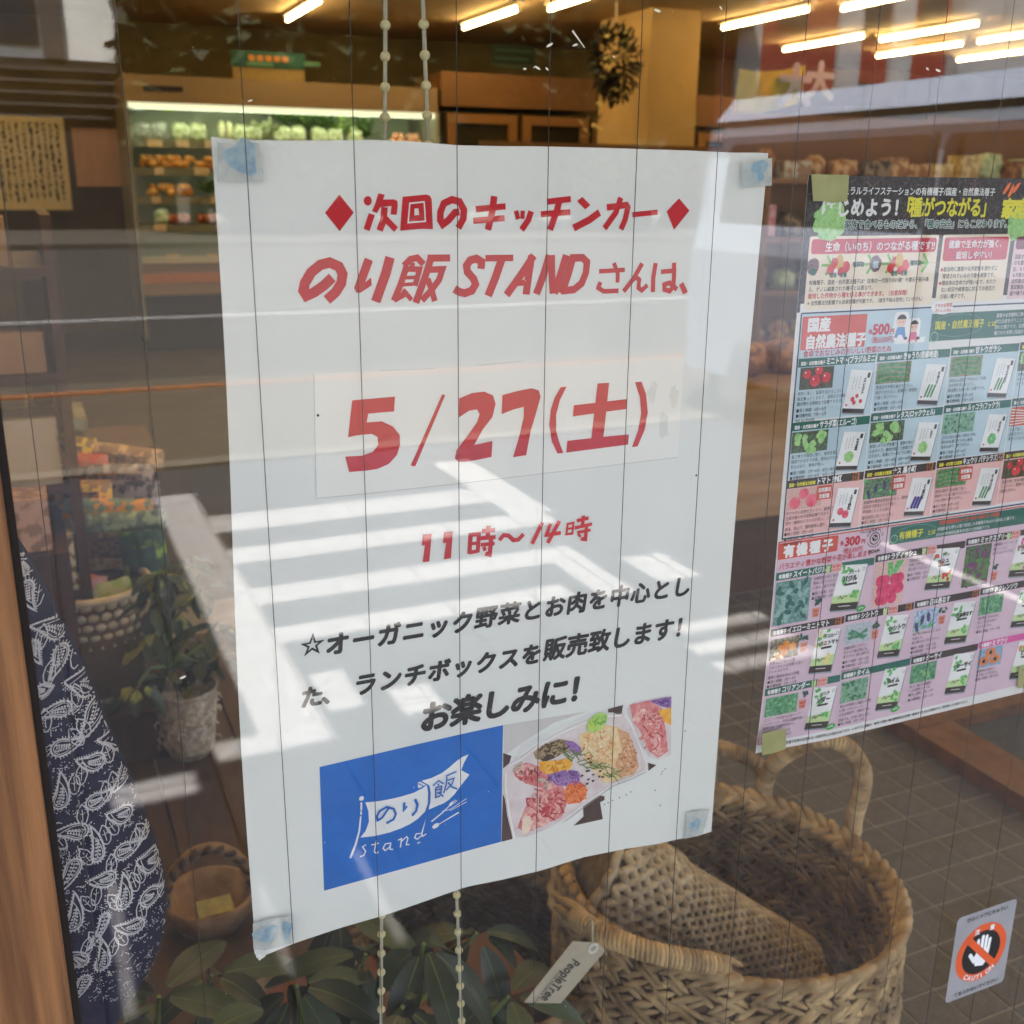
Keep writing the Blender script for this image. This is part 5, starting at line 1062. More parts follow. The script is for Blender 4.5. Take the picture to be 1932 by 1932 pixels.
GN = ['tan', 'cream', 'red', 'grey-brown', 'white', 'orange', 'olive', 'maroon', 'straw', 'slate', 'pink', 'pale green']
def gondola(x0, x1, y0, y1, levels, label, seed, wds=(.07, .16), pal=None, maxh=.2):
    e = empty('goods_shelf', ((x0 + x1) / 2, (y0 + y1) / 2, 0), label, 'shelf')
    for z in levels:
        b = MB(); b.box(x0, x1, y0, y1, z - .022, z); b.build('shelf_board', shm, e, world=True)
    b = MB(); b.box(x0, x1, y1 - .02, y1, 0, levels[-1] + .3); b.build('back_panel', shm, e, world=True)
    for x in (x0 - .02, x1): b = MB(); b.box(x, x + .02, y0, y1, 0, levels[-1] + .02); b.build('upright', shm, e, world=True)
    rr = random.Random(seed); out = []
    for li, z in enumerate(levels):
        x = x0 + .03; k = 0
        while x < x1 - .12:
            w = rr.uniform(*wds); h = rr.uniform(.5, 1) * maxh; mi = rr.choice(pal) if pal else rr.randrange(12); b = MB(); kd = rr.random(); yc = y0 + rr.uniform(.04, .09) + .06
            if kd < .45: b.obox((x + w / 2, yc + .05, z + h / 2 + .001), (w / 2 * .94, rr.uniform(-.01, .01), 0), (0, .05, 0), (0, 0, h / 2)); nm = 'goods_box'; w_ = 'carton'
            elif kd < .8: b.lump((x + w / 2, yc + .05, z + h * .5), w / 2 * .9, .05, h * .48, .3, 2.2, seed + k); nm = 'goods_packet'; w_ = 'packet'
            else:
                r_ = w * .42; b.tube([(x + w / 2, yc + .05, z + .001), (x + w / 2, yc + .05, z + h * .75), (x + w / 2, yc + .05, z + h)], [r_, r_, r_ * .5], 10); nm = 'goods_jar'; w_ = 'jar'
            o = thing(nm, b, goodsm[mi], '%s %s, %s from left, %s of %s' % (GN[mi], w_, ORD[k], ('lowest board', 'second board', 'third board', 'fourth board', 'top board')[min(li, 4)], label.split(',')[0]), w_.lower(), 'goods on the %s' % label.split(',')[0], smooth=kd > .45)
            x += w * rr.uniform(1.0, 1.15); k += 1
    return e
gondola(3.1, 5.2, 3.6, 4.0, [.35, .62, .9, 1.14, 1.40], 'near goods shelf, seen between the two posters', 5, (.10, .18), [0, 1, 3, 4, 8, 11, 10, 0, 3], maxh=.15)
gondola(5.3, 8.6, 4.6, 5.0, [.9, 1.2, 1.5], 'right-hand goods shelf, above the flyer', 9, (.08, .2), [0, 1, 2, 3, 3, 5, 8, 0, 9, 3], maxh=.22)
gondola(3.0, 5.1, 6.4, 6.8, [1.0, 1.36], 'middle low shelf, brown packets below the column', 12, (.08, .14), [0, 3, 5, 2], maxh=.2)
gondola(8.7, 11.5, 5.6, 6.0, [1.0, 1.3, 1.6], 'far right goods shelf, behind the flyer edge', 14, (.1, .2), [0, 1, 3, 4, 5, 8], maxh=.24)
# counter between the posters
e = empty('wooden_counter', (2.6, 2.6, 0), 'pale wooden counter seen in the gap between the two posters', 'counter')
ply = M('counter_ply', (176, 138, 94), .55, rgb2=(150, 114, 74), scale=3, stretch=(1, 1, 9))
b = MB(); b.box(1.9, 3.3, 2.3, 2.9, .70, .735); b.build('top', ply, e, world=True)
for x in (1.92, 2.38, 2.84): b = MB(); b.box(x, x + .44, 2.34, 2.36, .28, .698); b.build('front_panel', ply, e, world=True)
b = MB(); b.box(1.92, 3.28, 2.37, 2.88, .0, .69); b.build('carcass', M('counter_inside', (80, 56, 36), .7), e, world=True)
rr = random.Random(21)
for i in range(5):
    x = 2.0 + i * .22; b = MB(); b.lump((x, 2.55, .79), .09, .07, .06, .4, 3, i); mi = rr.choice([2, 9, 3, 0, 6])
    thing('counter_item', b, goodsm[mi], '%s packet lying on the pale counter, %s from its left end' % (GN[mi], ('first', 'second', 'third', 'fourth', 'fifth')[i]), 'packet', 'packets on the counter', True)

# ============================================================ THE STREET BEHIND THE CAMERA (seen only in the glass)
asph = M('asphalt', (66, 61, 56), .9, rgb2=(56, 52, 48), scale=30); conc = M('concrete', (84, 78, 68), .9, rgb2=(72, 66, 58), scale=8)
pav1 = M('paving_slab', (176, 172, 170), .85, rgb2=(144, 140, 138), scale=60, tone=True); pav2 = M('paving_brick', (90, 78, 66), .85, rgb2=(72, 62, 52), scale=50, tone=True)
b = MB(); b.box(-60, 80, -90, -.0, -.4, -.03); struct('ground', b, M('earth', (120, 112, 100), .95, rgb2=(100, 96, 84), scale=.6))
b = MB(); b.box(-60, 80, -25, -7.62, -.03, -.016); struct('road', b, asph)
b = MB(); b.box(-60, 80, -11.64, -11.50, -.016, -.012); struct('road_line', b, M('road_paint', (160, 158, 154), .8, rgb2=(150, 148, 146), scale=12))
b = MB(); b.box(-60, 80, -40, -25.15, -.03, .1); b.box(-60, 80, -25.15, -25.0, -.03, .105); struct('far_pavement', b, conc)
b = MB(); b.box(-20, 30, -7.6, -7.28, -.03, -.002); struct('gutter', b, conc)
b = MB(); b.box(-20, 30, -7.24, -7.17, -.03, .004); struct('orange_kerb', b, M('kerb_orange', (170, 104, 62), .8, rgb2=(130, 84, 54), scale=10))
b = MB(); b.box(-20, 30, -5.04, -4.9, -.03, .004); struct('stone_kerb', b, M('kerb_stone', (112, 104, 92), .85, rgb2=(98, 90, 80), scale=12))
bed = MB(); bed.box(-20, 30, -7.13, -5.05, -.03, -.008); bed = struct('brick_pavement', bed, M('mortar', (84, 78, 70), .9))
bb = MB(); bb.box(-.142, .142, -.068, .068, 0, .008); bme = None; n_ = 0; big = MB(); rr = random.Random(1)
for j in range(14):
    for i in range(40):
        x = -.6 + i * .29 + (.145 if j % 2 else 0); y = -5.13 - j * .143
        if x < 3.2 and n_ < 180:
            if bme is None: o = bb.build('paving_brick', pav2, bed); bme = o.data
            else: o = link('paving_brick', bme, bed)
            o.location = (x, y, -.008 + rr.uniform(-.001, .001)); n_ += 1
        else: big.tone = rr.uniform(.8, 1.1); big.box(x - .142, x + .142, y - .068, y + .068, -.008, 0)
tag(big.build('far_paving_bricks', pav2, bed), kind='stuff')
bed = MB(); bed.box(-20, 30, -4.89, -.02, -.03, -.006); bed = struct('pavement', bed, M('joint', (150, 144, 138), .9))
bb = MB(); bb.box(-.146, .146, -.146, .146, 0, .006); bme = None; n_ = 0; big = MB()
for j in range(16):
    for i in range(26):
        x = -1.35 + i * .2985; y = -.2 - j * .2985
        if x < 3.2 and y > -4.6:
            if bme is None: o = bb.build('paving_slab', pav1, bed); bme = o.data
            else: o = link('paving_slab', bme, bed)
            o.location = (x, y, -.006 + rr.uniform(-.0008, .0008))
        elif y > -4.75: big.tone = rr.uniform(.85, 1.1); big.box(x - .146, x + .146, y - .146, y + .146, -.006, 0)
tag(big.build('far_paving_slabs', pav1, bed), kind='stuff')
# unseen canopy added over the pavement, its gaps cut to shape the sun patches
ZC = 2.55; sx_, sy_ = SUN.x / SUN.z * ZC, SUN.y / SUN.z * ZC
lit = [(.42, .60, 1.9, 4.38), (.6, 1.97, 3.74, 3.98), (.6, 1.95, 3.33, 3.52), (.6, 1.84, 2.89, 3.06), (.6, 1.62, 2.55, 2.68), (1.80, 2.00, 3.50, 4.5), (1.70, 1.84, 2.5, 3.06), (1.96, 2.14, 2.56, 2.84), (1.74, 2.1, 1.83, 1.91), (1.74, 2.1, 1.97, 2.05), (1.78, 2.12, 2.12, 2.2),
       (.05, .24, 1.78, 1.88), (.62, .72, 2.05, 2.3), (.80, .92, 1.95, 2.12), (.3, .42, 1.9, 2.0), (3.0, 3.05, 1.6, 2.6), (.02, .034, 1.1, 1.5), (.29, .303, 1.1, 1.38), (.50, .513, 1.1, 1.42)]
canopy = empty('sun_mask_canopy', (1.0, -4.95, 0), 'unseen slatted canopy over the pavement, its gaps cut to shape the stripes of sun', 'canopy')
cwood = M('canopy_wood', (120, 88, 60), .7, rgb2=(96, 70, 46), scale=5)
X0c, X1c, Y0c, Y1c = -4.0, 3.9, 0.55, 4.9
ys = sorted({Y0c, Y1c, *[q for r_ in lit for q in r_[2:]]}); ys = [q for q in ys if Y0c <= q <= Y1c]
slats = []
for y0, y1 in zip(ys[:-1], ys[1:]):
    if y1 - y0 < 1e-4: continue
    ym = (y0 + y1) / 2; cuts = sorted((max(r_[0], X0c), r_[1]) for r_ in lit if r_[2] < ym < r_[3]); x = X0c
    for c0, c1 in cuts + [(X1c, X1c)]:
        if c0 > x + 1e-4: slats.append((x, c0, y0, y1))
        x = max(x, c1)
for k, (x0, x1, y0, y1) in enumerate(slats):
    b = MB(); b.box(x0 + sx_, x1 + sx_, -y1 + sy_, -y0 + sy_, ZC, ZC + .018); b.build('slat', cwood, canopy, world=True)
for x in (-4.2, 6.6): b = MB(); b.box(x - .05, x + .05, -4.75, -4.65, 0, ZC - .001); b.build('post', cwood, canopy, world=True)
# kei van parked nose-out, right of the camera
vw = M('van_paint', (166, 172, 186), .3, rgb2=(160, 166, 180), scale=2, spec=.5); vgl = M('van_glass', (16, 16, 18), .12); vrub = M('van_rubber', (24, 24, 26), .8); hub = M('wheel_metal', (160, 160, 162), .35, metal=.7)
van = empty('parked_van', (4.3, -3.65, 0), 'pale boxy van parked close beside the shop, mirrored in the glass at upper right', 'van')
YA, YB = -1.85, -5.32; XA = 3.78
b = MB(); pr = [(XA, .28), (XA, 1.0), (XA + .05, 1.2), (XA + .1, 1.68), (XA + .1, 1.73), (XA + .22, 1.86), (XA + .7, 1.92), (XA + 1.2, 1.86), (XA + 1.32, 1.73), (XA + 1.38, 1.2), (XA + 1.43, 1.0), (XA + 1.43, .28)]
vs = []; fs = []; n = len(pr); YS = [YB, YB + .04, YB + .12, YA - .12, YA - .04, YA]; SC_ = [.9, .97, 1, 1, .97, .9]
for y, k in zip(YS, SC_):
    for x, z in pr: vs.append((XA + .715 + (x - XA - .715) * k, y, .28 + (z - .28) * k))
for j in range(len(YS) - 1):
    for i in range(n): a = j * n + i; c = j * n + (i + 1) % n; fs.append((a, c, c + n, a + n))
fs += [tuple(range(n))[::-1], tuple((len(YS) - 1) * n + i for i in range(n))]
b.add(vs, fs); b.build('body', vw, van, world=True)
b = MB(); b.box(XA + .045, XA + .075, YB + .08, YA - .08, 1.69, 1.725); b.build('roof_gutter', vrub, van, world=True)
def side_window(y0, y1, z0, z1):
    pts = []; r_ = .06
    for cy, cz, t0 in ((y1 - r_, z1 - r_, 0), (y0 + r_, z1 - r_, 90), (y0 + r_, z0 + r_, 180), (y1 - r_, z0 + r_, 270)):
        for k in range(5): t = R(t0 + k * 22.5); pts.append((cy + r_ * math.cos(t), cz + r_ * math.sin(t)))
    b = MB(); xs = lambda z: XA + .05 + (z - 1.2) * .104 - .006
    b.add([(xs(z), y, z) for y, z in pts] + [(xs(z) + .012, y, z) for y, z in pts], [tuple(range(20)), tuple(range(20, 40))[::-1]] + [(i, (i + 1) % 20, 20 + (i + 1) % 20, 20 + i) for i in range(20)]); b.build('window', vgl, van, world=True)
side_window(-3.32 - 1.7 + .0, -4.2 + .78, 1.12, 1.6); side_window(-3.36, -2.35, 1.12, 1.6)
for y in (YB + .55, YA - .6):
    for x, s in ((XA + .03, -1), (XA + 1.3, 1)):
        w = empty('wheel', (x, y, .28), None, None); w.parent = van; w.location = Vector((x, y, .28)) - van.location
        b = MB(); b.tube([(-.0, 0, 0), (.12, 0, 0)], .27, 20); b.build('tyre', vrub, w); b = MB(); b.tube([(-.006, 0, 0), (.126, 0, 0)], .16, 16); b.build('rim', hub, w)
b = MB(); b.box(XA - .005, XA + .02, -3.34, -3.325, .35, 1.6); b.build('door_gap', vrub, van, world=True); b = MB(); b.box(XA - .03, XA - .002, -3.6, -3.48, .98, 1.02); b.build('door_handle', vrub, van, world=True)
b = MB(); b.box(XA + .2, XA + 1.2, YA + .001, YA + .02, 1.15, 1.62); b.build('rear_window', vgl, van, world=True)
# white house across the street
plast = M('white_plaster', (250, 246, 238), .9, rgb2=(240, 236, 226), scale=1.5); dkw = M('dark_siding', (58, 48, 38), .8, rgb2=(48, 40, 32), scale=2); greyb = M('grey_beam', (92, 84, 76), .8); pane = M('far_pane', (40, 44, 48), .15)
house = empty('white_house', (1.0, -33.5, .1), 'white plastered house with dark beams and siding across the street, mirrored at upper left', 'house')
b = MB(); b.box(-6, 4.05, -36, -33, 4.55, 9.0); b.build('wall', plast, house, world=True)
b = MB(); b.box(-6, 4.3, -36, -32.9, .1, 4.5); b.build('lower_wall', dkw, house, world=True)
for i in range(5): b = MB(); b.box(-6, 4.3, -32.89, -32.78, 3.05 + i * .3, 3.12 + i * .3); b.build('siding_board', greyb, house, world=True)
def onh(x0, y0, x1, y1, Y): a, c, z0, z1 = rc(x0, y0, x1, y1, Y); return a, c, z0, z1
a, c, z0, z1 = onh(78, 0, 118, 130, 33); b = MB(); b.box(a, c, -32.99, -32.85, 4.55, 9); b.build('beam', greyb, house, world=True)
b = MB(); b.box(-6, 4.4, -33.4, -32.6, 9.0, 9.3); b.build('roof', greyb, house, world=True)
a, c, z0, z1 = onh(-40, -60, 66, 84, 33)
w = empty('window', (0, 0, 0), None, None); w.parent = house; w.location = Vector((a, -32.95, z0)) - house.location
b = MB(); W_, H_ = c - a, z1 - z0
for q in ((0, W_, 0, .1), (0, W_, H_ - .1, H_), (0, .1, .101, H_ - .101), (W_ - .14, W_, .101, H_ - .101)): b.box(q[0], q[1], 0, .08, q[2], q[3])
b.build('frame', dkw, w); b = MB(); b.box(.1, W_ - .14, -.02, .02, .1, H_ - .1); b.build('pane', pane, w)
# brick-red building and grey wall on the right
redb = M('red_brick_wall', (150, 66, 50), .85, rgb2=(130, 54, 42), scale=3); greyw = M('grey_render', (176, 172, 170), .9, rgb2=(160, 156, 154), scale=2)
bl = empty('red_building', (25, -31, .1), 'brick red building with grey pillars across the street, mirrored at the upper right', 'building')
b = MB(); b.box(20.6, 30.0, -33, -30, .1, 12); b.build('wall', redb, bl, world=True)
for x in (21.2, 25.2, 27.4): b = MB(); b.box(x, x + .9, -29.99, -29.8, .1, 12); b.build('pillar', greyw, bl, world=True)
for x in (22.8, 26.2, 28.6):
    for z in (3.2, 6.4): b = MB(); b.box(x, x + 1.1, -29.99, -29.9, z, z + 1.6); b.build('window', pane, bl, world=True)
b = MB(); b.box(30.1, 60, -32, -29.5, .1, 11); o = thing('grey_building', b, greyw, 'plain grey rendered building beyond the red one, mirrored behind the van', 'building')
b = MB(); b.box(-30, 60, -62, -60, 0, 3.5); o = thing('long_wall', b, M('far_wall', (120, 112, 100), .9), 'long low wall at the far end of the street', 'wall')
# trees
barkm = M('bark', (76, 60, 46), .9, rgb2=(56, 44, 34), scale=8); folm = M('tree_leaf', (58, 62, 26), .7, rgb2=(36, 42, 18), scale=2.5, tone=True)
def tree(x, y, h, r_, seed, label):
    rr = random.Random(seed); e = empty('garden_tree', (x, y, .1), label, 'tree', 'trees mirrored between the two buildings')
    b = MB(); b.tube([(x, y, .1), (x + .1, y, h * .35), (x - .1, y + .1, h * .7)], [.28, .2, .1], 8)
    for k in range(6): t = k * 1.05; b.tube([(x, y, h * (.3 + .06 * k)), (x + math.cos(t) * r_ * .7, y + math.sin(t) * r_ * .7, h * (.5 + .07 * k))], [.1, .03], 6)
    b.build('trunk', barkm, e, world=True); b = MB()
    lob = [(Vector((x + rr.uniform(-.75, .75) * r_, y + rr.uniform(-.6, .6) * r_, h * (.16 + .8 * q_ / 14))), rr.uniform(.45, .7) * r_) for q_ in range(15)]
    for _ in range(7000):
        c, q = rr.choice(lob); d = Vector((rr.gauss(0, 1), rr.gauss(0, 1), rr.gauss(0, 1))).normalized(); p = c + d * q * rr.uniform(.6, 1.05); _, u, w = frame_of((rr.gauss(0, 1), rr.gauss(0, 1), rr.gauss(0, .6)))
        b.tone = rr.uniform(.6, 1.2); s_ = rr.uniform(.22, .48); b.add([p - _ * s_, p - u * s_ * .6, p + _ * s_, p + u * s_ * .6], [(0, 1, 2, 3)])
    o = b.build('crown', folm, e, world=True); tag(o, kind='stuff')
for i, (x, y, h, r_) in enumerate(((5.6, -30.5, 10, 2.2), (8.0, -31.5, 11, 2.4), (10.4, -31, 10.5, 2.3), (12.6, -32.5, 10, 2.2), (6.8, -34, 12, 2.6), (11.6, -29.2, 7, 1.6), (4.9, -33, 9.5, 1.7), (9.3, -34.5, 12, 2.6), (7.0, -29.4, 5.5, 1.6), (9.6, -29.3, 6, 1.7), (14.6, -31, 11, 2.5), (16.9, -32, 10.5, 2.4), (19.0, -31.4, 11, 2.3), (15.8, -29.5, 6.5, 1.9), (18.4, -34, 12, 2.6))):
    tree(x, y, h, r_, 40 + i, ['dense tree beside the white house', 'taller dense tree second from the white house', 'dense tree in the middle of the row', 'dense tree left of the row middle', 'tallest tree, standing behind the row', 'small tree in front of the red building', 'slender tree touching the white house', 'tall tree behind the middle of the row', 'low tree in front, nearer the white house', 'low tree in front, at the middle of the row', 'dense tree right of the row middle', 'second dense tree from the red building', 'dense tree touching the red building', 'low tree in front, third from the red building', 'tall tree behind, near the red building'][i] + ', mirrored in the glass')

# ============================================================ THINGS JUST BEHIND THE GLASS
# --- bead chains of the roller blind
beadm = M('bead_ivory', (206, 200, 160), .45, rgb2=(190, 184, 146), scale=90); cordm = M('chain_cord', (170, 168, 150), .6)
def chain(xt, yt, zb_px, label, Yc, pitch, r_):
    pa, pb = at(*xt, Y=Yc), at(*yt, Y=Yc); e = empty('bead_chain', (pb.x, Yc, pb.z - .05), label, 'blind chain', 'bead chains of the roller blind')
    d = (pb - pa); L_ = d.length; d.normalize(); top_ = pa - d * .12; n = int((L_ + .18) / pitch)
    b = MB(); b.tube([top_, pb + d * .06], .0011, 6)
    for k in range(int(L_ / .0025)):
        c = top_ + d * (k * .003); b.ell(c, d * .0017 + Vector((.0009, 0, 0)), (.0007, 0, .0003), (0, .0014, 0), 5, 3)
    b.build('cord', cordm, e, world=True); me = None
    for k in range(n):
        c = top_ + d * (pitch * k)
        if me is None: q = MB(); q.ell((0, 0, 0), (0, 0, r_ * .92), (r_, 0, 0), (0, r_, 0), 12, 8); o = q.build('bead', beadm, e, smooth=True); me = o.data
        else: o = link('bead', me, e)
        o.location = c - e.location
    return e
chain((727, 10), (719, 1932), 0, 'left of the two strands of ivory beads hanging behind the notice', .050, .01435, .0027)
chain((798, 10), (871, 1932), 0, 'right of the two strands of ivory beads hanging behind the notice', .046, .0143, .0027)

# --- paisley cloth bag at the left edge
clothm = M('navy_cloth', (18, 22, 66), .85, rgb2=(12, 16, 52), scale=400, bump=.05); pais = M('cloth_print', (214, 214, 222), .85, rgb2=(186, 188, 198), scale=900, lo=.4, hi=.6)
edge_px = [(28, 1008), (50, 1040), (75, 1085), (100, 1132), (130, 1188), (160, 1250), (185, 1310), (205, 1360), (235, 1430), (262, 1500), (285, 1556), (300, 1600), (312, 1648), (316, 1692), (312, 1736), (300, 1782), (280, 1828), (255, 1868), (225, 1910), (195, 1948), (160, 1990)]
BY = .045; E_ = [at(*p, Y=BY) for p in edge_px]; zt_, zb_ = E_[0].z, E_[-1].z
def edge_x(z):
    for i in range(len(E_) - 1):
        if z >= E_[i + 1].z or i == len(E_) - 2:
            f = (E_[i].z - z) / (E_[i].z - E_[i + 1].z); return E_[i].x + (E_[i + 1].x - E_[i].x) * f
XL = -.12
def surfC(x, z, h):
    xe = edge_x(min(max(z, zb_), zt_)); s_ = min(1, max(0, (x - XL) / (xe - XL + 1e-6))); d = .032 * math.sqrt(max(0, 1 - s_ ** 4)) + .0015 * math.sin(z * 60 + x * 30)
    return Vector((x, BY - d - h, z))
bag = empty('paisley_cloth', (-.05, BY, zb_), 'navy paisley cloth cushion bulging behind the left edge of the window', 'cloth cushion')
b = MB(); vs = []; fs = []; nI, nJ = 26, 60
for side in (0, 1):
    for j in range(nJ + 1):
        z = zt_ + (zb_ - zt_) * j / nJ; xe = edge_x(z)
        for i in range(nI + 1):
            s_ = math.sin(i / nI * math.pi / 2); x = XL + (xe - XL) * s_; p = surfC(x, z, 0)
            vs.append(p if side == 0 else Vector((x, 2 * BY - p.y, z)))
for side in (0, 1):
    o_ = side * (nI + 1) * (nJ + 1)
    for j in range(nJ):
        for i in range(nI): a = o_ + j * (nI + 1) + i; f = (a, a + nI + 1, a + nI + 2, a + 1); fs.append(f if side == 0 else f[::-1])
b.add(vs, fs); b.build('cover', clothm, bag, smooth=True, world=True)
pc = Print(surfC, .0005); pc.part = 'paisley_print'; rr = random.Random(12)
def on_cloth(x, y, c):
    X, Z = None, None; Yg = BY - .02
    for _ in range(4):
        p = at(*c(x, y), Y=Yg); Yg = surfC(p.x, p.z, 0).y
    return Vector((p.x, p.z))
cC = crop(0, 1400, 2.66); cC2 = crop(0, 700, 2.721)
def ok(*pts): return all(zb_ + .001 < p[1] < zt_ - .001 and p[0] < edge_x(p[1]) - .0006 for p in pts)
def seg(a, b_, w, layer=2):
    if ok(a, b_): pc.stroke([tuple(a), tuple(b_)], w, pais, layer)
def paisley(c, fx_, fy_, r_, tx_, ty_, bend=1):
    Fc = on_cloth(fx_, fy_, c); T = on_cloth(tx_, ty_, c); r_ = (on_cloth(fx_ + r_, fy_, c) - Fc).length; ax_ = (T - Fc); L_ = ax_.length; ax_.normalize(); n_ = Vector((-ax_.y, ax_.x)) * bend
    def outline(k, e):
        l, q = [], []
        for i in range(9):
            s_ = i / 9; sp = Fc + ax_ * (L_ * e * s_) + n_ * (L_ * .34 * s_ * s_); w = r_ * k * (1 - s_) ** .8 * (1 + .25 * s_); l.append(sp + n_ * w); q.append(sp - n_ * w)
        cap = [Fc - ax_ * (r_ * k * math.sin(t)) * 1.15 + n_ * (r_ * k * math.cos(t)) for t in [math.pi * i / 8 for i in range(1, 8)]]
        return cap[::-1] + l[0:0] + l + [Fc + ax_ * L_ * e + n_ * L_ * .34] + q[::-1] if False else l[::-1] + cap + q + [Fc + ax_ * L_ * e + n_ * L_ * .34]
    o1 = outline(1, 1); o2 = outline(.74, .72)
    for o_, w in ((o1, .00095), (o2, .00045)):
        for i in range(len(o_)): seg(o_[i], o_[(i + 1) % len(o_)], w)
    for i in range(len(o1)):
        a, b_ = o1[i], o1[(i + 1) % len(o1)]; m_ = int(max(1, (b_ - a).length / .0011))
        for k in range(m_):
            p = a + (b_ - a) * (k / m_); d = p - Fc; d = d.normalized() if d.length else d; seg(p, p + d * .0013 + Vector((-d.y, d.x)) * .0007 * bend, .00045)
    sp = lambda s_: Fc + ax_ * (L_ * .7 * s_ - r_ * .6) + n_ * (L_ * .1 * s_ * s_)
    for k in range(6): seg(sp(k / 6), sp((k + 1) / 6), .0004)
    for k in range(6):
        p = sp((k + .4) / 6)
        for sg in (-1, 1):
            q = p + n_ * sg * r_ * .36 * (1 - k * .11) - ax_ * r_ * .12; seg(p, q, .00035)
            if ok(q): pc.disc(tuple(q), .00062, pais, 3, n=6)
def small_leaf(c, x, y, t=0.3):
    p = on_cloth(x, y, c); L_ = .0062; W_ = .0028; d = Vector((math.sin(t), math.cos(t))); n_ = Vector((-d.y, d.x)); o_ = [p + d * L_ * a + n_ * W_ * q for a, q in ((1, 0), (.45, .8), (-.2, 1), (-.75, .6), (-.95, 0), (-.75, -.6), (-.2, -1), (.45, -.8))]
    for i in range(8): seg(o_[i], o_[(i + 1) % 8], .0006)
    seg(p - d * L_ * .6, p + d * L_ * .5, .0004); seg(p, p + n_ * W_ * .5 + d * .001, .0004); seg(p, p - n_ * W_ * .5 + d * .001, .0004)
BIG = [(485, 25, 60, 385, -10, 1), (345, 185, 42, 210, 190, 1), (528, 195, 40, 482, 365, -1), (665, 340, 52, 570, 300, 1), (340, 400, 50, 460, 385, 1), (525, 480, 44, 415, 505, -1), (335, 690, 46, 390, 535, 1), (530, 695, 46, 625, 655, 1), (695, 500, 38, 650, 650, -1), (675, 770, 44, 583, 800, -1), (430, 860, 50, 300, 838, 1),
       (838, 770, 34, 800, 920, -1), (540, 990, 34, 562, 820, 1), (685, 970, 42, 782, 940, 1), (405, 1060, 44, 348, 1232, -1), (830, 1025, 42, 748, 1058, -1), (590, 1125, 42, 487, 1172, -1), (685, 1240, 40, 727, 1085, 1), (830, 1222, 40, 898, 1190, 1), (408, 1360, 46, 466, 1200, 1), (578, 1340, 26, 545, 1510, -1), (745, 1385, 40, 628, 1425, -1), (565, 1590, 38, 612, 1445, 1),
       (440, 1570, 44, 380, 1512, 1), (465, 1690, 36, 424, 1820, -1), (785, 620, 40, 832, 662, 1), (905, 860, 26, 880, 930, -1), (235, 85, 36, 285, 85, 1)]
for q in BIG: paisley(cC, *q)
for q in ((140, 1290, 34, 110, 1190, 1), (150, 1420, 40, 150, 1550, 1), (320, 1640, 44, 205, 1580, 1), (345, 1780, 40, 330, 1925, -1), (190, 1745, 34, 190, 1850, 1)): paisley(cC2, *q)
for q in ((425, 110), (250, 250), (600, 205), (460, 290), (420, 340), (595, 425), (750, 500), (450, 545), (410, 600), (625, 590), (587, 640), (455, 770), (618, 835), (580, 880), (780, 860), (745, 905), (325, 915), (890, 950), (475, 1000), (615, 1045), (770, 1095), (740, 1140), (530, 1210), (485, 1260), (630, 1250), (895, 1155), (780, 1300), (525, 1455), (480, 1500), (625, 1500), (668, 1450)): small_leaf(cC, q[0], q[1], rr.uniform(-.5, .3))
for q in ((218, 1440), (235, 1690), (430, 1780), (280, 1890)): small_leaf(cC2, *q)
ctr = [on_cloth(q[0] * .75 + q[3] * .25, q[1] * .75 + q[4] * .25, cC) for q in BIG]
for _ in range(1300):
    p = on_cloth(rr.uniform(190, 930), rr.uniform(0, 1800), cC)
    if ok(p) and all((p - c_).length > .0085 for c_ in ctr):
        for k in range(rr.choice([1, 3, 5])):
            q = p + Vector((rr.uniform(-.0013, .0013), rr.uniform(-.0013, .0013)))
            if ok(q): pc.disc(tuple(q), .00032, pais, 2, n=5)
        if rr.random() < .22: t = rr.uniform(0, 6); seg(p, p + Vector((math.cos(t), math.sin(t))) * .003, .0004)
pc.finish(bag)

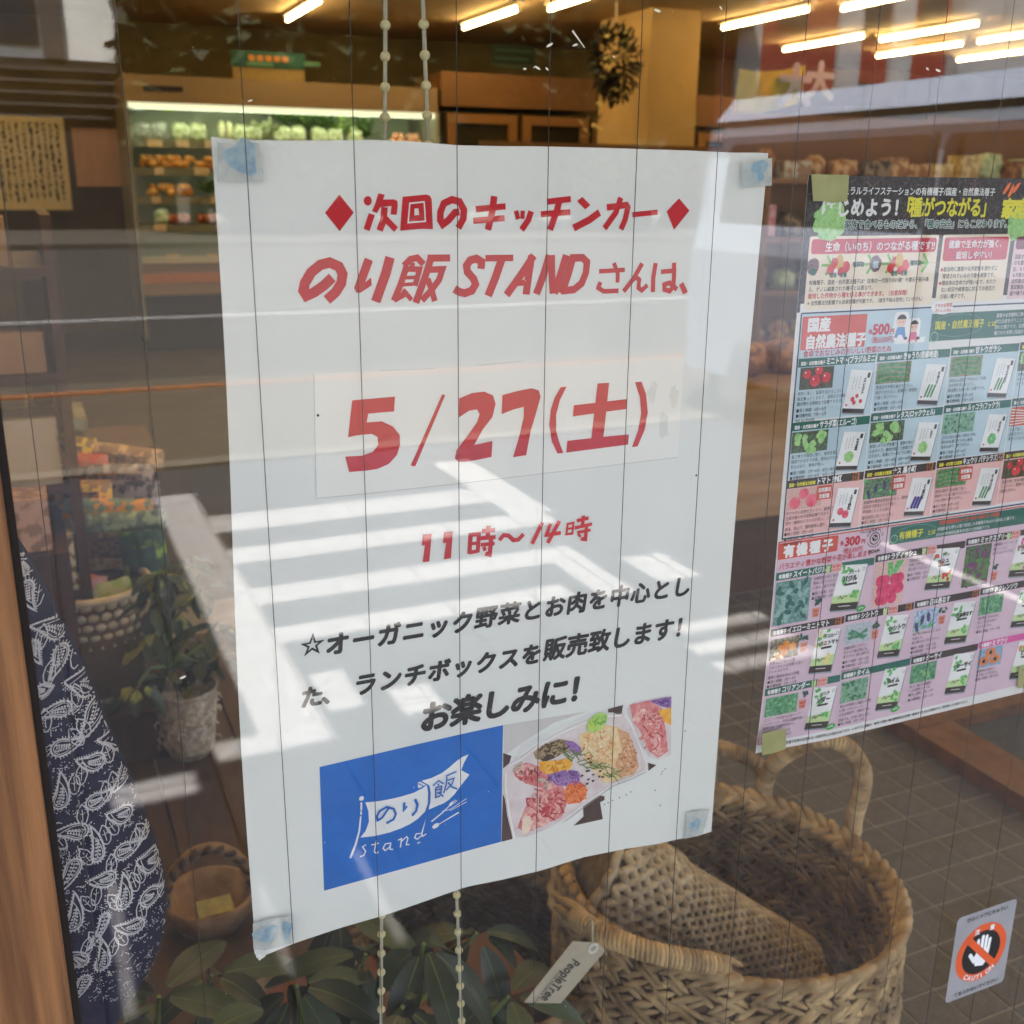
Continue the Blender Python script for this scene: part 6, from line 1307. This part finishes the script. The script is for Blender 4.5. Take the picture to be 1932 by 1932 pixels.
# --- woven baskets
sea = M('seagrass', (188, 160, 118), .7, rgb2=(122, 94, 60), scale=26, tone=True, bump=.35, detail=8, lo=.38, hi=.68); jute = M('jute_yarn', (186, 166, 134), .85, rgb2=(142, 122, 92), scale=60, tone=True, bump=.4, detail=8)
seadk = M('basket_core', (104, 80, 52), .9)
def prof(t):                                     # bulging body: t 0 bottom .. 1 rim
    return .150 + .085 * math.sin(min(1, t * 1.15) * math.pi * .62)
def basket(C, Rr, H, rows, name, label, cat, lean=(0, 0), handles=(), tone0=1.0, seed=1, seg=.034, tilt=0.0):
    e = empty(name, C, label, cat); rr = random.Random(seed); C = Vector(C); k_ = Rr / prof(1)
    P_ = lambda t, a, dr=0: C + Vector((math.cos(a) * (prof(t) * k_ + dr) + lean[0] * t * H, math.sin(a) * (prof(t) * k_ + dr) + lean[1] * t * H, t * H - tilt * t * math.cos(a)))
    b = MB(); vs = []; fs = []; n = 48; m_ = 14
    for j in range(m_ + 1):
        for i in range(n): vs.append(P_(j / m_ * .985, 2 * math.pi * i / n))
    for j in range(m_):
        for i in range(n): a = j * n + i; c = j * n + (i + 1) % n; fs.append((a, c, c + n, a + n))
    fs.append(tuple(range(n))[::-1]); b.add(vs, fs); b.build('lining', seadk, e, world=True)
    b = MB()
    for j in range(rows):
        t = (j + .5) / rows; r_ = prof(t) * k_; ns = int(2 * math.pi * r_ / seg); hh = H / rows; row_t = rr.uniform(.85, 1.12)
        for i in range(ns):
            for half in (0, 1):
                a = 2 * math.pi * (i + .5 * (j % 2) + rr.uniform(-.08, .08)) / ns; p = P_(t + (.22 if half else -.22) / rows, a); nx_ = Vector((math.cos(a), math.sin(a), .0)); tg = Vector((-math.sin(a), math.cos(a), 0))
                d = (tg + Vector((0, 0, .62 if half else -.62))).normalized(); up_ = nx_.cross(d)
                for sd in (1, -1):
                    for sb in (-1, 1):
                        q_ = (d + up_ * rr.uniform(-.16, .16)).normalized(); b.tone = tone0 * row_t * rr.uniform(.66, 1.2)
                        b.ell(p + nx_ * (.0045 + rr.uniform(-.001, .002)) * sd + up_ * hh * .17 * sb, q_ * seg * rr.uniform(.5, .78), up_ * hh * rr.uniform(.13, .22), nx_ * rr.uniform(.0025, .005), 6, 5, 1.5)
    o = b.build('weave', sea, e, smooth=True, world=True); tag(o, kind='stuff')
    b = MB(); ns = int(2 * math.pi * Rr / .021)
    for i in range(ns):
        a = 2 * math.pi * i / ns; tg = Vector((-math.sin(a), math.cos(a), 0)); nx_ = Vector((math.cos(a), math.sin(a), 0))
        for s_ in (1, -1):
            b.tone = tone0 * rr.uniform(.8, 1.3); d = (tg + Vector((0, 0, .55 * s_)) + nx_ * .35 * s_).normalized(); _, u, w = frame_of(d)
            b.ell(P_(1, a, .003 * s_) + Vector((0, 0, .004 * s_)), d * .022, u * .0082, w * .0082, 7, 5)
    o = b.build('braided_rim', sea, e, smooth=True, world=True); tag(o, kind='stuff')
    for pts in handles:
        b = MB(); PP = [Vector(p) for p in pts]; fine = []
        for i in range(len(PP) - 1):                                   # Catmull-Rom
            p0, p1, p2, p3 = PP[max(i - 1, 0)], PP[i], PP[i + 1], PP[min(i + 2, len(PP) - 1)]
            for k in range(12):
                t = k / 12; fine.append(.5 * ((2 * p1) + (p2 - p0) * t + (2 * p0 - 5 * p1 + 4 * p2 - p3) * t * t + (3 * p1 - p0 - 3 * p2 + p3) * t ** 3))
        fine.append(PP[-1]); b.tone = tone0 * .8; b.tube(fine, .0098, 8); acc = 0
        for i in range(len(fine) - 1):
            d = fine[i + 1] - fine[i]; L_ = d.length; acc += L_
            while acc > .0052:
                acc -= .0052; c = fine[i + 1] - d.normalized() * acc; d_, u, w = frame_of(d); b.tone = tone0 * rr.uniform(.85, 1.35)
                ring = [c + (u * math.cos(k * math.pi / 5) + w * math.sin(k * math.pi / 5)) * .0104 + d_ * (.0022 * math.sin(k * math.pi / 5 + .6)) for k in range(10)]
                b.tube(ring, .0031, 5, closed=True)
        for q, q2 in ((PP[0], PP[1]), (PP[-1], PP[-2])):
            for k in range(7): b.tone = tone0 * rr.uniform(.7, 1.2); d = (q - q2).normalized(); _, u, w = frame_of(d); b.ell(q + d * rr.uniform(0, .02) + u * rr.uniform(-.012, .012) + w * rr.uniform(-.012, .012), d * .026, u * .005, w * .005, 6, 4)
        b.build('handle', sea, e, smooth=True, world=True)
    return e
cH = crop(1210, 1410, 2.109)
ZR = .45
hb = [at(*cH(800, 560), Z=.43), at(*cH(795, 470), Z=.47), at(*cH(840, 370), Z=.53), at(*cH(940, 300), Z=.575), at(*cH(1060, 262), Z=.60), at(*cH(1160, 300), Z=.585), at(*cH(1225, 400), Z=.545), at(*cH(1220, 500), Z=.50), at(*cH(1190, 600), Z=.45), at(*cH(1185, 660), Z=.42)]
hf = [at(*cH(-40, 1040), Z=.52), at(*cH(30, 1085), Z=.525), at(*cH(140, 1140), Z=.525), at(*cH(300, 1195), Z=.52), at(*cH(450, 1225), Z=.51), at(*cH(560, 1245), Z=.50), at(*cH(620, 1270), Z=.485)]
basket((.778, .505, .012), .222, .455, 15, 'seagrass_basket', 'large open seagrass basket with rope handles standing behind the glass at lower right', 'basket', (0, 0), (hb, hf), 1.0, 1, .034, .022)
hl = [at(*cH(600, 310), Z=.46), at(*cH(660, 318), Z=.46), at(*cH(730, 345), Z=.45), at(*cH(775, 380), Z=.44), at(*cH(790, 400), Z=.42)]
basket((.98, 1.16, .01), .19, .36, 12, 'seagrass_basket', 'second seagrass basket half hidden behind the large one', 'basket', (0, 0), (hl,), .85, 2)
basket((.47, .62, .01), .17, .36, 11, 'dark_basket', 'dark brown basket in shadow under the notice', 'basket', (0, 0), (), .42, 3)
# rolled crocheted jute piece leaning in the basket
A_ = at(*cH(40, 830), Z=.50); B_ = at(*cH(900, 1330), Z=.29); ax_ = (B_ - A_); L_ = ax_.length; ax_.normalize(); _, u_, w_ = frame_of(ax_)
roll = empty('jute_roll', (A_ + B_) / 2 - Vector((0, 0, .15)), 'pale crocheted jute roll leaning inside the large basket', 'jute roll')
b = MB(); r0_ = .068; rr = random.Random(9)
b.tone = .55; b.tube([A_ + ax_ * .01, A_ + ax_ * L_ * .5, B_], [r0_ * .93, r0_ * .93, r0_ * .93], 24)
nr = int(L_ / .0102)
for j in range(nr):
    c0 = A_ + ax_ * (j + .5) * L_ / nr; big_ = j < 10; ns = 20 if big_ else 34; r_ = r0_ * (1.06 if big_ else 1)
    for i in range(ns):
        a = 2 * math.pi * (i + .5 * (j % 2)) / ns; nn = u_ * math.cos(a) + w_ * math.sin(a); tg = ax_.cross(nn)
        for s_ in (-1, 1):
            b.tone = rr.uniform(.8, 1.2) * (1.12 if big_ else 1); d = (ax_ * .8 + tg * .75 * s_).normalized(); sc_ = 1.5 if big_ else 1
            b.ell(c0 + nn * r_ + tg * s_ * .0032 * sc_, d * .0088 * sc_, d.cross(nn) * .0040 * sc_, nn * .0046 * sc_, 7, 5)
for rk in ():
    for i in range(int(20 * rk) + 4):
        a = 2 * math.pi * i / (int(20 * rk) + 4); nn = u_ * math.cos(a) + w_ * math.sin(a); tg = ax_.cross(nn); b.tone = rr.uniform(.8, 1.15)
        for s_ in (-1, 1): b.ell(A_ - ax_ * .004 + nn * r0_ * rk, (tg + nn * .6 * s_).normalized() * .017, nn * .007, ax_ * .007, 7, 5)
for i in range(16):
    a = 2 * math.pi * i / 16; nn = u_ * math.cos(a) + w_ * math.sin(a); tg = ax_.cross(nn); ring = [A_ - ax_ * .004 + nn * (r0_ * .92) + (tg * math.cos(k * .785) * .015 + (nn * .5 - ax_ * .6) * math.sin(k * .785) * .016) for k in range(8)]
    b.tone = rr.uniform(.9, 1.2); b.tube(ring, .0062, 6, closed=True)
o = b.build('stitches', jute, roll, smooth=True, world=True); tag(o, kind='stuff')
# hang tag
cT = crop(600, 1410, 2.698)
tagpx = [(1590, 1470), (1735, 1478), (1772, 1520), (1522, 1816), (1318, 1812)]
TY = .19; v = [at(*cT(*p), Y=TY) for p in tagpx]; tagc = M('card_kraft', (176, 168, 150), .8, rgb2=(166, 158, 140), scale=30)
ht = empty('swing_tag', (v[4].x + .02, TY, v[4].z), 'pale card swing tag with a punched hole, hanging at the basket edge', 'tag')
b = MB(); b.add(v + [q + Vector((0, .0008, 0)) for q in v], [(0, 1, 2, 3, 4)[::-1], (5, 6, 7, 8, 9)] + [(i, (i + 1) % 5, 5 + (i + 1) % 5, 5 + i) for i in range(5)]); b.build('card', tagc, ht, world=True)
q = Print(lambda x, z, h: Vector((x, TY - .0002 - h, z)), .0002); q.part = 'lettering'
p0, p1 = at(*cT(1592, 1562), Y=TY), at(*cT(1408, 1790), Y=TY); d = (p1 - p0); d2 = Vector((d.x, d.z)); ln = d2.length; d2.normalize(); n2 = Vector((-d2.y, d2.x))
hgt = .0100; wd = sum(advance(ch) for ch in 'PeopleTree') * hgt * 1.5
q.text('PeopleTree', p0.x, p0.z, hgt * 1.5, M('tag_ink', (60, 56, 54), .7), 1, d2, n2, bold=.03, squeeze=ln / wd)
p0 = at(*cT(1545, 1620), Y=TY); q.text('FOR PEOPLE AND PLANET', p0.x - .006, p0.z, .0045, MATS['tag_ink'], 1, d2, n2)
q.finish(ht)
c = at(*cT(1703, 1508), Y=TY - .0008); b = MB(); b.tube([c + Vector((.0042 * math.cos(k * .523), 0, .0042 * math.sin(k * .523))) for k in range(12)], .0013, 6, closed=True); b.build('eyelet', M('eyelet_white', (214, 212, 206), .4), ht, world=True)
b = MB(); b.tube([c, c + Vector((.004, .01, .02)), at(*cT(1650, 1400), Y=.24)], .0007, 5); b.build('string', cordm, ht, world=True)

# --- wooden display bench and what stands on it
bench = empty('display_bench', (.05, 1.1, 0), 'brown wooden display bench behind the lower left of the window', 'bench')
bw = M('bench_wood', (78, 52, 34), .6, rgb2=(58, 38, 26), scale=5, stretch=(6, 1, 1))
for i in range(8): b = MB(); b.box(-.8 + i * .155, -.8 + i * .155 + .15, .16, 2.0, .285, .305); b.build('board', bw, bench, world=True)
for x in (-.78, .38): b = MB(); b.box(x, x + .04, .2, 1.96, 0, .284); b.build('leg_panel', bw, bench, world=True)
# plants
ribm = M('leaf_rib', (80, 100, 56), .5); lfm = M('shiny_leaf', (18, 34, 16), .4, rgb2=(30, 48, 24), scale=18, spec=.5); lfm2 = M('grey_leaf', (44, 64, 40), .45, rgb2=(60, 78, 52), scale=18); stemm = M('green_stem', (104, 124, 60), .5)
varl = M('variegated_leaf', (34, 52, 28), .4, rgb2=(150, 152, 84), scale=24, lo=.55, hi=.62)
def leaf(b, base, d, n_, L_, W_, droop=.35):
    d = Vector(d).normalized(); n_ = (Vector(n_) - d * Vector(n_).dot(d)).normalized(); s_ = d.cross(n_); vs = []; m_ = 6
    for k in range(m_ + 1):
        t = k / m_; w = W_ * math.sin(math.pi * min(1, t * .93 + .05)) ** .8 * .5; c = Vector(base) + d * L_ * t - n_ * droop * L_ * t * t
        vs += [c - s_ * w + n_ * w * .25, c, c + s_ * w + n_ * w * .25]
    fs = []
    for k in range(m_): a = k * 3; fs += [(a, a + 1, a + 4, a + 3), (a + 1, a + 2, a + 5, a + 4)]
    b.add(vs, fs)
    rb = []
    for k in range(m_ + 1):
        c = Vector(vs[k * 3 + 1]); rb += [c - s_ * .0007 * (1.2 - k / m_) + n_ * .0006, c + s_ * .0007 * (1.2 - k / m_) + n_ * .0006]
    b.m = 1; b.add(rb, [(k * 2, k * 2 + 1, k * 2 + 3, k * 2 + 2) for k in range(m_)]); b.m = 0
def schefflera(name, label, base, whorls, mat, L_, W_, seed, nl=7):
    e = empty(name, base, label, 'plant'); rr = random.Random(seed); base = Vector(base); me_n = 0
    for c in whorls:
        c = Vector(c); mid = (base + c) / 2 + Vector((rr.uniform(-.03, .03), rr.uniform(-.03, .03), .05)); b = MB(); b.tube([base + Vector((0, 0, .06)), mid, c], [.004, .003, .002], 6); b.build('stem', stemm, e, world=True)
        for k in range(nl):
            t = 2 * math.pi * k / nl + rr.random(); d = Vector((math.cos(t), math.sin(t) * .8, rr.uniform(-1.0, .15))); b = MB(); l_ = L_ * rr.uniform(.7, 1.1); leaf(b, c + d * .012, d, Vector((0, -.3, 1)), l_, W_ * rr.uniform(.8, 1.1), rr.uniform(.2, .6)); b.build('leaf', [mat if rr.random() < .75 else lfm2, ribm], e, smooth=True, world=True)
    return e
W1 = [at(*p, Y=y) for p, y in (((560, 1860), .30), ((690, 1800), .34), ((800, 1780), .26), ((900, 1760), .36), ((640, 1720), .42), ((960, 1880), .30), ((760, 1900), .22))]
schefflera('umbrella_plant', 'broad-leaved umbrella plant growing up behind the foot of the notice', (.22, .40, .305), W1, lfm, .082, .030, 3, 6)
W2 = [at(*p, Y=y) for p, y in (((300, 1880), .30), ((230, 1940), .24), ((400, 1840), .36), ((380, 1960), .22))]
schefflera('trailing_plant', 'low leafy plant at the bottom left, below the paisley cloth', (.0, .34, .305), W2, lfm, .075, .028, 5, 6)
W3 = [at(*p, Y=1.35 + (i % 3) * .06) for i, p in enumerate(((300, 1080), (350, 1060), (320, 1150), (380, 1110), (290, 1200), (345, 1210), (400, 1180), (375, 1250), (310, 1260), (260, 1290), (420, 1240), (340, 1120), (285, 1140)))]
schefflera('variegated_plant', 'bushy variegated plant with cream-edged leaves in the white pot', (.17, 1.42, .43), W3, varl, .065, .026, 7, 7)
potw = M('pot_white', (226, 214, 196), .5, rgb2=(186, 168, 144), scale=60, bump=.6, lo=.45, hi=.55)
pb_ = at(360, 1418, Y=1.42); b = MB(); b.lathe((pb_.x, 1.42, .306), [(.036, 0), (.046, .02), (.055, .09), (.058, .135), (.060, .14), (.055, .14), (.05, .12), (.0, .12)], 28)
for k in range(40): a = k * 2.4; z = .02 + .11 * ((k * .37) % 1); rr_ = .05 + z * .06; c = Vector((pb_.x + rr_ * math.cos(a), 1.42 + rr_ * math.sin(a), .306 + z)); b.tube([c + Vector((.008 * math.cos(q), .0, .008 * math.sin(q))) for q in (0, 1, 2, 3, 4)], .002, 5)
thing('plant_pot', b, potw, 'white pot with raised scroll pattern holding the variegated plant', 'plant pot', smooth=True)
b = MB(); b.lathe((.22, .40, .306), [(.05, 0), (.065, .09), (.07, .1), (.06, .1), (.0, .085)], 24); thing('clay_pot', b, M('terracotta', (116, 68, 44), .75, rgb2=(92, 54, 36), scale=14), 'terracotta pot of the broad-leaved umbrella plant', 'plant pot', smooth=True)
b = MB(); b.lathe((.0, .34, .306), [(.05, 0), (.065, .09), (.07, .1), (.06, .1), (.0, .085)], 24); thing('clay_pot', b, MATS['terracotta'], 'terracotta pot of the low leafy plant at bottom left', 'plant pot', smooth=True)
for i, (px, py, w_, d_, h_, mt, lb) in enumerate(((620, 1880, .16, .1, .05, MATS['terracotta'], 'terracotta coloured box lying on the bench under the leaves'), (470, 1900, .10, .08, .03, goodsm[9], 'blue-grey booklet on the bench at the foot of the picture'), (850, 1850, .2, .12, .08, M('amber_box', (104, 64, 36), .6, rgb2=(86, 52, 30), scale=8), 'amber brown wooden box right of the bead chains'))):
    p = at(px, py, Z=.306 + h_); b = MB(); b.obox((p.x, p.y, .306 + h_ / 2), (w_ / 2, .01, 0), (-.01, d_ / 2, 0), (0, 0, h_ / 2)); thing('storage_box', b, mt, lb, 'box')
# little round wicker basket
c = at(390, 1640, Y=.9); wk = empty('wicker_basket', (c.x, .9, .306), 'small round wicker basket with dark wrapping on its hoop handle, beside the notice', 'basket'); wkm = M('wicker_pale', (158, 126, 90), .7, rgb2=(120, 90, 60), scale=30); wkd = M('wicker_dark', (74, 54, 40), .7)
b = MB(); b.lathe((c.x, .9, .306), [(.045, 0), (.062, .025), (.066, .05), (.06, .05), (.045, .01), (.0, .008)], 26); b.build('bowl', wkm, wk, smooth=True, world=True)
arc = [Vector((c.x + .062 * math.cos(t), .9, .345 + .085 * math.sin(t))) for t in [math.pi * k / 22 for k in range(23)]]
b = MB(); b.tube(arc, .0085, 8); b.build('handle', wkm, wk, smooth=True, world=True); b = MB()
for k in range(1, 22, 2): d = arc[k + 1] - arc[k - 1] if k < 22 else arc[k] - arc[k - 1]; _, u, w = frame_of(d); b.ell(arc[k] + Vector((0, -.004, 0)), _ * .009 + w * .004, u * .0092, w * .0065, 7, 5)
o = b.build('wrapping', wkd, wk, smooth=True, world=True); tag(o, kind='stuff')
b = MB(); b.box(c.x - .02, c.x + .03, .86, .90, .314, .345); thing('soap_box', b, M('soap_label', (176, 170, 90), .5, rgb2=(150, 130, 70), scale=60), 'small yellow-green labelled box inside the wicker basket', 'box')
# white woven basket with snack bags
sc = at(175, 1180, Y=1.55); SB = Vector((sc.x, 1.55, 0)); zr = at(180, 1100, Y=1.55).z; zb2 = at(170, 1305, Y=1.55).z
wb = empty('white_basket', (SB.x, 1.55, zb2), 'white woven tub basket filled with small snack packets on the left', 'basket'); wbm = M('white_weave', (232, 220, 196), .6, rgb2=(206, 190, 160), scale=30); wbd = M('weave_gap', (110, 88, 64), .7)
b = MB(); Hb = zr - zb2; pf = [(.055, 0), (.085, .02), (.102, Hb * .5), (.108, Hb), (.102, Hb), (.095, Hb * .5), (.0, .02)]; b.lathe((SB.x, 1.55, zb2), pf, 32); b.build('tub', wbd, wb, smooth=True, world=True); b = MB(); rr = random.Random(4)
for j in range(11):
    t = (j + .5) / 11; r_ = .062 + .046 * math.sqrt(t) + .002; ns = 30
    for i in range(ns):
        a = 2 * math.pi * (i + .5 * (j % 2)) / ns; p = Vector((SB.x + r_ * math.cos(a), 1.55 + r_ * math.sin(a), zb2 + Hb * t)); tg = Vector((-math.sin(a), math.cos(a), 0)); b.ell(p, tg * r_ * .098, Vector((0, 0, Hb / 11 * .42)), Vector((math.cos(a), math.sin(a), 0)) * .004, 6, 4)
o = b.build('weave', wbm, wb, smooth=True, world=True); tag(o, kind='stuff')
b = MB(); b.tube([Vector((SB.x + .108 * math.cos(k * .2618), 1.55 + .108 * math.sin(k * .2618), zr)) for k in range(24)], .008, 8, closed=True); b.build('rim', wbm, wb, smooth=True, world=True)
stand = MB(); stand.box(SB.x - .2, SB.x + .12, 1.42, 1.9, .306, zb2 - .001); thing('basket_stand', stand, bw, 'brown wooden block under the white tub basket', 'stand')
def pack(px, py, w, h, Y, mt, label, th=.025, rot=0, seed=0, mats=None):
    p = at(px, py, Y=Y); b = MB(); vs = []; fs = []; n = 8
    for sd in (-1, 1):
        for j in range(n + 1):
            for i in range(n + 1):
                a, c = i / n * 2 - 1, j / n * 2 - 1; k = (1 - a * a) ** .5 * (1 - c * c) ** .5; x_, z_ = a * w / 2 * (1 - .06 * abs(c) ** 3), c * h / 2 * (1 + .03 * math.sin(i * 1.7 + seed))
                y_ = sd * th * k * (1 + .5 * noise.noise(Vector((a * 2.2, c * 2.2, seed * 3.1)))); vs.append(p + Vector((x_ * math.cos(rot) - z_ * math.sin(rot), y_, x_ * math.sin(rot) + z_ * math.cos(rot))))
    for sd in (0, 1):
        o_ = sd * (n + 1) ** 2
        for j in range(n):
            for i in range(n):
                a = o_ + j * (n + 1) + i; f = (a, a + 1, a + n + 2, a + n + 1); b.m = (1 if (mats and 2 <= j <= 4 and 1 <= i <= 5) else 0); b.add([], []); fs.append((f if sd == 0 else f[::-1], b.m))
    nb = len(b.v); b.v += [tuple(q) for q in vs]; b.t += [1.0] * len(vs)
    for f, m_ in fs: b.f.append(f); b.mi.append(m_)
    return thing('snack_bag', b, [mt] + ([mats] if mats else []), label, 'snack bag', 'snack bags by the white basket', smooth=True)
g_ = lambda n, a, c, sc=50: M('bag_' + n, tuple(min(250, int(q * 1.18)) for q in a), .35, rgb2=c, scale=sc, lo=.47, hi=.53)
dkp = g_('dark_print', (60, 44, 40), (150, 110, 80), 120)
pack(128, 842, .10, .045, 1.62, g_('yellow', (214, 176, 50), (150, 110, 40)), 'yellow printed snack bag on top of the pile', .012, -.25, 1, dkp)
pack(148, 885, .105, .062, 1.60, g_('red', (190, 70, 44), (214, 110, 70)), 'red snack bag with dark lettering below the yellow one', .014, -.15, 2, dkp)
pack(238, 862, .14, .045, 1.62, g_('tan', (196, 156, 110), (170, 130, 90)), 'long tan bag slanting to the right at the top of the pile', .012, -.22, 3, dkp)
pack(228, 895, .12, .04, 1.58, g_('grey', (170, 150, 136), (110, 90, 80)), 'silver-grey bag under the long tan bag', .012, -.1, 4, dkp)
pack(245, 928, .11, .05, 1.60, g_('grey2', (150, 136, 124), (90, 74, 66)), 'greyish bag with dark stripes in the middle of the pile', .014, -.1, 5)
pack(158, 932, .10, .052, 1.56, g_('gold', (206, 160, 54), (170, 120, 50)), 'golden yellow bag in the middle of the pile', .014, -.05, 6, dkp)
pack(205, 962, .16, .045, 1.54, g_('orange', (206, 136, 56), (120, 140, 110)), 'wide orange and grey-green bag lying across the pile', .016, -.12, 7)
pack(225, 985, .17, .04, 1.52, g_('sage', (130, 140, 110), (90, 104, 90)), 'dull sage green bag at the bottom of the pile', .016, -.05, 8)
pack(108, 905, .06, .085, 1.64, g_('redstrip', (150, 70, 50), (190, 170, 150)), 'narrow red and white bag at the left of the pile', .012, .1, 9)
pack(272, 1045, .085, .14, 1.60, g_('green', (120, 146, 50), (60, 90, 70), 20), 'tall green bag hanging right of the white basket', .016, .06, 10, g_('teal_spot', (40, 70, 70), (60, 90, 80)))
pack(205, 1025, .09, .11, 1.64, g_('kraft', (186, 160, 120), (150, 110, 80)), 'kraft paper bag with a dark label behind the white basket', .012, -.1, 11, dkp)
pack(115, 1165, .085, .085, 1.52, g_('stone', (166, 140, 110), (120, 100, 86), 60), 'stone-coloured packet in the left of the white basket', .02, .3, 12)
pack(158, 1130, .07, .1, 1.54, g_('pinkred', (190, 86, 70), (214, 150, 140), 30), 'pink and red packet in the middle of the white basket', .016, -.3, 13)
pack(205, 1140, .10, .09, 1.53, g_('lightgreen', (150, 170, 90), (200, 210, 150), 40), 'light green packet in the right of the white basket', .022, .15, 14)
# boxes at the far left
def carton(x0, y0, x1, y1, Y, d_, mt, label, name='paper_box', cat='box', th=None):
    a, c, z0, z1 = rc(x0, y0, x1, y1, Y); b = MB(); b.box(a, c, Y, Y + d_, z0, z1); o = thing(name, b, mt, label, cat); return a, c, z0, z1
kraft = M('box_kraft', (186, 146, 110), .7, rgb2=(166, 126, 92), scale=8); whitebox = M('box_white', (206, 190, 168), .6, rgb2=(190, 174, 150), scale=8); cabw = M('cabinet_brown', (84, 50, 28), .6, rgb2=(66, 38, 22), scale=5)
rack = empty('product_rack', (-.25, 1.75, 0), 'dark brown rack of small packages at the far left behind the jamb', 'rack')
for z in (.62, .82, 1.02, 1.2): b = MB(); b.box(-.75, .035, 1.5, 2.0, z, z + .015); b.build('shelf_board', cabw, rack, world=True)
for x in (-.77, .035): b = MB(); b.box(x, x + .018, 1.5, 2.0, 0, 1.3); b.build('upright', cabw, rack, world=True)
def on(x0, x1, y0, z0, h, mt, label, name='paper_box', d_=.1):
    b = MB(); b.box(x0, x1, y0, y0 + d_, z0 + .0005, z0 + h); thing(name, b, mt, label, 'box', 'packages on the left rack')
a = at(30, 600, Y=1.47)
on(-.12, -.02, 1.52, 1.216, .08, kraft, 'brown carton on the top board of the left rack'); on(-.10, .02, 1.51, 1.036, .07, kraft, 'kraft carton on the second board of the left rack'); on(-.11, .025, 1.51, .836, .12, whitebox, 'tall pale carton on the third board of the left rack'); on(-.12, .03, 1.5, .636, .11, g_('prints', (196, 176, 140), (110, 80, 60), 60), 'printed beige box on the lowest board of the left rack')
a, c, z0, z1 = rc(52, 530, 104, 700, 1.9); b = MB(); b.box(a, c, 1.9, 1.98, z0, z1); thing('paper_bag', b, kraft, 'brown paper bag standing right of the left rack', 'paper bag')
a, c, z0, z1 = rc(62, 720, 100, 785, 1.95); b = MB(); b.box(a, c, 1.93, 1.99, z0, z1); thing('paper_box', b, whitebox, 'small pale box below the brown paper bag', 'box')
a, c, z0, z1 = rc(52, 778, 165, 845, 1.85); e = empty('glass_tray', ((a + c) / 2, 1.85, z0), 'clear lidded tray standing on a grey box at the left', 'tray')
b = MB(); b.obox(((a + c) / 2, 1.9, z1 - .012), ((c - a) / 2, 0, -.01), (0, .1, 0), (0, 0, .012)); b.build('lid', M('tray_lid', (170, 170, 140), .15, rgb2=(150, 140, 110), scale=30), e, world=True); b = MB(); b.box(a + .01, c - .01, 1.82, 1.98, z0, z1 - .03); b.build('tray', M('tray_grey', (96, 92, 84), .4), e, world=True)
a, c, z0, z1 = rc(22, 915, 92, 1010, 1.5); b = MB(); b.box(a, c, 1.40, 1.49, z0, z1); thing('paper_box', b, g_('box', (190, 150, 126), (170, 130, 104), 40), 'flesh-coloured box with a silver top edge, left of the snack bags', 'box')
b = MB(); b.box(-.35, .02, 1.38, 1.7, .306, z0 - .001); thing('box_plinth', b, cabw, 'dark plinth under the flesh-coloured box', 'plinth')
b = MB(); a2, c2, z02, z12 = rc(90, 700, 320, 990, 1.75); b.box(-.06, c2 - .03, 1.72, 1.95, .306, at(200, 850, Y=1.72).z); thing('bag_stand', b, cabw, 'dark stand carrying the pile of snack bags', 'stand')
